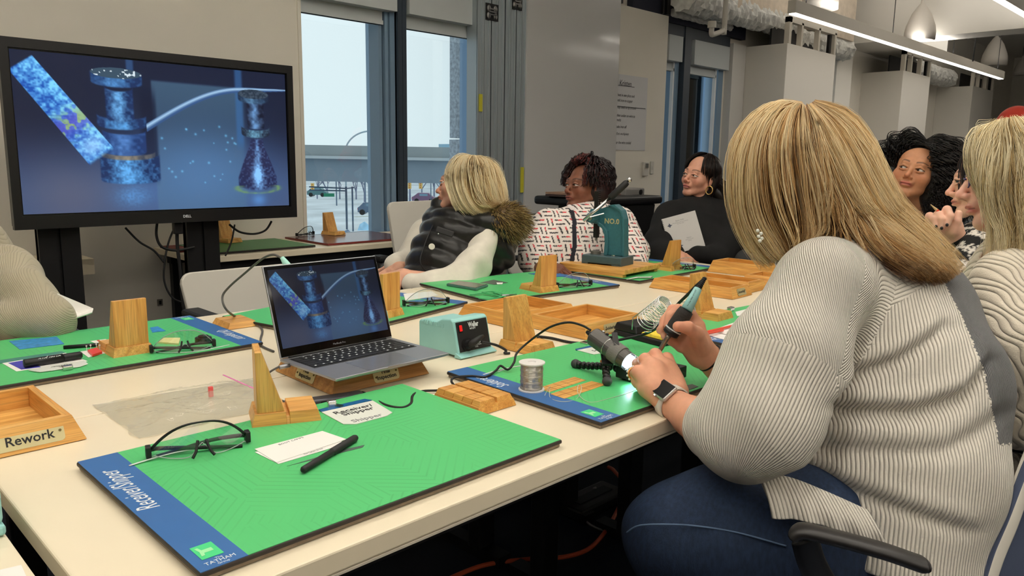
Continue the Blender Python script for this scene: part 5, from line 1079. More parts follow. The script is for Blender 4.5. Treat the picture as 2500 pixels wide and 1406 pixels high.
MG = mat('plier_green', (56, 160, 96), 0.4)
for pts in (((1148, 720), (1185, 716), (1225, 724)), ((1170, 728), (1200, 730), (1232, 722)), ((1178, 714), (1205, 712), (1228, 722)), ((1205, 716), (1222, 716), (1232, 724))): MB().tube(spline([PZ(a, b, ZM + 0.006) for a, b in pts], 5), 0.006, 8, flat=(0, 0, 1)).build('handle', MG, pliers, smooth=True, world=True)
MB().tube([PZ(1225, 723, ZM + 0.006), PZ(1262, 718, ZM + 0.006)], [0.006, 0.001], 8).build('jaw', M_steel, pliers, smooth=True, world=True)
tz_ = tag(MB().tube([PZ(1530, 682, ZM + 0.004), PZ(1555, 677, ZM + 0.004), PZ(1585, 677, ZM + 0.004), PZ(1592, 674, ZM + 0.004)], [0.002, 0.008, 0.009, 0.004], 10, flat=(0, 0, 1)).build('knife', mat('knife_grey', (190, 196, 190), 0.3), smooth=True), 'pale folding knife on the farthest mat beside the press board', 'knife')
bx = tag(MB().box((0, 0, 0), (0.06, 0.04, 0.03)).build('black_case', M_black, bevel=0.003), 'small black case behind the holder on the phone mat', 'case'); bx.location = PZ(1325, 692, ZM); bx.rotation_euler = (0, 0, 0.1)
wb_ = tag(MB().frustum((0, 0, 0.1, 0.07), (0.006, 0.006, 0.094, 0.064), 0, 0.02).build('wood_block', W_x, bevel=0.001), 'pale oak block half hidden behind the card holder near the laptop', 'block'); wb_.location = (1.36, 1.985, ZM); wb_.rotation_euler = (0, 0, 0.1)
flat('white_sheet', 'white sheet of paper under the sleeve of the woman in the vest', 'paper', ((985, 718), (1055, 712), (1070, 722), (990, 735)), M_paper, th=0.0015)
flat('blue_leaflet', 'blue and white leaflet right of the holder by the laptop', 'paper', ((998, 735), (1030, 732), (1050, 740), (1000, 748)), mat('leaflet_blue', (70, 128, 190), 0.5), th=0.001)
flat('white_sheet', 'white sheet on the farthest mat left of its card holder', 'paper', ((1500, 643), (1560, 636), (1600, 645), (1560, 655)), M_paper, th=0.0015)
flat('blue_card', 'blue card at the far edge of the phone mat', 'card', ((1290, 668), (1340, 664), (1385, 674), (1340, 678)), mat('card_blue', (44, 108, 170), 0.5), th=0.001)
# printed wood patches on the Solderer mat
for pts, lb in (([(1.113, 0.996), (1.232, 1.000), (1.234, 1.034), (1.115, 1.030)], 'upper printed wood patch on the Solderer mat'), ([(1.102, 0.947), (1.238, 0.951), (1.236, 0.988), (1.104, 0.986)], 'lower printed wood patch on the Solderer mat')):
    t = thing('printed_wood_patch', lb, 'print', (0, 0, 0)); MB().prism(pts, ZM - 0.0002, ZM + 0.0002).build('patch', W_x, t)
    for k in range(1, 4): x = pts[0][0] + (pts[1][0] - pts[0][0]) * k / 5; MB().box((x, pts[0][1], ZM + 0.0002), (x + 0.0009, pts[3][1], ZM + 0.0004)).build('line', mat('line_brown', (130, 76, 30), 0.5), t)
    ym = (pts[0][1] + pts[3][1]) / 2; MB().box((pts[0][0], ym, ZM + 0.0002), (pts[1][0], ym + 0.0008, ZM + 0.0004)).build('line', mat('line_brown', (0, 0, 0)), t)
flat('printed_patch', 'dark grey patch printed beside the black fixture block', 'print', ((1655, 945), (1690, 938), (1705, 944), (1668, 958)), mat('patch_grey', (0, 0, 0)))
nb = thing('name_badge', 'white name badge reading Solderer behind the microscope', 'badge', (0, 0, 0)); MB().prism([tuple(PZ(*p, ZM)[:2]) for p in ((1407, 855), (1450, 866), (1500, 858), (1470, 842))], ZM, ZM + 0.0012).build('card', mat('badge_white', (0, 0, 0)), nb)
MB().prism([tuple(PZ(*p, ZM)[:2]) for p in ((1405, 853), (1407, 856), (1472, 843), (1466, 839))], ZM, ZM + 0.0014).build('header_band', mat('badge_blue', (0, 0, 0)), nb)
u1 = PZ(1490, 846, ZM) - PZ(1440, 856, ZM); text('Solderer', 0.017, 'lettering', M_ink, nb, frame(PZ(1468, 854, ZM) + V((0, 0, 0.0015)), u1, (-u1.y, u1.x, 0)))
c2 = thing('badge_clip', 'clear badge clip at the far edge of the Solderer mat', 'clip', PZ(1430, 838, TZ + 0.015)); MB().box((-0.010, -0.012, -0.003), (0.008, 0.012, 0.004)).build('jaw', M_chrome, c2, bevel=0.002)
# ------------------------------------------------------------------ solder spool
sp0 = thing('solder_spool', 'spool of silver solder wire standing on the blue strip of the Solderer mat', 'spool', (1.098, 1.032, ZM))
MB().lathe([(0.0265, 0), (0.0265, 0.0025), (0.012, 0.0035), (0.012, 0.054), (0.0265, 0.0555), (0.0265, 0.058), (0.012, 0.0585), (0.0085, 0.0585), (0.0085, 0.056)], 36).build('reel', mat('reel_white', (240, 238, 236), 0.3), sp0, smooth=False)
wr = MB(); R_ = 0.0225
pts = []
for i in range(46 * 10 + 1): a = 2 * PI * i / 10; zz = 0.004 + 0.050 * i / 460; rr_ = R_ + (0.0008 if (i // 37) % 3 == 0 else 0); pts.append((rr_ * math.cos(a), rr_ * math.sin(a), zz))
wr.tube(pts, 0.0007, 5); wr.lathe([(0.0222, 0.004), (0.0222, 0.054)], 36).build('winding', mat('solder', (196, 192, 184), 0.28, metal=0.9, bump=0.4, bscale=300, stretch=(0.2, 0.2, 3)), sp0, smooth=True)
MS = mat('solder_wire', (205, 205, 190), 0.35, metal=0.5)
cable('solder_wire', [PZ(1330, 965, 0.77), PZ(1342, 944, 0.765), PZ(1342, 968, ZM), PZ(1358, 978, ZM), PZ(1385, 980, ZM), PZ(1410, 972, ZM), PZ(1420, 945, 0.765), PZ(1412, 940, 0.765), PZ(1412, 962, 0.755), PZ(1440, 982, ZM), PZ(1490, 972, ZM), PZ(1545, 955, ZM), PZ(1560, 944, ZM)], 0.0007, 'loose curl of thin solder wire across the Solderer mat', MS, n=6)
# ------------------------------------------------------------------ soldering stations
def station(loc, rz, lb):
    t = thing('soldering_station', lb, 'soldering station', (loc[0], loc[1], TZ + 0.001), rz)
    prof = [(0.010, 0.004), (0.001, 0.010), (0.020, 0.086), (0.028, 0.092), (0.062, 0.088), (0.085, 0.076), (0.148, 0.074), (0.152, 0.068), (0.152, 0.004)]
    MB().prism(prof, 0.0, 0.112, axis='x').build('housing', M_teal, t, bevel=0.004, segs=3)
    MB().prism([(0.012, 0.0), (-0.012, 0.001), (-0.014, 0.004), (0.006, 0.012), (0.010, 0.012)], -0.003, 0.115, axis='x').build('front_foot', M_teal, t, bevel=0.001)
    ev = V((0, 0.019, 0.076)).normalized(); nrm = V((1, 0, 0)).cross(ev)
    M = frame(V((0.056, 0.0105, 0.048)) - V((0, 0, 0)), (1, 0, 0), ev) @ Matrix.Translation((0, 0, 0.0012))
    MB().box((-0.050, -0.036, -0.001), (0.050, 0.037, 0.0012), M=M).build('front_panel', mat('panel_charcoal', (34, 34, 36), 0.4), t, bevel=0.0008)
    MB().box((-0.045, 0.012, 0.001), (-0.033, 0.031, 0.0030), M=M).build('switch_frame', M_black, t); MB().box((-0.043, 0.014, 0.002), (-0.035, 0.029, 0.0052), M=M).build('power_switch', mat('switch_red', (226, 24, 30), 0.2, emit=(230, 20, 20), estr=0.25), t, bevel=0.001)
    text('Weller', 0.0175, 'lettering', M_wprint, t, M @ Matrix.Translation((0.004, 0.026, 0.0015)), bold=0.0006, sx=0.66); text('WTCPT', 0.0055, 'lettering', M_wprint, t, M @ Matrix.Translation((0.0, 0.0165, 0.0015)), bold=0.0002)
    text('For Use With\nWeller TC201\nSoldering Pencil\nOnly', 0.0052, 'lettering', M_wprint, t, M @ Matrix.Translation((0.004, -0.022, 0.0015)), lsp=0.9)
    s = MB(); s.cyl(M @ V((-0.026, -0.020, 0.001)), M @ V((-0.026, -0.020, 0.005)), 0.0165, n=24).cyl(M @ V((-0.026, -0.020, 0.004)), M @ V((-0.026, -0.020, 0.016)), 0.011, n=20); s.build('socket', M_black, t)
    MB().tube([M @ V((-0.030, -0.022, 0.010)), M @ V((-0.016, -0.016, 0.020)), M @ V((0.002, -0.008, 0.022)), M @ V((0.012, -0.006, 0.022))], [0.009, 0.0085, 0.006, 0.004], 12).build('plug', M_rubber, t, smooth=True)
    for k in range(9): MB().box((-0.0008, 0.055 + k * 0.009, 0.066), (0.012, 0.0595 + k * 0.009, 0.0765)).build('vent_rib', M_teal, t, bevel=0.0008)
    return t
station((1.181, 1.352), 0.0, 'mint soldering station with a black panel and a red switch right of the laptop')
station((1.035, 1.56), 0.05, 'second mint soldering station mostly hidden behind the laptop lid')
s3 = thing('soldering_station', 'mint casing corner cut off by the lower left edge of the picture', 'soldering station', (0.0, 0.0, 0)); s3.matrix_world = Matrix()
a = PZ(18, 1310, TZ + 0.0); MB().box((a.x - 0.11, a.y + 0.0, TZ + 0.002), (a.x, a.y + 0.14, TZ + 0.016)).build('front_foot', M_teal, s3, bevel=0.004); MB().box((a.x - 0.11, a.y + 0.004, TZ + 0.0165), (a.x - 0.001, a.y + 0.135, TZ + 0.070)).build('housing', M_teal, s3, bevel=0.006, segs=3)
flat('printed_sheet', 'white paper corner at the lower left edge', 'paper', ((0, 1392), (52, 1380), (70, 1420), (0, 1430)), M_paper, z=TZ + 0.001)
# ------------------------------------------------------------------ iron stand
isd = thing('iron_stand', 'black soldering iron stand with a wire coil and yellow sponge', 'iron stand', (1.60, 1.06, ZM), -0.14)
MB().frustum((0, 0, 0.105, 0.178), (0.006, 0.006, 0.099, 0.172), 0, 0.014).frustum((0.004, 0.09, 0.101, 0.176), (0.010, 0.10, 0.095, 0.170), 0.014, 0.034).build('tray_base', M_black, isd, bevel=0.003)
MB().frustum((0.012, 0.010, 0.093, 0.085), (0.016, 0.014, 0.089, 0.081), 0.0142, 0.0225).build('sponge', mat('sponge_yellow', (240, 208, 70), 0.9, noise=0.12, nscale=120, bump=0.8, bscale=300), isd, bevel=0.002)
c0, c1 = PX(1574, 790, 1.90), PX(1624, 738, 1.83); ax = (c1 - c0); L = ax.length; axn = ax.normalized(); u_ = axn.orthogonal().normalized(); v_ = axn.cross(u_)
pts = []; nt_ = 12
for i in range(nt_ * 16 + 1):
    q = i / (nt_ * 16); f_ = q ** 0.75 if False else (q * 0.8 / 0.62 if q < 0.62 else 0.8 + (q - 0.62) * 0.2 / 0.38); a = 2 * PI * nt_ * q; r_ = 0.0255 - 0.0075 * f_; pts.append(c0 + ax * f_ + (u_ * math.cos(a) + v_ * math.sin(a)) * r_)
MB().tube(pts, 0.0013, 6).build('coil', M_chrome, isd, smooth=True, world=True)
MB().tube([PX(1543, 805, 1.9), PX(1545, 775, 1.9), PX(1556, 768, 1.9), PX(1612, 722, 1.84)], 0.0014, 6).build('coil_bracket', M_chrome, isd, smooth=True, world=True)
# ------------------------------------------------------------------ black fixture block with leads
fx = thing('circuit_fixture', 'flat black fixture block with wire leads under the left hand', 'fixture', (1.288, 0.858, ZM + 0.004), 0.02)
MB().box((0, 0, 0), (0.112, 0.106, 0.026)).build('block_body', mat('fixture_black', (30, 30, 32), 0.5), fx, bevel=0.002)
for x in (0.01, 0.095):
    for y in (0.01, 0.09): MB().cyl((x, y, -0.004), (x, y, 0.0), 0.005, n=10).build('rubber_foot', M_rubber, fx)
for a, b in (((1625, 905), (1658, 893)), ((1630, 908), (1656, 901)), ((1650, 904), (1674, 908)), ((1638, 912), (1650, 914))): MB().tube([PX(*a, 1.545), PX(*b, 1.56)], 0.0011, 6).build('lead', M_black, fx, world=True)
MB().box((0.03, 0.06, 0.026), (0.05, 0.08, 0.040)).build('terminal', M_steel, fx)
# ------------------------------------------------------------------ microscope on a beaded tripod
ms = thing('microscope', 'gunmetal handheld microscope with a lit clear tip on the Solderer mat', 'microscope', (1.289, 0.997, ZM))
A, B = PX(1450, 822, 1.665), PX(1556, 898, 1.585); ax = (B - A).normalized(); L = (B - A).length
M_gun = mat('gunmetal', (96, 94, 92), 0.35, metal=0.6)
def seg(a, b, ra, rb, nm, m, n=28): MB().cyl(A + ax * L * a, A + ax * L * b, ra, rb, n=n).build(nm, m, ms, smooth=False, world=True, bevel=0.0008)
seg(-0.03, 0.0, 0.016, 0.0205, 'end_cap', M_gun); seg(0.0, 0.33, 0.0205, 0.0205, 'barrel', M_gun); seg(0.33, 0.345, 0.0209, 0.0209, 'ring', M_chrome); seg(0.345, 0.45, 0.0205, 0.0205, 'barrel', M_gun)
seg(0.45, 0.66, 0.0225, 0.0225, 'focus_grip', mat('grip_grey', (120, 118, 114), 0.7, bump=1.0, bscale=500)); seg(0.66, 0.80, 0.0205, 0.0195, 'barrel', M_gun); seg(0.80, 1.04, 0.0200, 0.0195, 'clear_tip', M_lens)
seg(0.80, 0.84, 0.015, 0.015, 'led_ring', mat('led_white', (210, 240, 255), 0.3, emit=(200, 235, 255), estr=14))
ll = bpy.data.lights.new('microscope_light', 'SPOT'); ll.energy = 1.1; ll.spot_size = 1.9; ll.spot_blend = 0.6; ll.color = (0.75, 0.92, 1.0); ll.shadow_soft_size = 0.008; lo_ = bpy.data.objects.new('microscope_light', ll); COL.objects.link(lo_); lo_.location = A + ax * L * 0.87; lo_.rotation_euler = V((ax.x, ax.y, ax.z - 0.9)).to_track_quat('-Z', 'Y').to_euler()
MB().tube([A - ax * 0.004, A - ax * 0.022], [0.007, 0.004], 10).build('cable_plug', M_rubber, ms, smooth=True, world=True)
upv = (UP - ax * UP.dot(ax)).normalized()
for k in range(3): p = A + ax * L * (0.10 + 0.09 * k) + upv * 0.020 + RIGHT * 0.004; MB().sphere(p, (0.004, 0.004, 0.003), 10, 6).build('button', M_chrome if k == 0 else M_black, ms, world=True)
cen = PX(1478, 893, 1.665)
MB().cyl(A + ax * L * 0.40 - upv * 0.03, A + ax * L * 0.40 - upv * 0.018, 0.010, n=14).build('clamp', M_black, ms, world=True); MB().box((-0.006, -0.024, -0.002), (0.006, 0.018, 0.001), M=frame(A + ax * L * 0.42 + upv * 0.0225, RIGHT, ax)).build('clamp_arm', M_black, ms, world=True); MB().box((-0.012, -0.022, -0.003), (0.012, 0.022, 0.003), M=frame(A + ax * L * 0.40 - upv * 0.0225, RIGHT, ax)).build('clamp_arm', M_black, ms, world=True)
MB().sphere(PX(1481, 870, 1.655), 0.0085).build('ball_joint', M_black, ms, smooth=True, world=True); MO = mat('ring_orange', (210, 66, 40), 0.4)
MB().lathe([(0.0105, 0), (0.0115, 0.002), (0.0105, 0.004)], 18, M=Matrix.Translation(PX(1482, 866, 1.655))).build('orange_ring', MO, ms, smooth=True, world=True); MB().lathe([(0.0105, 0), (0.012, 0.002), (0.0105, 0.004)], 18, M=Matrix.Translation(PX(1478, 884, 1.66))).build('orange_ring', MO, ms, smooth=True, world=True)
for pts, n in (([cen, PX(1440, 893, 1.70), PX(1401, 889, 1.735)], 7), ([cen, PX(1480, 912, 1.63), PX(1483, 935, 1.59)], 4), ([cen, PX(1520, 901, 1.64), PX(1562, 903, 1.62)], 6)):
    S_ = spline(pts, 12); 
    for k in range(n + 1):
        p = S_[min(int(len(S_) * (k + 0.3) / (n + 1)), len(S_) - 1)]; p = V((p.x, p.y, max(p.z, ZM + 0.0085))); d = (V(pts[-1]) - V(pts[0])).normalized(); q = d.to_track_quat('Z', 'Y').to_matrix().to_4x4()
        r_ = 0.0088 if k < n else 0.0105
        MB().lathe([(0.002, -0.0062), (0.0065, -0.005), (r_, -0.001), (r_, 0.001), (0.0065, 0.005), (0.002, 0.0062)] if k < n else [(0.004, -0.009), (0.009, -0.006), (0.0108, 0), (0.009, 0.006), (0.004, 0.009)], 16, M=Matrix.Translation(p) @ q).build('leg_bead' if k < n else 'leg_tip', mat('bead_black', (18, 18, 19), 0.28) if k < n else mat('bead_tip', (62, 62, 64), 0.6), ms, smooth=True, world=True)
# ------------------------------------------------------------------ lever press on its board
pb = thing('press_board', 'oak board on low feet carrying the lever press', 'board', (2.435, 2.14, TZ + 0.0145), -1.50)
MB().prism([(0, 0.002), (0.02, 0.012), (0.02, 0.030), (0, 0.030)], 0, 0.27, axis='y').box((0, 0, 0.012), (0.325, 0.275, 0.032)).build('top_board', W_x, pb, bevel=0.002)
for y in (0.0, 0.245): MB().box((0.01, y + 0.002, 0.0), (0.315, y + 0.028, 0.0118)).build('foot_rail', W_x, pb)
M_ham = mat('hammered_teal', (56, 108, 118), 0.38, noise=0.08, nscale=90, bump=0.35, bscale=160)
M_base = mat('press_base_paint', (70, 92, 98), 0.42, noise=0.05, nscale=60)
pr = thing('lever_press', 'teal cast iron lever press with a black handled lever', 'press', (2.487, 2.063, TZ + 0.0145 + 0.0325), -1.40)
MB().box((0, 0, 0.004), (0.185, 0.115, 0.036)).build('base', M_base, pr, bevel=0.003)
MB().box((0.0, 0.002, 0.0), (0.03, 0.113, 0.006)).box((0.14, 0.002, 0), (0.185, 0.113, 0.006)).build('base_foot', M_base, pr)
c_p = [(0.090, 0.036), (0.175, 0.036)] + [(0.172 - 0.004, 0.12)] + [(0.118 + 0.048 * math.cos(a), 0.185 + 0.060 * math.sin(a)) for a in np.linspace(0, PI * 0.5, 7)] + [(0.085, 0.238), (0.042, 0.222), (0.022, 0.215), (0.022, 0.165), (0.06, 0.160), (0.075, 0.145), (0.090, 0.110)]
MB().prism(c_p, 0.045, 0.075, axis='y').build('frame_web', M_ham, pr, bevel=0.004)
rim = [(0.085, 0.036), (0.088, 0.09), (0.084, 0.125), (0.072, 0.148), (0.05, 0.160)]; MB().prism(rim + [(x + (0.016 if i < 3 else 0.006), z_ + (0.0 if i < 2 else 0.013)) for i, (x, z_) in list(enumerate(rim))[::-1]], 0.033, 0.087, axis='y').build('frame_flange', M_ham, pr, bevel=0.003)
rim = [(0.170, 0.036), (0.166, 0.12), (0.163, 0.19), (0.150, 0.222), (0.118, 0.245), (0.085, 0.240)]; MB().prism([(x + 0.008, z_ + (0.004 if i > 2 else 0)) for i, (x, z_) in enumerate(rim)] + rim[::-1], 0.038, 0.082, axis='y').build('frame_rib', M_ham, pr, bevel=0.002)
MB().box((0.012, 0.034, 0.165), (0.055, 0.086, 0.226)).build('head', M_ham, pr, bevel=0.006)
MB().cyl((0.035, -0.002, 0.192), (0.035, 0.05, 0.192), 0.021, n=20).build('pinion_housing', M_ham, pr, bevel=0.003)
MB().cyl((0.035, -0.010, 0.192), (0.035, 0.0, 0.192), 0.013, n=20).build('pivot_cap', M_chrome, pr, bevel=0.002)
MB().box((0.024, 0.050, 0.105), (0.043, 0.070, 0.30)).build('ram', mat('ram_steel', (52, 50, 50), 0.4, metal=0.6), pr, bevel=0.001)
for k in range(12): MB().box((0.043, 0.052, 0.205 + k * 0.0078), (0.0455, 0.068, 0.209 + k * 0.0078)).build('rack_tooth', M_steel, pr)
MB().cyl((0.034, 0.06, 0.092), (0.034, 0.06, 0.105), 0.006, n=10).cyl((0.034, 0.06, 0.036), (0.034, 0.06, 0.048), 0.022, n=20).build('anvil', mat('anvil_grey', (110, 108, 100), 0.5), pr)
Mn = frame(V((0.113, 0.0446, 0.178)), (1, 0, 0), (0, 0, 1)); text('NO.0', 0.030, 'lettering', mat('gold_print', (190, 178, 130), 0.4), pr, Mn, bold=0.0008)
PM = pr.matrix_world; piv = PM @ V((0.035, -0.012, 0.192)); dep = (piv - EYE).dot(-BACK)
h0, h1, h2 = PX(1424, 539, dep), PX(1489, 484, dep), PX(1531, 445, dep); lv = MB().cyl(h0, h1, 0.0075, n=14).build('lever_rod', M_chrome, pr, smooth=True, world=True)
MB().tube([h1, h1.lerp(h2, 0.03), h1.lerp(h2, 0.9), h2], [0.010, 0.0145, 0.0145, 0.012], 14).build('lever_grip', M_rubber, pr, smooth=True, world=True); MB().sphere(PX(1536, 439, dep), 0.011).build('lever_end', M_chrome, pr, smooth=True, world=True)
MB().cyl(PX(1440, 530, dep - 0.01), PX(1474, 521, dep + 0.0), 0.003, n=8).build('cross_pin', M_chrome, pr, world=True)
MB().cyl((0.135, 0.03, 0.036), (0.135, 0.03, 0.042), 0.008, n=12).build('bolt', M_chrome, pr)
# ------------------------------------------------------------------ people: shared builders
FW = -BACK
def dirv(r, u, f):
    """direction from right / up / away components as seen by the camera"""
    return (RIGHT * r + UP * u + FW * f).normalized()
A_ = lambda v: np.array(tuple(v), float)
class Blob:
    """soft union of tapered limbs and ellipsoids"""
    def __init__(s, h, k=0.012): s.h = h; s.k = k; s.ops = []; s.pts = []; s.cuts = []; s.warps = []
    def c(s, a, ra, b, rb, k=None, flat=None, sub=False): s.ops.append(('c', A_(a), A_(b), ra, rb, s.k if k is None else k, flat, sub)); f = flat[1] if flat else 1; s.pts += [(A_(a), ra * max(f, 1)), (A_(b), rb * max(f, 1))] if not sub else []; return s
    def chain(s, lst, k=None, flat=None):
        for (a, ra), (b, rb) in zip(lst[:-1], lst[1:]): s.c(a, ra, b, rb, k, flat)
        return s
    def e(s, c, r, k=None, R=None, sub=False): s.ops.append(('e', A_(c), r, s.k if k is None else k, R, sub)); s.pts += [(A_(c), max(r) if hasattr(r, '__len__') else r)] if not sub else []; return s
    def cut(s, p, n): s.cuts.append((A_(p), A_(n))); return s
    def warp(s, fn): s.warps.append(fn); return s
    def shape(s, smooth=1, lim=None):
        lo = np.min([p - r for p, r in s.pts], 0) - 0.03; hi = np.max([p + r for p, r in s.pts], 0) + 0.03
        if lim is not None: lo = np.maximum(lo, lim[0]); hi = np.minimum(hi, lim[1])
        F = Field(lo, hi, s.h)
        for o in s.ops:
            if o[0] == 'c': F.cone(o[1], o[2], o[3], o[4], o[5], (A_(o[6][0]), o[6][1]) if o[6] else None, o[7])
            else: F.ell(o[1], o[2], o[3], o[4], o[5])
        for fn in s.warps:
            g = np.meshgrid(*[(np.arange(n) * s.h + l).astype(np.float32) for n, l in zip(F.n, F.lo)], indexing='ij', sparse=True); F.F = (F.F + fn(*g)).astype(np.float32)
        for p, n in s.cuts: F.cut(p, n)
        return F.shape(smooth)
def join(islands):
    Ps, Qs, Cs = [], [], []; k = 0
    for P, Q, C in islands: Ps.append(P); Qs.append(Q + k); Cs.append(C); k += len(P)
    return np.concatenate(Ps), np.concatenate(Qs), np.concatenate(Cs)
def skin_mat(name): return mat(name, (200, 150, 120), 0.48, vcol='Col', noise=0.05, nscale=70, bump=0.10, bscale=260, sss=0.12, spec=0.4)
M_skin = skin_mat('skin')
def hair_mat(name, rough=0.42): return mat(name, (120, 90, 60), rough, vcol='Col', spec=0.45)
M_hair = hair_mat('hair'); M_hair_dark = hair_mat('hair_dark', 0.35)
def headM(c, fwd, up):
    f = V(fwd).normalized(); x = f.cross(V(up)).normalized(); u = x.cross(f)
    return Matrix(((x.x, f.x, u.x, c[0]), (x.y, f.y, u.y, c[1]), (x.z, f.z, u.z, c[2]), (0, 0, 0, 1)))
def tr(M, P): Mi = np.array(M); return P @ Mi[:3, :3].T + Mi[:3, 3]
def head(M, skin, neck=None, s=1.0, lips=(178, 96, 88), brow=(60, 44, 36), h=0.0026, open_=0.0, wide=1.0, liner=True):
    """returns an island: head, face and neck; M places it; neck = list of (world point, radius)"""
    b = Blob(h, 0.010); w_ = wide
    b.e((0, -0.016, 0.034), (0.074 * w_, 0.092, 0.080), 0.01); b.e((0, 0.022, -0.022), (0.062 * w_, 0.064, 0.080), 0.02)
    for q in (-1, 1):
        b.c((0.050 * q * w_, -0.002, -0.050), 0.020, (0.012 * q, 0.060, -0.094), 0.017, 0.016)
        b.e((0.041 * q * w_, 0.052, -0.030), (0.021, 0.020, 0.020), 0.022)
    b.e((0, 0.066, -0.096), (0.019, 0.017, 0.015), 0.014)
    b.c((-0.030, 0.076, 0.016), 0.012, (0.030, 0.076, 0.016), 0.012, 0.018)
    for q in (-1, 1): b.e((0.031 * q, 0.097, -0.006), (0.019, 0.016, 0.0125), 0.010, sub=True)
    b.c((0, 0.080, 0.004), 0.0075, (0, 0.102, -0.032), 0.0085, 0.010); b.e((0, 0.104, -0.036), (0.0095, 0.0095, 0.009), 0.007)
    for q in (-1, 1): b.e((0.0115 * q, 0.093, -0.0405), (0.0072, 0.009, 0.0068), 0.005)
    b.e((0, 0.079, -0.058), (0.024, 0.012, 0.018), 0.012)
    for q in (-1, 1):
        b.c((0.0155 * q, 0.0845, -0.0005), 0.0032, (0.030 * q, 0.0875, 0.0030), 0.0042, 0.004); b.c((0.030 * q, 0.0875, 0.0030), 0.0042, (0.046 * q, 0.0780, -0.0015), 0.0034, 0.004)
        b.c((0.017 * q, 0.0835, -0.0115), 0.0030, (0.031 * q, 0.0855, -0.0135), 0.0034, 0.005); b.c((0.031 * q, 0.0855, -0.0135), 0.0034, (0.044 * q, 0.078, -0.0105), 0.0030, 0.005)
        b.e((0.0085 * q, 0.0895, -0.0615), (0.0115, 0.0075, 0.0045), 0.004)
    b.e((0, 0.0875, -0.0715 - open_), (0.0165, 0.0080, 0.0055), 0.005)
    b.e((0, 0.098, -0.0662 - open_ / 2), (0.021, 0.0085, 0.0011 + open_), 0.002, sub=True)
    for q in (-1, 1): b.e((0.0045 * q, 0.100, -0.0475), (0.0035, 0.004, 0.0025), 0.002, sub=True)
    for q in (-1, 1): b.e((0.075 * q * w_, -0.006, -0.010), (0.0075, 0.017, 0.030), 0.005, R=np.array(Matrix.Rotation(-0.35 * q, 3, 'Z'))); b.e((0.083 * q * w_, 0.0, -0.006), (0.005, 0.009, 0.017), 0.004, sub=True)
    if neck:
        Mi = M.inverted(); b.c((0, -0.020, -0.045), 0.050 / s, (Mi @ V(neck[0][0])), neck[0][1] / s, 0.02)
        pts = [((Mi @ V(p)), r / s) for p, r in neck]; b.chain(pts, 0.02)
    P, Q = b.shape(1)
    x, y, z = P.T; C = np.tile(np.array(lin(skin)), (len(P), 1)); ax = np.abs(x)
    def mixc(m, col): nonlocal C; C = C * (1 - m[:, None]) + np.array(lin(col)) * m[:, None]
    rosy = (min(skin[0] + 12, 255), int(skin[1] * 0.82), int(skin[2] * 0.80))
    mixc(0.28 * np.exp(-((ax - 0.042) ** 2 + (z + 0.034) ** 2) / 0.0005) * (y > 0.02), rosy); mixc(0.35 * np.exp(-(x ** 2 + (z + 0.038) ** 2) / 0.00025) * (y > 0.09), rosy)
    lipm = np.exp(-np.clip((ax / 0.0215) ** 4 + ((z + 0.0668 + open_ / 2 - 0.002 * (1 - (ax / 0.02) ** 2)) / (0.0082 + open_)) ** 4, 0, 30) * 1.2) * (y > 0.070); mixc(np.clip(lipm * 1.1, 0, 0.92), lips)
    mixc(0.7 * np.exp(-((z + 0.0664 + open_ / 2) / 0.0012) ** 2) * (ax < 0.021) * (y > 0.075), (90, 40, 38))
    bz_ = 0.0195 + 0.0045 * np.sin(np.clip((ax - 0.012) / 0.036, 0, 1) * 2.6); mixc(0.88 * np.exp(-((z - bz_) / (0.0034 - 0.0018 * np.clip((ax - 0.03) / 0.02, 0, 1))) ** 2) * (ax > 0.012) * (ax < 0.050) * (y > 0.05), brow)
    if liner:
        ez = np.where(ax < 0.031, -0.0035 + (ax - 0.016) / 0.015 * 0.0030, -0.0005 - (ax - 0.031) / 0.015 * 0.0045); mixc(0.85 * np.exp(-((z - ez) / 0.0017) ** 2) * (ax > 0.015) * (ax < 0.047) * (y > 0.06) * (z < 0.006), (36, 26, 24))
        mixc(0.35 * np.exp(-((ax - 0.031) ** 2 / 0.0003 + (z + 0.009) ** 2 / 0.00003)) * (y > 0.06), (int(skin[0] * 0.6), int(skin[1] * 0.5), int(skin[2] * 0.48)))
    P = P * s
    return tr(M, P), Q, C
def eyes(M, parent, gaze, iris=(70, 48, 34), s=1.0):
    g = V(gaze).normalized(); gl = (M.to_3x3().inverted() @ g)
    gl = V((gl.x, max(gl.y, 0.75), gl.z)).normalized()
    for q in (-1, 1):
        mb = MB(); c = V((0.031 * q, 0.0735, -0.0055)) * s; mb.sphere((0, 0, 0), 0.0128 * s, 28, 20); P = np.array(mb.v); a = P @ A_(gl) / (0.0128 * s)
        C = np.tile(np.array(lin((196, 186, 178))), (len(P), 1)); C[a > 0.885] = lin(iris); C[a > 0.975] = lin((14, 10, 10))
        P = P + A_(c); npmesh('eye', tr(M, P), np.array([f if len(f) == 4 else f + f[-1:] for f in mb.f]), mat('eye_surface', (255, 255, 255), 0.12, vcol='Col'), parent, cols=C)
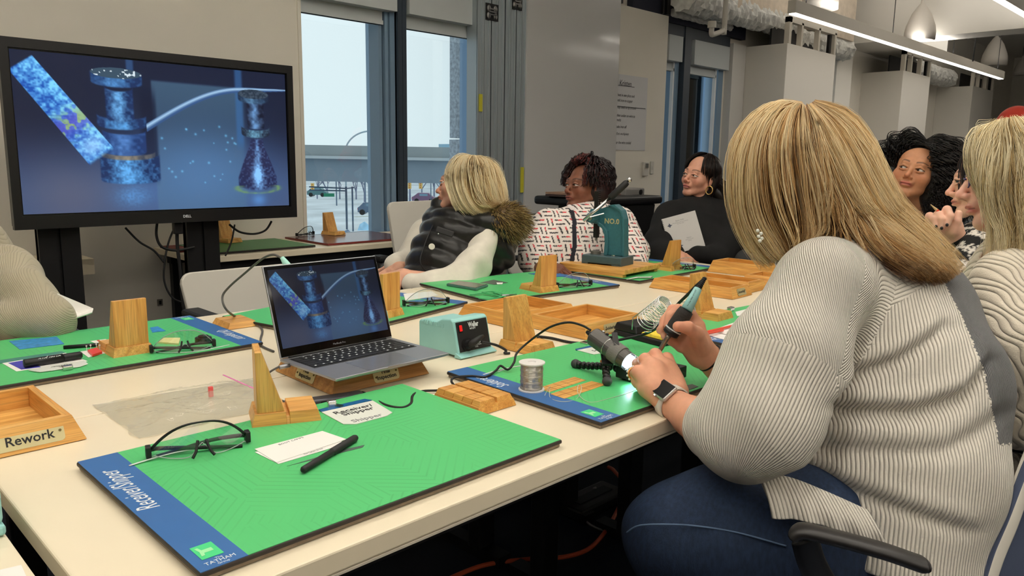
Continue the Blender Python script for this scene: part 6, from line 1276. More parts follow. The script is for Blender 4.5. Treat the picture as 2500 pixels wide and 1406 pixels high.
def hand_pts(b, side, curl=(0.5, 0.5, 0.5, 0.5), thumb=0.4, spread=0.08, s=1.0, M=None):
    """palm along +x, back of the hand +z; side=1: thumb on +y. adds to blob b through matrix M"""
    T = lambda p: (M @ V(p)) if M else V(p)
    for i in range(4):
        y = (0.027 - 0.018 * i) * side * s; b.c(T((0.008 * s, y * 0.75, 0)), 0.0135 * s, T((0.084 * s - 0.003 * abs(i - 1) * s, y, 0.0)), 0.0115 * s, 0.008)
    b.c(T((0.0, 0, 0)), 0.024 * s, T((0.03 * s, 0, 0)), 0.022 * s, 0.012); b.c(T((0.03 * s, 0.025 * side * s, -0.008 * s)), 0.016 * s, T((0.06 * s, 0.02 * side * s, -0.004)), 0.013 * s, 0.01)
    Ls = [(0.042, 0.025, 0.020), (0.046, 0.029, 0.021), (0.043, 0.027, 0.020), (0.034, 0.020, 0.018)]
    for i in range(4):
        y = (0.027 - 0.018 * i) * side * s; p = V((0.084 * s - 0.003 * abs(i - 1) * s, y, 0)); a = 0; r = 0.0092 * s if i < 3 else 0.0080 * s; sp = (1.5 - i) * spread * side
        for k, L in enumerate(Ls[i]):
            a += curl[i] * (0.9, 1.25, 0.8)[k]; d = V((math.cos(a) * math.cos(sp), math.sin(sp) * math.cos(a * 0.6), -math.sin(a))).normalized(); q = p + d * L * s
            b.c(T(p), r, T(q), r * 0.90, 0.0035); p = q; r *= 0.90
    p = V((0.022, 0.028 * side, -0.006)) * s; d0 = V((0.55, 0.75 * side, -0.25)).normalized(); r = 0.0125 * s
    for L, t in ((0.040, 0.0), (0.032, thumb), (0.026, thumb * 1.7)):
        d = (d0 * math.cos(t) + V((0.75, -0.35 * side, -0.45)).normalized() * math.sin(t)).normalized(); q = p + d * L * s; b.c(T(p), r, T(q), r * 0.88, 0.005); p = q; r *= 0.88
def handM(wrist, along, back):
    x = V(along).normalized(); z = V(back); z = (z - x * z.dot(x)).normalized(); y = z.cross(x)
    return Matrix(((x.x, y.x, z.x, wrist[0]), (x.y, y.y, z.y, wrist[1]), (x.z, y.z, z.z, wrist[2]), (0, 0, 0, 1)))
def arm_island(wrist, along, back, elbow, side, skin, curl, thumb=0.4, s=1.0, h=0.0024, re=0.040, rw=0.024):
    b = Blob(h, 0.01); M = handM(wrist, along, back); hand_pts(b, side, curl, thumb, s=s, M=M)
    b.c(wrist, rw, elbow, re, 0.015); P, Q = b.shape(1); return P, Q, np.tile(np.array(lin(skin)), (len(P), 1))
def flatcol(P, c): return np.tile(np.array(lin(c)), (len(P), 1))
def cloth(name, col, rough=0.85, bump=0.3, bscale=400, noise=0.04, sheen=0.2, vc=False): return mat(name, col, rough, noise=noise, nscale=40, bump=bump, bscale=bscale, sheen=sheen, vcol='Col' if vc else None)
def rib_mat(name, col, dist=0.0035, dark=0.62, sheen=0.25, vc=False):
    """knit ribs: the attribute 'rib' counts ribs"""
    m = bpy.data.materials.new(name); m.use_nodes = True; n = m.node_tree; b = n.nodes['Principled BSDF']; L = n.links.new
    a = n.nodes.new('ShaderNodeAttribute'); a.attribute_name = 'rib'; f = n.nodes.new('ShaderNodeMath'); f.operation = 'MULTIPLY'; f.inputs[1].default_value = PI; L(a.outputs['Fac'], f.inputs[0])
    s = n.nodes.new('ShaderNodeMath'); s.operation = 'SINE'; L(f.outputs[0], s.inputs[0]); ab = n.nodes.new('ShaderNodeMath'); ab.operation = 'ABSOLUTE'; L(s.outputs[0], ab.inputs[0]); pw = n.nodes.new('ShaderNodeMath'); pw.operation = 'POWER'; pw.inputs[1].default_value = 0.6; L(ab.outputs[0], pw.inputs[0])
    tcn = n.nodes.new('ShaderNodeTexCoord'); ns = n.nodes.new('ShaderNodeTexNoise'); ns.inputs['Scale'].default_value = 420; ns.inputs['Detail'].default_value = 3; L(tcn.outputs['Object'], ns.inputs['Vector'])
    ad = n.nodes.new('ShaderNodeMath'); ad.operation = 'MULTIPLY_ADD'; ad.inputs[1].default_value = 0.30; L(ns.outputs['Fac'], ad.inputs[0]); L(pw.outputs[0], ad.inputs[2])
    bp = n.nodes.new('ShaderNodeBump'); bp.inputs['Strength'].default_value = 1.0; bp.inputs['Distance'].default_value = dist; L(ad.outputs[0], bp.inputs['Height']); L(bp.outputs[0], b.inputs['Normal'])
    mr = n.nodes.new('ShaderNodeMapRange'); mr.inputs[1].default_value = 0.0; mr.inputs[2].default_value = 0.7; mr.inputs[3].default_value = dark; mr.inputs[4].default_value = 1.0; L(pw.outputs[0], mr.inputs[0])  # grooves between the ribs tinted darker, their shade put into the colour
    mm = n.nodes.new('ShaderNodeMixRGB'); mm.blend_type = 'MULTIPLY'; mm.inputs[0].default_value = 1; L(mr.outputs[0], mm.inputs[2])
    if vc: va = n.nodes.new('ShaderNodeVertexColor'); va.layer_name = 'Col'; L(va.outputs[0], mm.inputs[1])
    else: mm.inputs[1].default_value = lin(col) + (1,)
    L(mm.outputs[0], b.inputs['Base Color']); b.inputs['Roughness'].default_value = 0.9; b.inputs['Sheen Weight'].default_value = sheen; b.inputs['Specular IOR Level'].default_value = 0.2
    return m
def folds(seed, amp=0.004, sc=9, stretch=(1, 1, 1)):
    g = np.random.default_rng(seed); ks = g.normal(size=(7, 3)) * sc * np.array(stretch); ph = g.random(7) * 6.28; am = amp / (1 + np.linalg.norm(ks, axis=1) / sc)
    def f(X, Y, Z): return sum(a * np.sin(k[0] * X + k[1] * Y + k[2] * Z + p) for k, p, a in zip(ks, ph, am))
    return f
def person(label, base, group=None): return thing('person', label, 'person', (base[0], base[1], 0), 0, group)
def pr3(px, py, D): return PX(px, py, D)
# office chairs with white shells
M_shell = mat('chair_shell', (214, 210, 200), 0.45); M_chf = mat('chair_grey', (96, 104, 120), 0.8, noise=0.05, nscale=60)
def chair(loc, rz, lb, zb=0.62, zt=1.02, tilt=0.14):
    """seat front faces local +y"""
    t = thing('office_chair', lb, 'chair', (loc[0], loc[1], 0), rz, 'white shell office chairs')
    MB().box((-0.23, -0.20, 0.44), (0.23, 0.25, 0.49)).build('seat', M_chf, t, bevel=0.02)
    Mb = Matrix.Translation((0, -0.21, zb)) @ Matrix.Rotation(tilt, 4, 'X'); Hh = zt - zb; pts = []
    for cx_, cz_, a0 in ((0.19, Hh - 0.04, 0), (-0.19, Hh - 0.04, 90), (-0.17, 0.04, 180), (0.17, 0.04, 270)):
        for k in range(5): a = math.radians(a0 + 22.5 * k); pts.append((cx_ + 0.04 * math.cos(a), cz_ + 0.04 * math.sin(a)))
    MB().prism(pts, -0.012, 0.008, M=Mb, axis='y').build('backrest', M_shell, t, bevel=0.004)
    MB().tube([(0, -0.16, 0.46), (0, -0.25, 0.50), (0, -0.235, zb + 0.08)], 0.022, 10).build('back_post', M_black, t, smooth=True)
    for q in (-1, 1):
        a = MB().box((0.25 * q - 0.035, -0.12, 0.655), (0.25 * q + 0.035, 0.14, 0.685)).build('armrest', M_rubber, t, bevel=0.012)
        MB().box((0.25 * q - 0.014, -0.02, 0.45), (0.25 * q + 0.014, 0.03, 0.655)).build('arm_post', M_black, t, bevel=0.004)
    MB().cyl((0, 0, 0.10), (0, 0, 0.44), 0.028, n=14).build('gas_column', M_black, t)
    for k in range(5):
        a = 2 * PI * k / 5 + 0.3; MB().tube([(0, 0, 0.11), (0.28 * math.cos(a), 0.28 * math.sin(a), 0.075)], [0.024, 0.015], 8).build('base_leg', M_black, t, smooth=True); MB().cyl((0.28 * math.cos(a) - 0.012, 0.28 * math.sin(a), 0.03), (0.28 * math.cos(a) + 0.012, 0.28 * math.sin(a), 0.03), 0.029, n=14).build('caster', M_rubber, t)
    return t
def split_regions(P, Q, reg, ribs, cols=None):
    """faces take one region each, so neighbouring rib directions meet in a clean seam"""
    fr = np.median(reg[Q], axis=1).astype(int); key = Q * 16 + fr[:, None]; u, inv = np.unique(key.ravel(), return_inverse=True); v = u // 16; r = u % 16
    return P[v], inv.reshape(Q.shape), ribs[r, v], (cols[r] if cols is not None else None)
# ------------------------------------------------------------------ the woman soldering (foreground)
sh_ = (np.array(lin((236, 228, 212))))
mw_ = person('woman with long blonde hair in a ribbed cream sweater and jeans, soldering', (1.35, 0.42))
S_L, E_L = PX(1985, 700, 1.30), PX(1845, 1020, 1.24)          # near (left) shoulder and elbow
CU_L = PX(1745, 1050, 1.33)
W_L = PX(1655, 985, 1.455)
S_R = PX(2120, 690, 1.66); E_R = PX(1960, 1000, 1.66); W_R = PX(1716, 868, 1.60)
HIP = PX(2190, 1270, 1.42); CH = PX(2190, 900, 1.45); NK = PX(2060, 590, 1.47)
lat = dirv(-0.25, 0.05, 0.95)                                 # across her shoulders
sw = Blob(0.0045, 0.03)
sw.c(PX(2150, 1330, 1.40), 0.170, PX(2165, 1110, 1.42), 0.172, 0.05, (lat, 1.12)); sw.c(PX(2165, 1110, 1.42), 0.172, PX(2172, 910, 1.45), 0.168, 0.06, (lat, 1.12))
sw.c(PX(2172, 910, 1.45), 0.166, PX(2125, 760, 1.47), 0.128, 0.05, (lat, 1.2)); sw.c(PX(2125, 760, 1.47), 0.125, PX(2070, 650, 1.47), 0.066, 0.05, (lat, 1.2))
sw.e(PX(2235, 775, 1.48), (0.095, 0.095, 0.10), 0.06)
sw.c(PX(2030, 680, 1.34), 0.070, PX(2120, 670, 1.60), 0.070, 0.05)
sw.chain([(PX(2005, 705, 1.31), 0.080), (PX(1930, 860, 1.27), 0.086), (PX(1868, 1010, 1.25), 0.092)], 0.035)
sw.chain([(PX(1868, 1012, 1.25), 0.090), (PX(1810, 1062, 1.27), 0.078), (PX(1752, 1058, 1.33), 0.062)], 0.03)
sw.chain([(S_R, 0.085), (E_R, 0.075), (PX(1850, 945, 1.64), 0.058)], 0.03)
fo = folds(5, 0.009, 13, (1, 1, 1.5))
axis_s = A_((PX(2130, 640, 1.4) - PX(2170, 1330, 1.4)).normalized())
def belly(X, Y, Z):
    # sagging folds across the back of the sweater
    t = (X - HIP.x) * axis_s[0] + (Y - HIP.y) * axis_s[1] + (Z - HIP.z) * axis_s[2]; d = (X - HIP.x) * RIGHT.x + (Y - HIP.y) * RIGHT.y + (Z - HIP.z) * RIGHT.z
    return 0.010 * np.sin(t * 46 - d * 22 + 1.5 * np.sin(d * 14)) * np.exp(-((t - 0.12) / 0.16) ** 2)
def creases(X, Y, Z):
    # deep diagonal creases where the sweater bunches above the waist
    u = (X - EYE.x) * RIGHT.x + (Y - EYE.y) * RIGHT.y + (Z - EYE.z) * RIGHT.z; v = (X - EYE.x) * UP.x + (Y - EYE.y) * UP.y + (Z - EYE.z) * UP.z; q = 0
    for pts, A, w_ in (([(1990, 972), (2180, 885), (2300, 800)], 0.013, 0.011), ([(2030, 1015), (2200, 1002), (2310, 960), (2390, 880)], 0.015, 0.012), ([(2000, 1110), (2250, 1080), (2420, 1000)], 0.008, 0.014), ([(1900, 1150), (2060, 1195), (2300, 1260)], 0.010, 0.012)):
        us = [(p[0] - 1250) / FPX * 1.29 for p in pts]; vs = [-(p[1] - 703) / FPX * 1.29 for p in pts]; x = v - np.interp(u, us, vs); e = 1 / (1 + np.exp(-(u - us[0]) * 60)) / (1 + np.exp((u - us[-1]) * 60))
        q = q + e * A * (np.exp(-(x / w_) ** 2) - 0.55 * np.exp(-((x - 2.3 * w_) / (1.5 * w_)) ** 2))
    return q
sw.warp(fo).warp(creases)
# hem and cuffs
sw.cut(PX(2100, 1420, 1.2), dirv(-0.15, -1, 0)); 
P, Q = sw.shape(1)
def axt(P, a, b):
    a, b = A_(a), A_(b); ab = b - a; L = np.linalg.norm(ab); t = ((P - a) @ ab) / L; d = np.linalg.norm(P - a - np.outer(t / L * L, ab / L), axis=1); return t, d, L
def ring_angle(P, a, b, ref):
    a, b, ref = A_(a), A_(b), A_(ref); ab = (b - a) / np.linalg.norm(b - a); u = ref - ab * (ref @ ab); u /= np.linalg.norm(u); v = np.cross(ab, u); q = P - a; return np.arctan2(q @ v, q @ u)
ua, ub = PX(2005, 705, 1.31), PX(1868, 1010, 1.25)
tU, dU, LU = axt(P, ua, ub); tF, dF, LF = axt(P, PX(1880, 1010, 1.25), PX(1752, 1058, 1.33)); tR, dR, LR = axt(P, S_R, PX(1850, 945, 1.64))
spx, spd, spl = axt(P, PX(2170, 1330, 1.40), PX(2130, 640, 1.47))
cam_r = (P - A_(EYE)) @ A_(RIGHT); cam_f = (P - A_(EYE)) @ A_(FW); cam_u = (P - A_(EYE)) @ A_(UP)
pxx = 1250 + FPX * cam_r / cam_f; pyy = 703 - FPX * cam_u / cam_f
upper = (dU < 0.118) & (tU > -0.11) & (tU < LU * 0.62) & (cam_f < 1.46)
lower = ((dU < 0.125) | ((dF < 0.12) & (pxx < 1900))) & (tU >= LU * 0.62) & (cam_f < 1.45) & (pxx < 2045)
fore = np.zeros(len(P), bool)
# across-body ribs hang from the shoulder line; on the upper sleeve they run round the arm, below the seam along it
body = (P @ A_(dirv(1, -0.16, 0))) / 0.0053
side_lat = P @ A_(dirv(0.35, -0.93, 0.0))
yoke = (~lower) & ((pyy - 640) < 0.62 * (2370 - pxx) - 10) & (pyy < 905)
angL = ring_angle(P, ua, ub, -FW)
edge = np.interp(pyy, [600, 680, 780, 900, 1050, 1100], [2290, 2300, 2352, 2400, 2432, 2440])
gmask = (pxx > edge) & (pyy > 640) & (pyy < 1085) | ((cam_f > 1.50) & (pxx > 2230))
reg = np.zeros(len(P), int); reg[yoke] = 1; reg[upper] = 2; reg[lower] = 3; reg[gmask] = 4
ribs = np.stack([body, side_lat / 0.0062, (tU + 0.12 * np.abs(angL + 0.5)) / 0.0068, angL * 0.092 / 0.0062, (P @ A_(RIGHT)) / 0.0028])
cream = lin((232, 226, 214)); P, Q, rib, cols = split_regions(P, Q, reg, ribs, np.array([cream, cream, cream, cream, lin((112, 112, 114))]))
npmesh('sweater', P, Q, rib_mat('cream_rib_knit', (232, 226, 214), 0.0030, 0.90, vc=True), mw_, cols=cols, attrs={'rib': rib})
# hem of the sweater hanging over the thigh
hp = []; top = [(1848, 1150, 1.262), (1930, 1165, 1.25), (2020, 1200, 1.235), (2120, 1245, 1.225)]; bot = [(1884, 1266, 1.222), (1960, 1272, 1.212), (2060, 1300, 1.205), (2165, 1345, 1.205)]
T1, B1 = resample([PX(*p) for p in top], 50), resample([PX(*p) for p in bot], 50); vv = np.linspace(0, 1, 30)[:, None, None]; Pm = T1[None] * (1 - vv) + B1[None] * vv
bl = np.sin(vv * 3.14) * 0.012 + 0.003 * np.sin(np.linspace(0, 26, 50))[None, :, None] * vv; Pm = Pm - A_(FW)[None, None] * bl
i_ = (np.arange(29)[:, None] * 50 + np.arange(49)[None]).ravel(); P = Pm.reshape(-1, 3)
ho = npmesh('sweater_hem', P, np.stack([i_, i_ + 50, i_ + 51, i_ + 1], 1), rib_mat('cream_rib_hem', (232, 226, 214), 0.0030, 0.90), mw_, attrs={'rib': np.tile(np.linspace(0, 27, 50), 30)}); sd = ho.modifiers.new('thick', 'SOLIDIFY'); sd.thickness = 0.005
# body island: torso and neck stump under the clothes, forearms and hands
SK = (226, 166, 136)
isl = []
tb_ = Blob(0.012, 0.03); tb_.c(PX(2170, 1330, 1.42), 0.12, CH, 0.12, 0.04, (lat, 1.2)); tb_.c(CH, 0.12, PX(2080, 650, 1.47), 0.06, 0.04); tb_.c(PX(2080, 650, 1.47), 0.058, PX(2010, 540, 1.46), 0.055, 0.03); P, Q = tb_.shape(1); isl.append((P, Q, flatcol(P, SK)))
HC = PX(1950, 425, 1.485); HMx = headM(HC, dirv(-0.86, -0.42, 0.28), dirv(-0.28, 0.93, 0.1)); isl.append(head(HMx, SK, [(PX(2030, 570, 1.47), 0.055)], lips=(190, 110, 100), brow=(140, 110, 80)))
# left hand: fist seen from the back, watch on the wrist
b = Blob(0.0016, 0.008)
wr_ = PX(1642, 984, 1.46)
b.chain([(PX(1790, 1085, 1.31), 0.050), (PX(1735, 1052, 1.35), 0.045), (PX(1690, 1018, 1.41), 0.036), (wr_, 0.029)], 0.012)
kn = [PX(1557, 908, 1.50), PX(1576, 878, 1.525), PX(1600, 866, 1.55), PX(1628, 876, 1.565)]            # knuckle row, index first
wp = [PX(1618, 975, 1.465), PX(1630, 962, 1.475), PX(1642, 955, 1.485), PX(1655, 955, 1.495)]
for k_, w2 in zip(kn, wp): b.c(w2, 0.021, k_, 0.0135, 0.012)
b.c(PX(1600, 950, 1.475), 0.026, PX(1595, 905, 1.505), 0.024, 0.012)
b.c(PX(1628, 900, 1.53), 0.018, PX(1648, 940, 1.52), 0.018, 0.012)
fing = [[kn[0], PX(1548, 915, 1.545), PX(1556, 936, 1.560), PX(1572, 940, 1.552)], [kn[1], PX(1556, 888, 1.565), PX(1562, 912, 1.585), PX(1577, 922, 1.580)], [kn[2], PX(1584, 874, 1.590), PX(1590, 900, 1.606), PX(1600, 915, 1.600)], [kn[3], PX(1618, 886, 1.600), PX(1622, 906, 1.610), PX(1628, 920, 1.603)]]
for f_ in fing: b.chain([(f_[0], 0.0125), (f_[1], 0.0108), (f_[2], 0.0095), (f_[3], 0.0082)], 0.004)
b.chain([(PX(1612, 965, 1.465), 0.018), (PX(1576, 950, 1.485), 0.0145), (PX(1556, 930, 1.515), 0.0115), (PX(1560, 908, 1.540), 0.0095)], 0.006)
P, Q = b.shape(1); C = flatcol(P, SK)
for k_ in kn + [f[1] for f in fing]: d = np.linalg.norm(P - A_(k_), axis=1); m = (0.35 * np.exp(-(d / 0.013) ** 2))[:, None]; C = C * (1 - m) + np.array(lin((214, 128, 104))) * m
isl.append((P, Q, C))
# right hand closed round the iron grip
b = Blob(0.0016, 0.008); IR = 1.552
b.chain([(E_R, 0.05), (PX(1830, 925, 1.635), 0.040), (PX(1755, 893, 1.61), 0.031), (PX(1722, 868, 1.60), 0.027)], 0.012)
ip = lambda px, py, D=IR: PX(px, py, D)
b.c(PX(1722, 868, 1.60), 0.026, PX(1702, 838, 1.595), 0.027, 0.012); b.c(PX(1708, 850, 1.59), 0.024, PX(1694, 805, 1.60), 0.024, 0.012); b.c(PX(1700, 870, 1.60), 0.020, PX(1672, 838, 1.605), 0.016, 0.012)
# thumb over the front of the grip
b.chain([(PX(1712, 848, 1.575), 0.018), (PX(1700, 815, 1.548), 0.0150), (PX(1680, 800, 1.528), 0.0122), (PX(1655, 797, 1.522), 0.0105)], 0.006)
# index finger reaching over the top to the far side, its tip seen left of the grip
b.chain([(PX(1704, 795, 1.60), 0.0145), (PX(1686, 770, 1.598), 0.0125), (PX(1655, 756, 1.590), 0.0112), (PX(1636, 772, 1.580), 0.0100), (PX(1630, 792, 1.575), 0.0088)], 0.005)
b.chain([(PX(1700, 788, 1.615), 0.0140), (PX(1675, 762, 1.620), 0.0118), (PX(1642, 756, 1.612), 0.0105), (PX(1622, 782, 1.600), 0.0092), (PX(1617, 800, 1.592), 0.0084)], 0.004)
b.chain([(PX(1690, 835, 1.605), 0.0130), (PX(1655, 822, 1.612), 0.0110), (PX(1628, 808, 1.606), 0.0098), (PX(1612, 806, 1.598), 0.0086)], 0.004)
b.chain([(PX(1688, 852, 1.600), 0.0125), (PX(1662, 848, 1.604), 0.0100), (PX(1638, 832, 1.600), 0.0088), (PX(1622, 820, 1.592), 0.0078)], 0.004)
P, Q = b.shape(1); C = flatcol(P, SK)
for k_ in (PX(1680, 800, 1.528), PX(1655, 797, 1.522), PX(1655, 756, 1.59), PX(1642, 756, 1.612), PX(1630, 792, 1.575), PX(1704, 795, 1.60)): d = np.linalg.norm(P - A_(k_), axis=1); m = (0.40 * np.exp(-(d / 0.014) ** 2))[:, None]; C = C * (1 - m) + np.array(lin((222, 126, 104))) * m
isl.append((P, Q, C))
P, Q, C = join(isl); npmesh('body', P, Q, M_skin, mw_, cols=C)
# jeans
jn = Blob(0.006, 0.03); kneeL = PX(1655, 1300, 1.40)
jn.chain([(PX(2180, 1370, 1.40), 0.150), (PX(1960, 1310, 1.36), 0.118), (PX(1760, 1285, 1.38), 0.102), (kneeL, 0.092)], 0.04); jn.chain([(kneeL, 0.090), (PX(1680, 1500, 1.50), 0.075), (PX(1700, 1800, 1.75), 0.055)], 0.03)
jn.chain([(PX(2150, 1340, 1.62), 0.13), (PX(1850, 1260, 1.70), 0.095), (PX(1740, 1255, 1.74), 0.085), (PX(1750, 1480, 1.85), 0.070), (PX(1760, 1700, 2.05), 0.055)], 0.03)
jn.warp(folds(12, 0.004, 26)); P, Q = jn.shape(1)
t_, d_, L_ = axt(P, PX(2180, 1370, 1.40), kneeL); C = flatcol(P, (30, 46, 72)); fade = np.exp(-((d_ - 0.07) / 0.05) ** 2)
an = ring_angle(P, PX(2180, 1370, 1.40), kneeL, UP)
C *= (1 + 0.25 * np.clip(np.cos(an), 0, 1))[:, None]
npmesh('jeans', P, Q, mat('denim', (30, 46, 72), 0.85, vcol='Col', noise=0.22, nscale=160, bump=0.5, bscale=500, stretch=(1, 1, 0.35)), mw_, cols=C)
cable('jeans_seam', [PX(1530, 1300, 1.345), PX(1560, 1283, 1.32), PX(1625, 1280, 1.298), PX(1700, 1284, 1.287), PX(1800, 1300, 1.268), PX(1920, 1333, 1.245)], 0.0016, None, mat('denim_thread', (86, 108, 138), 0.8), n=6, par=mw_)
for sh_w, sd in ((PX(1700, 1800, 1.75), 0), (PX(1760, 1700, 2.05), 1)):
    p = V((sh_w.x, sh_w.y, 0.0)); MB().sphere((p.x - 0.02, p.y + 0.06, 0.045), (0.045, 0.13, 0.045), 14, 10).build('shoe', M_black, mw_, smooth=True, world=True)
# watch, hair band, ring
wt = thing('wristwatch', 'white square wristwatch on the left wrist of the woman soldering', 'watch', PX(1640, 950, 1.42), 0)
axw = (PX(1690, 1018, 1.41) - wr_).normalized(); wc = PX(1640, 970, 1.462); nw = dirv(-0.38, 0.62, -0.68); nw = (nw - axw * nw.dot(axw)).normalized(); tw = axw.cross(nw)
wc = wr_.lerp(PX(1690, 1018, 1.41), -0.04); Mw = frame(wc, axw, tw); 
if Mw.to_3x3().col[2].dot(nw) < 0: Mw = frame(wc, axw, -tw)
rg = []
for i in range(36): a = 2 * PI * i / 36; rg.append(Mw @ V((0, 0.0315 * math.sin(a), 0.0315 * math.cos(a))))
bd_ = MB()
vs = []; 
for i in range(36):
    a = 2 * PI * i / 36
    for xx, rr in ((-0.0105, 0.0305), (-0.0095, 0.0335), (0.0095, 0.0345), (0.0105, 0.0315)): vs.append(Mw @ V((xx, rr * math.sin(a), rr * math.cos(a))))
bd_.add(vs, [(i * 4 + k, ((i + 1) % 36) * 4 + k, ((i + 1) % 36) * 4 + k + 1, i * 4 + k + 1) for i in range(36) for k in range(3)]); bd_.build('strap', mat('strap_white', (226, 220, 210), 0.5), wt, smooth=True, world=True)
MB().box((-0.0200, -0.0185, 0.030), (0.0200, 0.0185, 0.0405), M=Mw).build('case', mat('watch_alu', (206, 204, 200), 0.3, metal=0.6), wt, bevel=0.005, segs=4, world=True)
MB().box((-0.0178, -0.0163, 0.0402), (0.0178, 0.0163, 0.0420), M=Mw).build('display', mat('watch_glass', (16, 16, 20), 0.06), wt, bevel=0.001, world=True)
MB().cyl(Mw @ V((-0.006, -0.018, 0.037)), Mw @ V((-0.006, -0.0205, 0.037)), 0.0035, n=12).build('crown', M_chrome, wt, world=True)
bc_ = PX(1733, 874, 1.603); bax = (PX(1755, 893, 1.61) - PX(1722, 868, 1.60)).normalized(); bu = bax.orthogonal().normalized(); bv_ = bax.cross(bu)
o = MB().tube([bc_ + (bu * math.cos(a) + bv_ * math.sin(a)) * 0.0300 for a in np.linspace(0, 2 * PI, 33)[:-1]], 0.0024, 8, closed=True).build('hair_band', M_black, smooth=True); tag(o, 'black hair elastic on the right wrist of the woman soldering', 'hair band')
rgc = PX(1550, 913, 1.518); rax = (fing[0][1] - fing[0][0]).normalized(); ru = rax.orthogonal().normalized(); rv = rax.cross(ru)
rt = thing('ring', 'gold ring with a row of stones on the left index finger of the woman soldering', 'ring', rgc)
MB().tube([rgc + (ru * math.cos(a) + rv * math.sin(a)) * 0.0130 for a in np.linspace(0, 2 * PI, 33)[:-1]], 0.0022, 8, closed=True).build('band', mat('gold', (220, 160, 90), 0.2, metal=1), rt, smooth=True, world=True)
for k in range(12): a = 2 * PI * k / 12; MB().sphere(rgc + (ru * math.cos(a) + rv * math.sin(a)) * 0.0152, 0.0024, 8, 6).build('stone', mat('stone', (240, 236, 230), 0.05, spec=1.0), rt, world=True)
# soldering iron
ir = thing('soldering_iron', 'soldering iron with a mint handle and black foam grip held in the right hand', 'soldering iron', PX(1650, 800, 1.57), 0)
q0, q1, q2, q3, q4, q5 = PX(1607, 862, 1.585), PX(1636, 815, 1.572), PX(1647, 800, 1.568), PX(1676, 757, 1.560), PX(1704, 705, 1.572), PX(1721, 678, 1.580)
d01 = (q3 - q1).normalized()
MB().tube([q0 - d01 * 0.012, q0, q1 - d01 * 0.01, q1], [0.0022, 0.0046, 0.0050, 0.0060], 14).build('barrel', mat('barrel_steel', (150, 142, 130), 0.3, metal=0.9), ir, smooth=True, world=True)
MB().tube([q1 - d01 * 0.002, q1, q1 + d01 * 0.010], [0.0125, 0.0165, 0.0170], 20).build('collar', M_black, ir, smooth=True, world=True)
MB().tube([q1 + d01 * 0.010, q1 + d01 * 0.0125], [0.0178, 0.0178], 20).build('white_ring', M_wprint, ir, smooth=False, world=True)
MB().tube([q1 + d01 * 0.0125, q2, q3 - d01 * 0.01, q3], [0.0165, 0.0170, 0.0165, 0.0150], 20).build('foam_grip', mat('foam', (52, 50, 48), 0.9, bump=0.8, bscale=400), ir, smooth=True, world=True)
MB().tube([q3, q3.lerp(q4, 0.5), q4], [0.0120, 0.0102, 0.0082], 18).build('handle', mat('iron_teal', (160, 214, 214), 0.35), ir, smooth=True, world=True)
S_ = [q4.lerp(q5, t) for t in np.linspace(0, 1, 15)]; MB().tube(S_, [0.0062 + 0.0012 * (i % 2) - 0.0002 * i for i in range(15)], 12).build('strain_relief', M_rubber, ir, smooth=False, world=True)
text('for Use With WTCPT', 0.0048, 'lettering', M_ink, ir, ir.matrix_world.inverted() @ frame(q3.lerp(q4, 0.55) + dirv(-0.35, 0.1, -0.9) * 0.0120, (q4 - q3), dirv(-0.85, 0.5, 0)), sx=0.9)
# glasses and earring
gl = thing('spectacles', 'thin framed spectacles just showing left of the long blonde hair', 'glasses', PX(1800, 450, 1.5), 0)
MB().tube(spline([PX(1808, 436, 1.47), PX(1796, 440, 1.49), PX(1792, 455, 1.50), PX(1797, 470, 1.50), PX(1806, 474, 1.49)], 5), 0.0012, 6).tube([PX(1808, 436, 1.47), PX(1860, 430, 1.44)], 0.0015, 6).build('frame', M_ink, gl, smooth=True, world=True)
er = thing('earring', 'drop earring of clear beads hanging in the long blonde hair', 'earring', PX(1858, 570, 1.335), 0)
for px, py in ((1850, 563), (1858, 570), (1852, 577), (1860, 582), (1855, 588)): MB().sphere(PX(px, py, 1.325), 0.0032, 10, 8).build('bead', mat('bead_clear', (236, 236, 226), 0.05, spec=1), er, smooth=True, world=True)
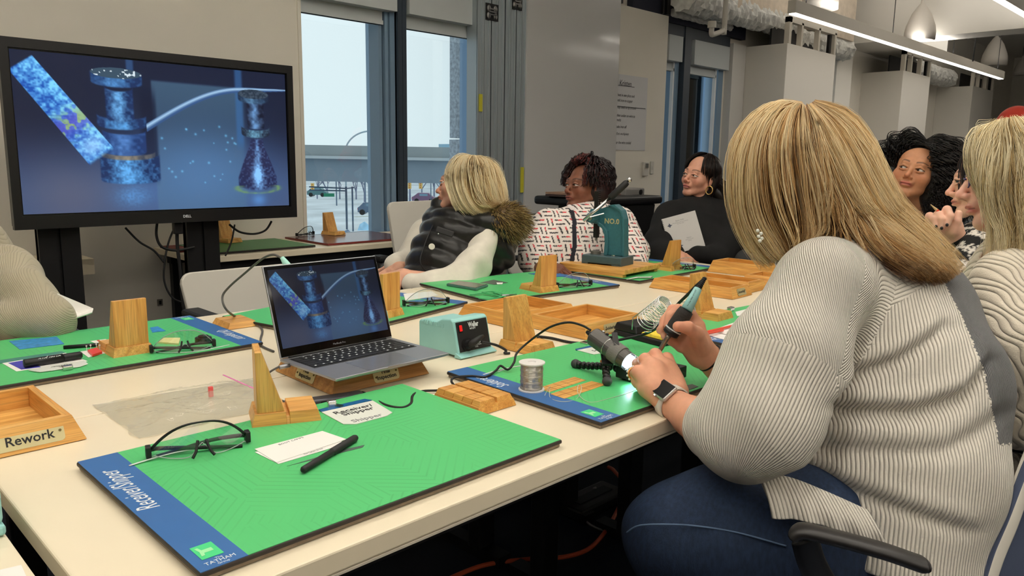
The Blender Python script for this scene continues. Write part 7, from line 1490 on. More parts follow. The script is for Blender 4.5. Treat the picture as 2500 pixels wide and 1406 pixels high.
# hair: a soft volume underneath and thousands of strands over it
hv = Blob(0.005, 0.03)
hv.e(PX(1960, 385, 1.47), (0.096, 0.096, 0.096), 0.03)
hv.chain([(PX(1900, 380, 1.44), 0.070), (PX(1885, 480, 1.43), 0.058), (PX(1905, 575, 1.42), 0.036), (PX(1915, 610, 1.41), 0.012)], 0.03)
hv.chain([(PX(2000, 380, 1.47), 0.078), (PX(2050, 470, 1.46), 0.060), (PX(2125, 560, 1.44), 0.042), (PX(2230, 625, 1.42), 0.022)], 0.03)
hv.chain([(PX(1960, 450, 1.45), 0.06), (PX(1970, 540, 1.45), 0.04)], 0.03)
P, Q = hv.shape(2); npmesh('hair_volume', P, Q, M_hair, mw_, cols=flatcol(P, (150, 112, 74)))
def H(*a): return [PX(*q) for q in a]
front = [H((1958, 256, 1.46), (1900, 268, 1.47), (1845, 310, 1.50), (1812, 370, 1.51), (1806, 450, 1.50), (1822, 530, 1.47), (1880, 640, 1.43)),
 H((1958, 256, 1.44), (1890, 275, 1.42), (1838, 330, 1.42), (1815, 410, 1.42), (1818, 500, 1.42), (1845, 580, 1.41), (1895, 640, 1.40)),
 H((1960, 256, 1.42), (1900, 282, 1.385), (1862, 350, 1.37), (1848, 430, 1.365), (1852, 520, 1.37), (1880, 590, 1.375), (1910, 625, 1.38)),
 H((1962, 257, 1.40), (1918, 290, 1.365), (1892, 360, 1.345), (1888, 440, 1.34), (1898, 520, 1.35), (1925, 580, 1.36), (1935, 612, 1.37)),
 H((1964, 257, 1.39), (1945, 295, 1.355), (1935, 365, 1.335), (1940, 440, 1.335), (1950, 510, 1.345), (1958, 570, 1.355), (1950, 600, 1.36)),
 H((1968, 258, 1.385), (1968, 300, 1.355), (1975, 370, 1.34), (1990, 440, 1.345), (1998, 510, 1.36), (1998, 550, 1.37), (1975, 585, 1.37))]
backg = [H((1970, 258, 1.385), (1985, 310, 1.36), (2010, 390, 1.36), (2045, 470, 1.37), (2085, 540, 1.375), (2150, 600, 1.335), (2235, 655, 1.30)),
 H((1975, 256, 1.395), (2005, 305, 1.375), (2045, 385, 1.375), (2085, 465, 1.385), (2135, 545, 1.385), (2200, 610, 1.345), (2275, 672, 1.305)),
 H((1980, 254, 1.41), (2028, 300, 1.40), (2070, 375, 1.40), (2108, 455, 1.405), (2155, 535, 1.40), (2235, 610, 1.355), (2302, 682, 1.32)),
 H((1985, 252, 1.43), (2042, 290, 1.43), (2092, 360, 1.43), (2130, 440, 1.43), (2172, 520, 1.42), (2255, 600, 1.375), (2320, 686, 1.34)),
 H((1985, 251, 1.46), (2046, 282, 1.465), (2090, 345, 1.465), (2130, 430, 1.455), (2172, 510, 1.44), (2235, 585, 1.40), (2328, 676, 1.36))]
inner = [H((1985, 330, 1.38), (1990, 420, 1.40), (2000, 500, 1.41), (2005, 560, 1.40), (1960, 600, 1.375)), H((2010, 360, 1.40), (2030, 450, 1.42), (2045, 520, 1.42), (2040, 560, 1.40), (1985, 590, 1.37)), H((2030, 380, 1.41), (2060, 470, 1.42), (2090, 540, 1.41), (2130, 590, 1.38), (2200, 635, 1.37))]
side_in = [H((1960, 600, 1.365), (1990, 575, 1.352), (2040, 550, 1.348), (2080, 555, 1.35)), H((1945, 612, 1.36), (1985, 585, 1.35), (2040, 560, 1.345), (2090, 570, 1.35))]
palM = lpal((86, 56, 36), (124, 86, 54), (162, 120, 76), (192, 148, 94), (216, 172, 114), (230, 194, 138), (242, 218, 172))
strands('hair_strands', mw_, [(front, 3900, 0.034), (backg, 4600, 0.034), (inner, 900, 0.035), ([front[5], backg[0]], 700, 0.03)], M_hair, palM, r=0.00048, S=17, seed=3, clump=0.45, wave=0.0035, wfreq=1.1, root=(lin((120, 92, 64)), 0.45, 4), tipcut=0.06)
strands('hair_wisps', mw_, [(front, 120, 0.045), (backg, 170, 0.045)], M_hair, palM[2:], r=0.0004, S=22, seed=8, clump=0.0, wave=0.005, wfreq=1.4, tipcut=0.3, frizz=0.0003)
# ------------------------------------------------------------------ the other people
def wear(name, b, m, par, colf=None, rib=None, smooth=1):
    P, Q = b.shape(smooth); return npmesh(name, P, Q, m, par, cols=colf(P) if colf else None, attrs={'rib': rib(P)} if rib else None)
def scr(P):
    q = P - A_(EYE); f = q @ A_(FW); return 1250 + FPX * (q @ A_(RIGHT)) / f, 703 - FPX * (q @ A_(UP)) / f, f
def hairguides(M, th, ph0, ph1, length, droop, r=0.100, back=0.0, lift=0.012, curlin=0.0):
    """guides leaving the parting and falling round the head; th list of azimuths (0 = face, pi = back)"""
    out = []
    for t in th:
        g_ = []
        for k in range(7):
            q = k / 6; ph = ph0 + (ph1 - ph0) * min(q * 1.7, 1); rr = r + lift
            x = math.sin(t) * math.sin(ph) * rr * 0.88; y = math.cos(t) * math.sin(ph) * rr * 1.02 - 0.012; z = math.cos(ph) * rr * 0.98 + 0.030
            if q > 0.59: dz = (q - 0.59) / 0.41; z -= length * dz; x *= 1 + droop * dz; y = y * (1 + droop * dz) - back * dz
            g_.append(M @ V((x, y, z)))
        out.append(g_)
    return out

# -- woman in the black vest
v1 = person('blonde woman in a black quilted vest with fur trimmed hood, leaning back', (2.2, 2.6))
D = 3.30; SKf = (222, 168, 142); vm = headM(PX(1128, 452, D), dirv(-0.95, 0.10, 0.18), dirv(0.16, 0.98, 0.1))
lat = dirv(0.25, 0, 0.95)
isl = [head(vm, SKf, [(PX(1160, 530, D), 0.052), (PX(1150, 590, D), 0.08)], lips=(190, 104, 98), s=1.0)]
isl.append(arm_island(PX(985, 672, 3.02), dirv(-0.9, -0.25, -0.3), dirv(0, 0.8, -0.6), PX(1060, 690, 3.02), 1, SKf, (0.9, 0.9, 0.9, 0.9)))
isl.append(arm_island(PX(975, 655, 3.25), dirv(-0.75, -0.5, -0.2), dirv(0.1, 0.75, -0.65), PX(985, 640, 3.4), -1, SKf, (0.8, 0.8, 0.8, 0.8)))
P, Q, C = join(isl); npmesh('body', P, Q, M_skin, v1, cols=C); eyes(vm, v1, dirv(-1, 0.05, 0.1))
b = Blob(0.006, 0.03); ctr = [(PX(1090, 700, 3.2), 0.150), (PX(1095, 640, 3.24), 0.145), (PX(1125, 580, D), 0.140), (PX(1155, 545, D + 0.02), 0.090)]
b.chain(ctr, 0.04, (lat, 1.25)); b.chain([(PX(1195, 560, 3.20), 0.085), (PX(1205, 610, 3.24), 0.09)], 0.04)
b.c(PX(1075, 505, 3.33), 0.030, PX(1060, 545, 3.30), 0.050, 0.03); b.e(PX(1030, 660, 3.15), (0.075, 0.075, 0.05), 0.03)
axv = A_((PX(1155, 545, D) - PX(1090, 700, 3.2)).normalized()); p0 = A_(PX(1090, 700, 3.2))
b.warp(lambda X, Y, Z: -0.014 * np.abs(np.sin(((X - p0[0]) * axv[0] + (Y - p0[1]) * axv[1] + (Z - p0[2]) * axv[2]) * 40)) + folds(3, 0.003, 40)(X, Y, Z))
b.e(PX(1120, 515, 3.28), (0.07, 0.07, 0.06), 0.01, sub=True)
M_vest = mat('vest_nylon', (16, 15, 15), 0.36, bump=0.35, bscale=45, sheen=0.1); wear('vest', b, M_vest, v1)
f = lambda px, py, z_: PX(px, py, z_)
MB().box((-0.035, -0.012, -0.002), (0.035, 0.012, 0.004), M=frame(f(1086, 566, 3.03), dirv(0.95, -0.32, 0.1), dirv(0.3, 0.95, 0.1))).build('pocket_flap', M_vest, v1, bevel=0.003, world=True)
MB().sphere(f(1070, 571, 3.02), 0.0035, 8, 6).build('snap', M_chrome, v1, world=True)
bg_ = MB().lathe([(0.0125, 0), (0.0125, 0.002), (0.0105, 0.003)], 20, M=frame(f(1054, 602, 3.03), dirv(1, 0, 0.2), dirv(0, 1, 0.1))).build('badge', mat('badge_cream', (226, 220, 208), 0.6), v1, world=True)
MB().lathe([(0.006, 0.0), (0.007, 0.001), (0.003, 0.0022)], 12, M=frame(f(1054, 602, 3.028), dirv(1, 0, 0.2), dirv(0, 1, 0.1))).build('badge_emblem', mat('emblem_brown', (120, 84, 78), 0.6), bg_, world=False).matrix_world = Matrix()
cable('zip', [f(1064, 536, 3.17), f(1050, 565, 3.09), f(1036, 600, 3.045), f(1026, 640, 3.02), f(1046, 668, 3.03)], 0.003, None, M_blackm, par=v1)
b = Blob(0.006, 0.03); b.chain([(PX(1184, 590, 3.15), 0.060), (PX(1160, 640, 3.08), 0.064), (PX(1125, 690, 3.02), 0.066), (PX(1060, 700, 2.98), 0.055), (PX(1005, 690, 2.98), 0.040)], 0.03)
b2_ = Blob(0.006, 0.03).chain([(PX(1040, 570, 3.5), 0.07), (PX(1000, 640, 3.42), 0.06), (PX(965, 648, 3.30), 0.045)], 0.03)
for q_ in (b, b2_): q_.warp(folds(21, 0.007, 30)); wear('sleeve', q_, cloth('cream_sweat', (226, 220, 206)), v1)
wear('collar', Blob(0.004, 0.02).chain([(PX(1092, 535, 3.20), 0.022), (PX(1105, 545, 3.18), 0.030)]), cloth('cream_sweat', (0, 0, 0)), v1)
b = Blob(0.006, 0.03); hc = PX(1230, 538, 3.20); b.e(hc, (0.085, 0.085, 0.068), 0.03); P, Q = b.shape(1); npmesh('fur_trim', P, Q, M_hair, v1, cols=flatcol(P, (96, 76, 46)))
g = np.random.default_rng(4); N = 2600; n_ = g.normal(size=(N, 3)); n_ /= np.linalg.norm(n_, axis=1)[:, None]; base = A_(hc) + n_ * np.array((0.082, 0.082, 0.064)); L_ = 0.022 + 0.018 * g.random(N); sw_ = np.array((0.3, -0.3, -0.5)); tt = np.linspace(0, 1, 5)
G = base[:, None] + (n_ * L_[:, None])[:, None] * tt[None, :, None] + (sw_[None] * L_[:, None])[:, None] * (tt ** 2)[None, :, None] + g.normal(size=(N, 1, 3)) * 0.006 * tt[None, :, None]
def rawstrands(name, G, C, r, m, par):
    N, S = G.shape[:2]; T = np.gradient(G, axis=1); T /= np.linalg.norm(T, axis=2, keepdims=True) + 1e-9; A = np.cross(T, np.array([0.3, 0.5, 0.8])); A /= np.linalg.norm(A, axis=2, keepdims=True) + 1e-9; B = np.cross(T, A); rr = r * (1 - 0.7 * np.linspace(0, 1, S))[None, :, None]
    Vv = np.stack([G + rr * (A * math.cos(t) + B * math.sin(t)) for t in (0, 2.094, 4.189)], 2).reshape(-1, 3); base = (np.arange(N)[:, None] * S + np.arange(S - 1)[None]) * 3
    qs = [np.stack([base + k, base + (k + 1) % 3, base + 3 + (k + 1) % 3, base + 3 + k], -1).reshape(-1, 4) for k in range(3)]
    return npmesh(name, Vv, np.concatenate(qs), m, par, cols=C[:, None, None].repeat(S, 1).repeat(3, 2).reshape(-1, 3))
pf = lpal((70, 52, 32), (120, 96, 54), (166, 138, 82), (196, 172, 116)); rawstrands('fur_hairs', G, pf[g.integers(0, 4, N)], 0.0014, M_hair, v1)
wear('hood_strap', Blob(0.005, 0.02).chain([(PX(1140, 530, 3.20), 0.020), (PX(1185, 528, 3.19), 0.022)]), M_vest, v1); wear('hood', Blob(0.007, 0.03).chain([(PX(1190, 590, 3.36), 0.08), (PX(1225, 585, 3.34), 0.075)]), M_vest, v1)
palB = lpal((176, 142, 98), (202, 168, 118), (222, 192, 140), (236, 212, 164), (246, 230, 192))
hv = Blob(0.005, 0.02); hv.e(vm @ V((0, -0.02, 0.035)), 0.093); hv.chain([(vm @ V((0, -0.05, 0.0)), 0.085), (PX(1195, 480, D), 0.068), (PX(1205, 512, D), 0.045)]); hv.chain([(vm @ V((-0.05, -0.03, 0.0)), 0.05), (vm @ V((-0.05, -0.03, -0.07)), 0.045), (PX(1160, 520, 3.2), 0.04)]); P, Q = hv.shape(1); npmesh('hair_volume', P, Q, M_hair, v1, cols=flatcol(P, (164, 138, 94)))
def hg(*rows): return [[PX(*p) for p in r] for r in rows]
strands('hair_strands', v1, [(hg(((1150, 382, 3.28), (1118, 395, 3.22), (1098, 425, 3.20), (1102, 465, 3.18), (1118, 500, 3.17), (1150, 508, 3.16)), ((1152, 381, 3.26), (1128, 398, 3.19), (1118, 440, 3.165), (1128, 485, 3.15), (1155, 512, 3.14), (1185, 508, 3.14)), ((1155, 381, 3.25), (1145, 400, 3.17), (1145, 445, 3.14), (1158, 490, 3.13), (1185, 510, 3.13), (1208, 495, 3.14)), ((1158, 381, 3.26), (1172, 405, 3.18), (1180, 450, 3.15), (1190, 490, 3.15), (1205, 505, 3.16), (1222, 498, 3.18)), ((1162, 382, 3.28), (1195, 408, 3.22), (1212, 450, 3.20), (1218, 490, 3.19), (1225, 515, 3.20), (1228, 530, 3.22)), ((1165, 384, 3.32), (1200, 405, 3.30), (1222, 450, 3.28), (1230, 490, 3.26), (1236, 520, 3.26), (1238, 535, 3.28))), 3600, 0.035)], M_hair, palB, r=0.0006, S=16, seed=5, wave=0.004, clump=0.4)
# -- woman in the patterned blouse
v2 = person('woman with short dark red hair in a white blouse with black and red dashes', (3.0, 2.55))
D = 3.62; SKd = (128, 82, 62); vm = headM(PX(1428, 457, D), dirv(-0.80, 0.10, -0.55), dirv(0.10, 0.99, -0.05))
isl = [head(vm, SKd, [(PX(1445, 520, D + 0.02), 0.056), (PX(1445, 580, D), 0.09)], lips=(124, 62, 58), brow=(36, 24, 22), wide=1.08)]
isl.append(arm_island(PX(1322, 655, 3.22), dirv(0.75, -0.1, -0.35), dirv(-0.1, 0.8, -0.5), PX(1300, 650, 3.35), 1, (112, 70, 54), (0.8, 0.8, 0.9, 0.9)))
P, Q = Blob(0.01, 0.02).chain([(PX(1300, 650, 3.35), 0.038), (PX(1335, 565, 3.5), 0.045), (PX(1445, 575, 3.62), 0.07)]).shape(1); isl.append((P, Q, flatcol(P, SKd))); P, Q, C = join(isl); npmesh('body', P, Q, M_skin, v2, cols=C); eyes(vm, v2, dirv(-0.95, 0.1, -0.2))
lat = dirv(0.85, 0, 0.45); b = Blob(0.0045, 0.03)
b.chain([(PX(1430, 700, 3.45), 0.175), (PX(1428, 620, 3.50), 0.170), (PX(1430, 560, D - 0.03), 0.130), (PX(1438, 530, D), 0.075)], 0.04, (lat, 1.22))
b.c(PX(1345, 545, D - 0.1), 0.072, PX(1510, 540, D + 0.05), 0.072, 0.03)
b.chain([(PX(1335, 555, 3.50), 0.080), (PX(1312, 612, 3.40), 0.074), (PX(1302, 640, 3.33), 0.062), (PX(1315, 650, 3.27), 0.050)], 0.03); b.chain([(PX(1515, 552, 3.66), 0.080), (PX(1545, 610, 3.55), 0.070), (PX(1550, 645, 3.42), 0.058)], 0.03); b.warp(folds(31, 0.005, 22))
tx = A_(RIGHT); tz = A_(UP)
def dashes(P):
    q = P - A_(PX(1430, 600, 3.5)); u = q @ tx + 0.25 * (q @ A_(FW)); v = q @ tz; u = u + 0.08 * v; cs = 0.040; iu = np.floor(u / cs); iv = np.floor(v / cs); fu = u / cs - iu; fv = v / cs - iv; par_ = ((iu + iv) % 2) == 0
    a = np.where(par_, fu, fv); bb = np.where(par_, fv, fu); C = flatcol(P, (234, 224, 218)); on = (a > 0.08) & (a < 0.92)
    k = np.floor(bb * 2.0); inb = (bb * 2 - k > 0.34) & (bb * 2 - k < 0.66) & on; C[inb] = lin((40, 34, 36)); C[inb & (k == 1) & (a > 0.5)] = lin((206, 50, 60))
    px, py, f = scr(P); cx = np.interp(py, [500, 540, 600, 660], [1392, 1402, 1403, 1392]); C[(np.abs(px - cx) < 5.5) & (f < 3.55)] = lin((22, 24, 34)); return C
wear('blouse', b, mat('blouse_cotton', (230, 220, 215), 0.8, vcol='Col', bump=0.2, bscale=300), v2, dashes)
wear('blouse_collar', Blob(0.004, 0.01).chain([(PX(1390, 505, 3.53), 0.012), (PX(1402, 520, 3.50), 0.022), (PX(1415, 545, 3.49), 0.014)]).chain([(PX(1450, 520, 3.52), 0.02), (PX(1425, 545, 3.49), 0.012)]), mat('collar_cotton', (224, 214, 212), 0.8), v2)
br = MB().tube([PX(1337, 645, 3.18) + dirv(0.25, 0.9, 0).lerp(V((0, 0, 0)), 0) * 0.0, PX(1333, 655, 3.17), PX(1334, 664, 3.18)], 0.0022, 6).build('bracelet', mat('bracelet', (226, 216, 200), 0.4), v2, smooth=True, world=True)
hv = Blob(0.006, 0.02); hv.e(vm @ V((0.0, -0.045, 0.044)), 0.090); hv.e(vm @ V((0.03, -0.05, -0.02)), (0.075, 0.085, 0.085)); hv.e(vm @ V((-0.03, -0.05, -0.02)), (0.075, 0.075, 0.085)); P, Q = hv.shape(1); npmesh('hair_volume', P, Q, M_hair_dark, v2, cols=flatcol(P, (34, 18, 18)))
th = np.linspace(0.75, 2 * PI - 0.75, 20); gs = hairguides(vm, th, 0.12, 1.45, 0.050, 0.10, r=0.097)
strands('hair_twists', v2, [(gs, 1500, 0.032)], M_hair_dark, lpal((26, 14, 16), (40, 20, 20), (66, 30, 28), (104, 46, 38)), r=0.0032, S=22, seed=6, clump=0.1, wave=0.003, curl=0.0035, cfreq=6, tipcut=0.3)
tf = hairguides(vm, np.linspace(-1.3, 1.0, 6), 0.1, 0.85, 0.0, 0.0, r=0.100, lift=0.014); strands('hair_fringe', v2, [(tf, 260, 0.03)], M_hair_dark, lpal((30, 16, 18), (70, 30, 28), (104, 44, 40)), r=0.004, S=16, seed=7, curl=0.004, cfreq=5, clump=0.1, tipcut=0.4)
# -- woman in the black sweater with a spiral notebook
v3 = person('woman in a black roll neck sweater with hoop earrings holding a spiral notebook', (3.75, 2.3))
D = 4.05; SK3 = (206, 152, 128); vm = headM(PX(1708, 432, D), dirv(-0.74, 0.10, -0.62), dirv(0.34, 0.93, -0.05))
isl = [head(vm, SK3, [(PX(1708, 490, D + 0.03), 0.053), (PX(1705, 540, D), 0.09)], lips=(176, 98, 96), brow=(44, 30, 26), h=0.0026)]
isl.append(arm_island(PX(1650, 618, 3.74), dirv(0.75, -0.5, -0.2), dirv(0.2, 0.75, -0.6), PX(1612, 614, 3.84), 1, SK3, (0.4, 0.45, 0.5, 0.6), re=0.028)); isl.append(arm_island(PX(1700, 622, 3.76), dirv(-0.55, -0.7, -0.1), dirv(0.2, 0.6, -0.7), PX(1745, 630, 3.86), -1, SK3, (0.5, 0.5, 0.5, 0.6), re=0.028))
P, Q, C = join(isl); npmesh('body', P, Q, M_skin, v3, cols=C); eyes(vm, v3, dirv(-0.9, 0.15, -0.35))
b = Blob(0.006, 0.03); lat = dirv(0.9, -0.05, 0.3); b.chain([(PX(1700, 690, 3.95), 0.165), (PX(1700, 610, 3.98), 0.155), (PX(1705, 545, D), 0.125), (PX(1708, 512, D + 0.02), 0.080)], 0.04, (lat, 1.25)); b.c(PX(1705, 505, D + 0.02), 0.072, PX(1706, 478, D + 0.02), 0.066, 0.012)
b.c(PX(1645, 520, D - 0.03), 0.07, PX(1765, 520, D + 0.06), 0.07, 0.03); b.chain([(PX(1632, 530, D - 0.05), 0.078), (PX(1608, 590, 3.86), 0.068), (PX(1612, 618, 3.78), 0.058), (PX(1645, 615, 3.76), 0.042)], 0.03); b.chain([(PX(1778, 530, D + 0.06), 0.080), (PX(1780, 600, 3.92), 0.070), (PX(1745, 628, 3.80), 0.058), (PX(1706, 622, 3.76), 0.042)], 0.03)
b.e(PX(1700, 470, 4.0), (0.056, 0.056, 0.03), 0.01, sub=True); b.warp(folds(41, 0.005, 25)); wear('sweater', b, cloth('black_knit', (10, 10, 11), 0.9, 0.6, 300, sheen=0.0), v3)
wear('skirt', Blob(0.01, 0.03).chain([(PX(1700, 700, 3.95), 0.17), (PX(1680, 720, 3.6), 0.12)]), cloth('black_knit', (0, 0, 0)), v3)
hv = Blob(0.005, 0.02); hv.e(vm @ V((0, -0.028, 0.040)), (0.086, 0.090, 0.086)); hv.chain([(vm @ V((0.02, -0.09, -0.02)), 0.055), (PX(1762, 480, 4.12), 0.055), (PX(1778, 520, 4.10), 0.04)]); hv.c(vm @ V((-0.07, -0.04, 0.0)), 0.03, vm @ V((-0.06, -0.04, -0.08)), 0.02); P, Q = hv.shape(1); npmesh('hair_volume', P, Q, M_hair_dark, v3, cols=flatcol(P, (24, 17, 16)))
gs = hairguides(vm, np.linspace(0.62, 2 * PI - 0.62, 16), 0.05, 1.5, 0.05, -0.1, r=0.0985, back=0.03, lift=0.003); strands('hair_strands', v3, [(gs, 1100, 0.008), (hg(((1745, 440, 4.05), (1762, 470, 4.06), (1778, 505, 4.04), (1795, 545, 4.02)), ((1752, 430, 4.1), (1775, 465, 4.1), (1792, 505, 4.08), (1803, 545, 4.05))), 300, 0.04)], M_hair_dark, lpal((18, 13, 12), (30, 21, 18), (48, 34, 28)), r=0.0011, S=14, seed=9, clump=0.3, wave=0.002)
hp_ = vm @ V((-0.084, 0.0, -0.058)); hx = thing('hoop_earring', 'gold hoop earring of the woman in the black roll neck sweater', 'earring', hp_); MB().tube([hp_ + dirv(0.55, 0, -0.4) * 0.018 * math.cos(a) + V((0, 0, 0.021)) * math.sin(a) for a in np.linspace(0, 2 * PI, 25)[:-1]], 0.0028, 8, closed=True).build('hoop', mat('gold_hoop', (226, 190, 120), 0.25, metal=0.8), hx, smooth=True, world=True)
nbk = thing('notebook', 'grey covered spiral notebook held against the black sweater', 'notebook', PX(1668, 565, 3.80)); ex = dirv(0.95, 0.25, -0.05); ey = dirv(-0.30, 0.93, 0.12); Mn = frame(PX(1668, 568, 3.80), ex, ey)
MB().box((-0.085, -0.092, -0.004), (0.085, 0.092, 0.004), M=Mn).build('cover', mat('cover_grey', (192, 190, 188), 0.6), nbk, world=True)
for k in range(20): MB().tube([Mn @ V((-0.085 + 0.005 * math.cos(a), -0.085 + 0.0088 * k, 0.006 * math.sin(a))) for a in np.linspace(0, 2 * PI, 9)[:-1]], 0.0009, 5, closed=True).build('spiral_ring', M_blackm, nbk, world=True)
Mi = nbk.matrix_world.inverted()
for x, y, s_, z_ in ((0.0, 0.065, 'Basic Skills', 0.010), (0.0, 0.052, 'Workbook and instructions\nfor the class', 0.007), (0.02, -0.03, 'Notes', 0.009), (0.02, -0.042, 'Exercises and\nreview', 0.007)): text(s_, z_, 'lettering', M_grey, nbk, Mi @ Mn @ Matrix.Translation((x, y, 0.0045)))
for x, y in ((-0.055, 0.05), (-0.03, -0.06)): MB().prism([(x - 0.012, y), (x - 0.004, y + 0.004), (x, y + 0.012), (x + 0.005, y + 0.003), (x + 0.014, y), (x + 0.004, y - 0.004), (x, y - 0.011), (x - 0.005, y - 0.004)], 0.004, 0.0048, M=Mn).build('emblem', mat('emblem_navy', (62, 66, 86), 0.6), nbk, world=True)
# -- person in a black jacket almost hidden by the blonde hair
v4 = person('person in black jacket and checked scarf, mostly hidden by the long blonde hair', (4.1, 1.9))
vm = headM(PX(1868, 470, 4.25), dirv(-0.9, 0.1, -0.3), (0, 0, 1)); P, Q, C = head(vm, (206, 160, 134), [(PX(1868, 530, 4.25), 0.055), (PX(1862, 600, 4.2), 0.09)], h=0.004); npmesh('body', P, Q, M_skin, v4, cols=C)
b = Blob(0.008, 0.03); b.chain([(PX(1850, 690, 4.1), 0.19), (PX(1858, 610, 4.15), 0.17), (PX(1865, 550, 4.2), 0.10)], 0.04, (dirv(1, 0, 0.2), 1.25)); b.chain([(PX(1815, 580, 4.1), 0.085), (PX(1795, 640, 3.95), 0.075), (PX(1830, 660, 3.8), 0.06)]); b.warp(folds(51, 0.006, 20)); wear('jacket', b, cloth('charcoal_jacket', (28, 27, 28), 0.7, 0.2), v4)
ck = lambda P: np.where(((np.floor((P @ tx) / 0.016 + 0.5 * (P @ tz) / 0.016) + np.floor((P @ tz) / 0.018)) % 2 == 0)[:, None], np.array(lin((225, 222, 218)))[None], np.array(lin((16, 16, 18)))[None])
wear('scarf', Blob(0.005, 0.02).chain([(PX(1838, 580, 3.98), 0.035), (PX(1850, 620, 3.93), 0.050), (PX(1868, 650, 3.90), 0.055)]), mat('check_cloth', (200, 200, 200), 0.8, vcol='Col'), v4, ck)
hv = Blob(0.008, 0.02); hv.e(vm @ V((0, -0.02, 0.045)), 0.095); P, Q = hv.shape(1); npmesh('hair', P, Q, M_hair_dark, v4, cols=flatcol(P, (60, 42, 30)))
pbg = thing('plastic_bag', 'pale iridescent plastic bag bulging left of the long blonde hair', 'bag', PX(1790, 470, 4.55)); b = Blob(0.008, 0.03); b.e(PX(1785, 465, 4.55), (0.07, 0.07, 0.05)); b.e(PX(1790, 500, 4.55), (0.055, 0.055, 0.06)); b.warp(folds(61, 0.015, 45)); P, Q = b.shape(0); npmesh('film', P, Q, mat('bag_pearl', (176, 190, 214), 0.25, coat=0.6, noise=0.25, nscale=16), pbg, smooth=False)
# -- woman with dark curls
v5 = person('woman with big dark curls in a blue grey top, head tilted', (3.6, 0.95))
D = 3.15; SK5 = (186, 132, 98); vm = headM(PX(2238, 421, D), dirv(-0.62, 0.12, -0.76), dirv(0.42, 0.90, 0.05))
isl = [head(vm, SK5, [(PX(2250, 510, D + 0.05), 0.054), (PX(2255, 570, D + 0.05), 0.10)], lips=(184, 104, 96), brow=(52, 34, 26), h=0.0022, s=1.04, wide=1.10)]
P, Q, C = join(isl); npmesh('body', P, Q, M_skin, v5, cols=C); eyes(vm, v5, dirv(-0.92, 0.12, -0.35), (60, 40, 28), 1.04)
b = Blob(0.008, 0.03); b.chain([(PX(2270, 760, D), 0.18), (PX(2265, 640, D + 0.05), 0.165), (PX(2255, 570, D + 0.06), 0.12)], 0.04, (dirv(1, 0, 0.2), 1.25)); b.c(PX(2185, 560, D), 0.07, PX(2345, 575, D + 0.1), 0.07, 0.03); b.e(PX(2243, 515, D - 0.05), (0.07, 0.07, 0.045), 0.01, sub=True); b.warp(folds(71, 0.006, 16)); wear('top', b, cloth('blue_grey_top', (104, 112, 122)), v5)
hv = Blob(0.006, 0.02); hv.e(vm @ V((0, -0.045, 0.045)), (0.12, 0.095, 0.10)); hv.e(vm @ V((-0.10, -0.03, -0.04)), (0.08, 0.08, 0.13)); hv.e(vm @ V((0.105, -0.04, -0.04)), (0.05, 0.06, 0.10)); P, Q = hv.shape(1); npmesh('hair_volume', P, Q, M_hair_dark, v5, cols=flatcol(P, (14, 12, 12)))
gR = [[vm @ V((-0.015, 0.085 - t * 0.14, 0.108)), vm @ V((-0.065, 0.092 - t * 0.15, 0.105)), vm @ V((-0.115 - 0.03 * t, 0.085 - t * 0.14, 0.045)), vm @ V((-0.135 - 0.05 * t, 0.075 - t * 0.13, -0.04)), vm @ V((-0.13 - 0.06 * t, 0.07 - t * 0.12, -0.13)), vm @ V((-0.12 - 0.06 * t, 0.07 - t * 0.12, -0.20))] for t in np.linspace(0, 1, 6)]
gL = [[vm @ V((-0.01, 0.065 - t * 0.15, 0.110)), vm @ V((0.055, 0.062 - t * 0.15, 0.112)), vm @ V((0.108 + 0.01 * t, 0.035 - t * 0.12, 0.05)), vm @ V((0.130 + 0.02 * t, 0.015 - t * 0.11, -0.03)), vm @ V((0.135, 0.005 - t * 0.1, -0.11)), vm @ V((0.125, 0.0 - t * 0.1, -0.17))] for t in np.linspace(0, 1, 6)]
strands('hair_curls', v5, [(gR, 1400, 0.085), (gL, 750, 0.06)], M_hair_dark, lpal((12, 10, 10), (20, 17, 16), (34, 28, 26)), r=0.0016, S=54, seed=10, clump=0.15, wave=0.004, curl=0.0115, cfreq=8, tipcut=0.4, frizz=0.0008)
# -- dark haired woman in profile with a red pencil
v6 = person('dark haired woman in profile in a black and white knit', (2.7, 0.55))
D = 2.32; SK6 = (226, 178, 154); vm = headM(PX(2411, 440, D), dirv(-0.87, 0.02, 0.42), dirv(0.06, 0.99, 0)); s6 = 0.98
isl = [head(vm, SK6, [(PX(2430, 560, D), 0.052), (PX(2440, 640, D), 0.09)], lips=(188, 106, 100), brow=(86, 62, 50), h=0.0022, s=s6)]
b = Blob(0.0019, 0.008); w0 = PX(2330, 580, 2.20); b.chain([(w0, 0.026), (PX(2362, 640, 2.22), 0.036), (PX(2436, 620, 2.32), 0.05)], 0.01); b.chain([(w0, 0.030), (PX(2318, 555, 2.19), 0.032), (PX(2300, 548, 2.19), 0.028)], 0.012)
for a_ in (((2268, 548, 2.20), (2270, 528, 2.185), (2282, 535, 2.165), (2284, 552, 2.160)), ((2282, 540, 2.18), (2290, 524, 2.165), (2300, 536, 2.15), (2298, 556, 2.15)), ((2300, 535, 2.17), (2312, 512, 2.16), (2320, 528, 2.145), (2312, 548, 2.145))): b.chain([(PX(*a_[0]), 0.0125), (PX(*a_[1]), 0.0115), (PX(*a_[2]), 0.0105), (PX(*a_[3]), 0.0085)], 0.004)
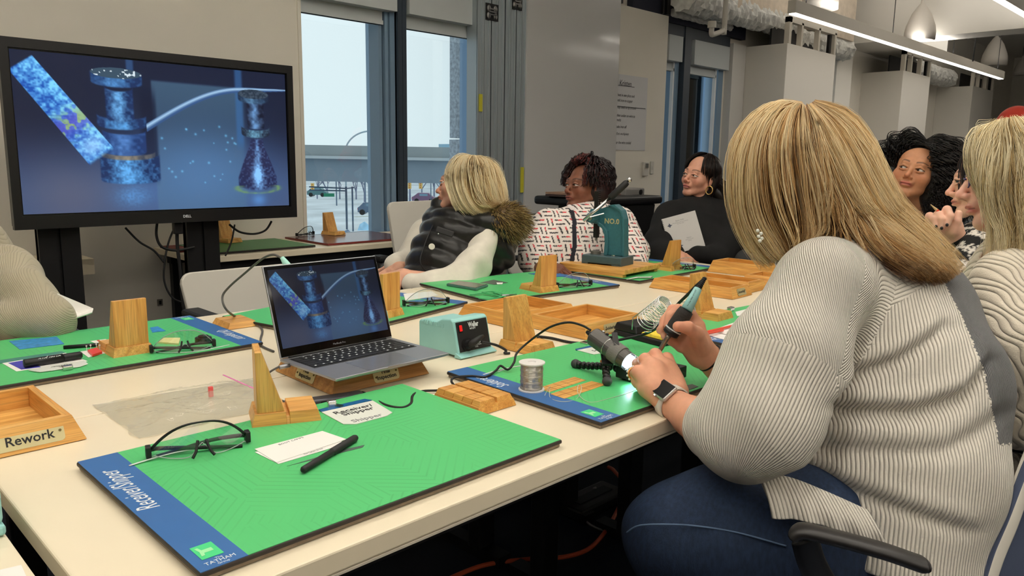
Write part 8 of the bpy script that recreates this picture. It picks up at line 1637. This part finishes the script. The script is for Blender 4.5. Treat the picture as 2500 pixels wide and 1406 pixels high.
b.chain([(PX(2325, 565, 2.17), 0.015), (PX(2335, 540, 2.16), 0.0125), (PX(2340, 522, 2.16), 0.0105)], 0.006); b.c(PX(2290, 560, 2.18), 0.016, PX(2272, 545, 2.19), 0.013, 0.01); b.c(PX(2436, 620, 2.32), 0.06, PX(2432, 565, 2.32), 0.06)
P, Q = b.shape(1); isl.append((P, Q, flatcol(P, SK6))); P, Q, C = join(isl); npmesh('body', P, Q, M_skin, v6, cols=C); eyes(vm, v6, dirv(-1, 0, -0.1), (90, 90, 90), s6)
for p in ((2285, 553, 2.148), (2299, 557, 2.138), (2312, 549, 2.134)): MB().sphere(PX(*p), (0.0042, 0.0042, 0.0048), 10, 8).build('fingernail', M_black, v6, smooth=True, world=True)
t = thing('red_pencil', 'red pencil held at the chin of the dark haired woman', 'pencil', PX(2300, 520, 2.15)); a, b2 = PX(2272, 499, 2.155), PX(2372, 590, 2.19); MB().tube([a.lerp(b2, 0.14), b2], 0.0042, 6).build('shaft', mat('pencil_red', (0, 0, 0)), t, world=True); MB().tube([a, a.lerp(b2, 0.14)], [0.0008, 0.004], 8).build('sharpened_tip', mat('pencil_wood', (0, 0, 0)), t, world=True)
b = Blob(0.006, 0.03); b.chain([(PX(2430, 760, D), 0.17), (PX(2430, 660, D), 0.15), (PX(2432, 600, D), 0.085)], 0.04, (dirv(0.3, 0, 0.95), 1.25)); b.chain([(PX(2410, 620, 2.15), 0.075), (PX(2375, 690, 2.12), 0.065), (PX(2365, 720, 2.13), 0.055), (PX(2352, 640, 2.2), 0.040)]); b.warp(folds(81, 0.005, 24))
def hounds(P):
    u = (P @ tx) / 0.0065; v = (P @ tz) / 0.0065; a = (np.floor(u) + np.floor(v)) % 2 == 0; big = np.sin(u * 0.42) * np.sin(v * 0.5) > 0.35; w_ = (np.abs(np.sin(u * 0.3 + v * 0.32)) < 0.3); on = (a & ~big) | w_; return np.where(on[:, None], np.array(lin((214, 208, 200)))[None], np.array(lin((20, 20, 22)))[None])
wear('sweater', b, mat('houndstooth_knit', (200, 200, 200), 0.9, vcol='Col', bump=0.8, bscale=220), v6, hounds); wear('cuff', Blob(0.004, 0.01).chain([(PX(2338, 590, 2.2), 0.034), (PX(2352, 625, 2.2), 0.040)]), cloth('black_knit', (0, 0, 0)), v6)
hv = Blob(0.005, 0.02); hv.e(vm @ V((0, -0.03, 0.045)), (0.082, 0.095, 0.085)); hv.e(vm @ V((0, -0.07, -0.02)), (0.075, 0.06, 0.09)); P, Q = hv.shape(1); npmesh('hair_volume', P, Q, M_hair_dark, v6, cols=flatcol(P, (28, 22, 20)))
gs = hairguides(vm, np.linspace(0.45, 2 * PI - 0.45, 14), 0.1, 1.5, 0.10, 0.0, r=0.0965, lift=0.004); strands('hair_strands', v6, [(gs, 900, 0.010)], M_hair_dark, lpal((24, 18, 16), (40, 32, 28), (60, 48, 42)), r=0.0009, S=14, seed=12, clump=0.3, wave=0.002)
# -- blonde woman with glasses in the cable knit sweater
v7 = person('blonde woman with purple framed glasses in a cream cable knit sweater at the right edge', (1.95, 0.35))
D = 1.66; SK7 = (238, 190, 168); vm = headM(PX(2486, 424, D), dirv(-0.87, -0.03, 0.46), dirv(0.06, 0.99, 0.0))
P, Q, C = head(vm, SK7, [(PX(2490, 600, D), 0.058), (PX(2480, 700, D), 0.09)], lips=(222, 128, 122), brow=(170, 138, 104), h=0.0022, open_=0.002, s=1.05); npmesh('body', P, Q, M_skin, v7, cols=C); eyes(vm, v7, dirv(-1, 0, 0.1), (90, 110, 120), 1.05)
gt_ = thing('spectacles', 'purple framed spectacles on the blonde woman at the right edge', 'glasses', vm @ V((0, 0.1, 0))); MPU = mat('purple_frame', (74, 62, 116), 0.3)
for q in (-1, 1):
    c = V((0.036 * q, 0.096, -0.008)); rr = [vm @ (c + V((0.024 * math.cos(a), -0.004 * abs(math.cos(a)), 0.018 * math.sin(a)))) for a in np.linspace(0, 2 * PI, 25)[:-1]]; MB().tube(rr, 0.0018, 8, closed=True).build('rim', MPU, gt_, smooth=True, world=True); MB().add([tuple(p) for p in rr], [tuple(range(24))]).build('lens', M_lens, gt_, world=True)
    MB().tube([vm @ (c + V((0.027 * q, -0.006, 0.004))), vm @ V((0.074 * q, 0.08, 0.0)), vm @ V((0.080 * q, 0.0, 0.0))], [0.004, 0.003, 0.002], 8).build('temple', MPU, gt_, smooth=True, world=True)
MB().tube([vm @ V((-0.010, 0.098, -0.004)), vm @ V((0, 0.101, -0.001)), vm @ V((0.010, 0.098, -0.004))], 0.0018, 8).build('bridge', MPU, gt_, smooth=True, world=True)
b = Blob(0.0055, 0.03); lat = dirv(0.35, 0, 0.93); b.chain([(PX(2540, 1150, 1.70), 0.20), (PX(2530, 880, 1.70), 0.19), (PX(2510, 720, 1.69), 0.135), (PX(2490, 640, 1.68), 0.078)], 0.05, (lat, 1.15)); b.chain([(PX(2470, 700, 1.52), 0.080), (PX(2490, 840, 1.46), 0.085), (PX(2500, 1000, 1.5), 0.08)], 0.03); b.e(PX(2470, 640, 1.62), (0.062, 0.062, 0.03), 0.01, sub=True); b.warp(folds(91, 0.006, 18))
def cables(P): u = (P @ A_(dirv(0.9, 0.5, 0))) / 0.012; v = (P @ A_(dirv(-0.45, 0.9, 0))) / 0.020; return u + 0.5 * np.sin(v * 2.2) * np.sin(u * 0.8)
wear('sweater', b, rib_mat('cream_cable_knit', (226, 216, 198), 0.004, 0.80), v7, rib=cables)
hv = Blob(0.005, 0.02); hv.e(vm @ V((0, -0.035, 0.034)), (0.090, 0.098, 0.090)); hv.chain([(vm @ V((-0.03, -0.05, 0.0)), 0.075), (vm @ V((-0.03, -0.05, -0.11)), 0.062), (vm @ V((-0.03, -0.04, -0.17)), 0.03)]); P, Q = hv.shape(1); npmesh('hair_volume', P, Q, M_hair, v7, cols=flatcol(P, (150, 122, 80)))
G7 = hg(((2420, 304, 1.62), (2385, 345, 1.585), (2384, 395, 1.575), (2410, 440, 1.57), (2434, 485, 1.56), (2452, 545, 1.55), (2450, 610, 1.55)), ((2435, 297, 1.60), (2405, 345, 1.565), (2408, 400, 1.55), (2426, 455, 1.54), (2444, 510, 1.535), (2445, 560, 1.535), (2442, 640, 1.54)), ((2450, 292, 1.58), (2432, 350, 1.545), (2425, 410, 1.525), (2430, 470, 1.52), (2450, 530, 1.52), (2455, 590, 1.52), (2448, 670, 1.53)), ((2465, 289, 1.57), (2465, 350, 1.535), (2465, 420, 1.515), (2470, 480, 1.51), (2480, 550, 1.51), (2475, 620, 1.515), (2462, 690, 1.53)), ((2482, 287, 1.57), (2505, 350, 1.54), (2510, 420, 1.52), (2512, 490, 1.515), (2508, 560, 1.515), (2500, 630, 1.52), (2490, 700, 1.53)), ((2500, 288, 1.60), (2540, 350, 1.58), (2550, 430, 1.56), (2552, 500, 1.55), (2545, 580, 1.55), (2535, 650, 1.55), (2530, 710, 1.56)))
strands('hair_strands', v7, [(G7, 4200, 0.030)], M_hair, lpal((150, 120, 76), (186, 156, 104), (206, 180, 128), (222, 202, 154), (236, 222, 184)), r=0.00045, S=16, seed=14, clump=0.4, wave=0.006, wfreq=1.6, frizz=0.0003)
strands('hair_wisps', v7, [(G7, 120, 0.07)], M_hair, lpal((206, 180, 128), (236, 222, 184)), r=0.0004, S=20, seed=15, clump=0.0, wave=0.012, frizz=0.001)
# -- person in red, cut off by the right edge
v8 = person('person in a red top standing farther back, cut off by the right edge', (3.4, 0.4)); b = Blob(0.01, 0.03); b.chain([(PX(2560, 560, 4.2), 0.17), (PX(2550, 380, 4.2), 0.17), (PX(2530, 300, 4.2), 0.09)], 0.04, (dirv(1, 0, 0), 1.15)); b.chain([(PX(2478, 300, 4.2), 0.088), (PX(2462, 420, 4.1), 0.07), (PX(2480, 540, 3.95), 0.05)]); b.warp(folds(99, 0.006, 14)); wear('red_top', b, cloth('red_knit', (196, 58, 40)), v8)
P, Q, C = head(headM(PX(2570, 190, 4.2), dirv(-0.9, -0.1, -0.3), (0, 0, 1)), (206, 160, 134), [(PX(2560, 280, 4.2), 0.055)], h=0.005); lb_ = Blob(0.01, 0.02).chain([(PX(2560, 560, 4.2), 0.14), (V((PX(2560, 560, 4.2).x, PX(2560, 560, 4.2).y, 0.02)), 0.06)]); P2_, Q2_ = lb_.shape(1); P, Q, C = join([(P, Q, C), (P2_, Q2_, flatcol(P2_, (40, 40, 50)))]); npmesh('body', P, Q, M_skin, v8, cols=C)
# -- person at the left edge in the grey ribbed cardigan
v9 = person('person in a grey green ribbed cardigan with folded arms, cut off by the left edge', (0.1, 2.35)); D = 2.12
b = Blob(0.0045, 0.03); e0, e1, e2 = PX(5, 668, 2.12), PX(118, 785, 2.0), PX(-60, 800, 1.95)
b.chain([(PX(-100, 900, 2.2), 0.17), (PX(-90, 700, 2.2), 0.16), (PX(-70, 610, 2.2), 0.10)], 0.04); b.chain([(e0, 0.088), (PX(60, 730, 2.05), 0.072), (e1, 0.060)], 0.03); b.chain([(e1, 0.058), (e2, 0.052)], 0.02); b.chain([(PX(40, 690, 2.08), 0.080), (PX(75, 685, 2.05), 0.028)], 0.02); b.chain([(PX(30, 800, 2.05), 0.06), (PX(110, 830, 2.03), 0.045)], 0.02); b.warp(folds(111, 0.006, 22))
t9 = A_((e1 - e0).normalized()); SL = (168, 160, 138)
wear('cardigan', b, rib_mat('grey_green_knit', SL, 0.0012, 0.90), v9, rib=lambda P: (P @ A_(dirv(0.75, 0.65, 0))) / 0.0038)
P, Q, C = head(headM(PX(-110, 500, 2.25), dirv(-0.2, 0, 1), (0, 0, 1)), (206, 160, 134), [(PX(-90, 590, 2.22), 0.055), (PX(-85, 660, 2.2), 0.09)], h=0.005); npmesh('body', P, Q, M_skin, v9, cols=C)
wear('trousers', Blob(0.008, 0.03).chain([(PX(-90, 930, 2.2), 0.15), (PX(60, 880, 2.15), 0.085), (PX(150, 860, 2.2), 0.07), (PX(160, 1100, 2.2), 0.05)]), cloth('navy_cloth', (34, 40, 60)), v9)
pp_ = thing('papers', 'folded white papers sticking out under the ribbed cardigan sleeve', 'papers', PX(190, 750, 2.02))
for k, (dz, q4) in enumerate(((0, ((140, 718), (228, 755), (225, 765), (150, 790))), (0.006, ((138, 722), (226, 762), (180, 778), (140, 790))))):
    pts = [PX(x, y, 2.02 + dz + (0.06 if i in (1,) else 0)) for i, (x, y) in enumerate(q4)]; o = MB().add([tuple(p) for p in pts], [(0, 1, 2, 3)]).build('sheet', M_paper, pp_, world=True); sd = o.modifiers.new('t', 'SOLIDIFY'); sd.thickness = 0.004
# ------------------------------------------------------------------ chairs
c = PY(590, 720, 2.62); chair((c.x + 0.07, 2.52), PI, 'empty white shell chair behind the laptop at the far side of the table', zb=0.55, zt=PY(590, 658, 2.7).z)
c = PY(1040, 600, 3.2); chair((c.x + 0.05, 3.02), PI + 0.1, 'white shell chair behind the woman in the black vest, at the side table', zb=0.60, zt=0.985)
c = PX(1195, 680, 3.22); chair((c.x - 0.10, c.y + 0.12), 2.35, 'white shell chair the woman in the black vest leans on', zb=0.55, zt=0.83)
c = PY(1325, 527, 3.0); chair((c.x + 0.02, 2.86), PI, 'white shell chair under the woman in the dashed blouse', zb=0.55, zt=c.z)
chair((3.85, 2.35), 2.3, 'white shell chair under the woman in the black roll neck', zb=0.55, zt=0.80)
chair((3.75, 0.95), 1.6, 'white shell chair under the woman with dark curls', zb=0.55, zt=0.80)
chair((2.75, 0.45), 0.2, 'white shell chair under the dark haired woman in profile', zb=0.55, zt=0.80)
chair((2.0, 0.28), 0.1, 'white shell chair under the blonde woman at the right edge', zb=0.55, zt=0.80)
# near chair of the woman soldering: curved white shell edge, slate back, long black armrest
nc = thing('office_chair', 'white edged chair with slate blue back and long black armrest in the lower right corner', 'chair', (1.25, 0.25, 0), 0, 'white shell office chairs')
def ribbon(pts, w_, th, name, m):
    S_ = spline([PX(*p) for p in pts], 8); return MB().tube(S_, w_, 12, flat=FW).build(name, m, nc, smooth=True, world=True)
L1 = spline([PX(2508, 1072, 1.29), PX(2478, 1150, 1.275), PX(2438, 1260, 1.26), (PX(2400, 1350, 1.25)), PX(2370, 1440, 1.24)], 8); L2 = spline([PX(2530, 1090, 1.27), PX(2505, 1160, 1.255), PX(2466, 1265, 1.24), PX(2430, 1350, 1.23), PX(2402, 1440, 1.22)], 8); L3 = spline([PX(2700, 1110, 1.36), PX(2690, 1200, 1.34), PX(2660, 1300, 1.33), PX(2640, 1380, 1.32), PX(2620, 1440, 1.31)], 8)
def sheet2(A1, B1, name, m, th=0.01):
    n = len(A1); o = MB().add([tuple(p) for p in A1] + [tuple(p) for p in B1], [(i, i + 1, n + i + 1, n + i) for i in range(n - 1)]).build(name, m, nc, smooth=True, world=True); sd = o.modifiers.new('t', 'SOLIDIFY'); sd.thickness = th; bv = o.modifiers.new('b', 'BEVEL'); bv.width = 0.004; bv.segments = 2
sheet2(L1, L2, 'backrest_edge', M_shell, 0.022); sheet2(L2, L3, 'backrest', mat('slate_fabric', (66, 76, 100), 0.85, bump=0.3, bscale=600), 0.014)
MB().tube(spline([PX(1945, 1303, 1.16), PX(1965, 1296, 1.155), PX(2060, 1318, 1.14), PX(2160, 1346, 1.12), PX(2235, 1372, 1.11), PX(2255, 1378, 1.108)], 8), [0.026] + [0.034] * 35 + [0.030] * 4 + [0.018], 14, flat=UP).build('armrest', mat('armrest_black', (38, 36, 36), 0.45), nc, smooth=True, world=True)
MB().tube(spline([PX(1965, 1315, 1.17), PX(1985, 1380, 1.19), PX(2030, 1460, 1.22)], 8), [0.022] * 17, 12, flat=FW).build('arm_post', M_black, nc, smooth=True, world=True)
MB().box((-0.2, -0.08, 0.40), (0.24, 0.34, 0.45)).build('seat', M_chf, nc, bevel=0.02); MB().cyl((0, 0.12, 0.1), (0, 0.12, 0.40), 0.028).build('gas_column', M_black, nc)
for k in range(5): a = 2 * PI * k / 5; MB().tube([(0, 0.12, 0.11), (0.28 * math.cos(a), 0.12 + 0.28 * math.sin(a), 0.07)], [0.024, 0.015], 8).build('base_leg', M_black, nc, smooth=True); MB().cyl((0.28 * math.cos(a) - 0.012, 0.12 + 0.28 * math.sin(a), 0.03), (0.28 * math.cos(a) + 0.012, 0.12 + 0.28 * math.sin(a), 0.03), 0.029).build('caster', M_rubber, nc)
# extra armrests seen behind the vest woman and at the side table; cart, floor cables
for px, py, yy_, lb in ((1251, 600, 3.1, 'black upright armrest behind the chair of the woman in the vest'), (932, 640, 3.2, 'black armrest end at the right of the side table')):
    p = PY(px, py, yy_); t = thing('chair_armrest', lb, 'armrest', (p.x, p.y, 0)); MB().box((-0.03, -0.03, p.z), (0.03, 0.05, p.z + 0.035)).build('arm_pad', M_rubber, t, bevel=0.012); MB().tube([(0, 0, 0.02), (0, 0, p.z - 0.08), (0, 0, p.z)], [0.016, 0.016, 0.026], 10).build('arm_post', M_black, t, smooth=True)
q = PY(1400, 500, 3.2); ct = thing('cart', 'black two handled plastic cart behind the woman in the dashed blouse', 'cart', (q.x, 3.2, 0))
a0_, a1_ = PY(1372, 500, 3.2), PY(1556, 500, 3.2); z1_ = PY(1460, 478, 3.2).z; MB().box((a0_.x - q.x, -0.2, z1_ - 0.055), (a1_.x - q.x + 0.02, 0.25, z1_)).build('top_tray', M_black, ct, bevel=0.02, segs=3)
MB().frustum((0.30, -0.15, a1_.x - q.x - 0.12, 0.2), (0.22, -0.18, a1_.x - q.x - 0.04, 0.22), 0.05, z1_ - 0.055).build('cart_body', M_black, ct, bevel=0.01); MB().frustum((a0_.x - q.x + 0.1, -0.12, a0_.x - q.x + 0.22, 0.1), (a0_.x - q.x + 0.08, -0.12, a0_.x - q.x + 0.22, 0.1), 0.05, z1_ - 0.055).build('leg', M_black, ct)
pj = thing('projector', 'small grey projector on the black cart', 'projector', PY(1530, 478, 3.25)); MB().box((-0.12, -0.08, 0.0), (0.10, 0.08, 0.055)).build('housing', mat('projector_grey', (128, 126, 124), 0.4), pj, bevel=0.008); MB().cyl((0.05, -0.085, 0.028), (0.05, -0.08, 0.028), 0.018).build('lens', M_black, pj)
for k in range(3): p = PY(1505 - k * 5, 480 - k * 2, 3.3); o = MB().box((-0.12, -0.09, 0.002), (0.12, 0.09, 0.006)).build('folder', mat('folder_%d' % (k % 2), ((176, 130, 118), (120, 70, 66))[k % 2], 0.7)); o.location = (p.x - 0.1, p.y, z1_ + 0.006 * k); tag(o, ('bottom', 'middle', 'top')[k] + ' folder of the small stack left of the projector', 'folder', 'folders on the cart'); o.rotation_euler = (0, 0, 0.2 * k)
for k in range(2): o = MB().box((-0.12, -0.08, 0), (0.12, 0.08, 0.012)).build('book', mat('book_%d' % k, ((60, 44, 40), (150, 120, 100))[k], 0.7)); p = PY(1385, 477, 3.25); o.location = (p.x, p.y, z1_ + 0.002 + 0.014 * k); tag(o, ('lower', 'upper')[k] + ' thin book on the left end of the black cart', 'book', 'books on the cart')
cable('floor_cable', [PZ(1080, 1420, 0.01), PZ(1180, 1380, 0.012), PZ(1290, 1365, 0.012), PZ(1385, 1358, 0.012), PZ(1450, 1330, 0.012), PZ(1500, 1260, 0.012), PZ(1525, 1190, 0.02), PZ(1500, 1150, 0.03), PZ(1485, 1140, 0.03)], 0.007, 'orange red extension cord curving over the dark floor', mat('cord_orange', (206, 92, 56), 0.5), n=8)
cable('floor_cable', [PZ(1525, 1195, 0.012), PZ(1510, 1290, 0.012), PZ(1440, 1280, 0.012), PZ(1418, 1235, 0.012), PZ(1430, 1205, 0.02), PZ(1455, 1190, 0.05)], 0.004, 'thin pale cable looped on the floor under the table', mat('pale_cable', (150, 150, 150), 0.5), n=6)
o = thing('power_strip', 'black power strip on the floor under the table', 'power strip', PZ(1440, 1240, 0.0)); MB().box((-0.12, -0.06, 0), (0.14, 0.06, 0.045)).build('housing', M_black, o, bevel=0.008); MB().box((-0.08, -0.02, 0.045), (0.10, 0.02, 0.048)).build('sockets', M_rubber, o)
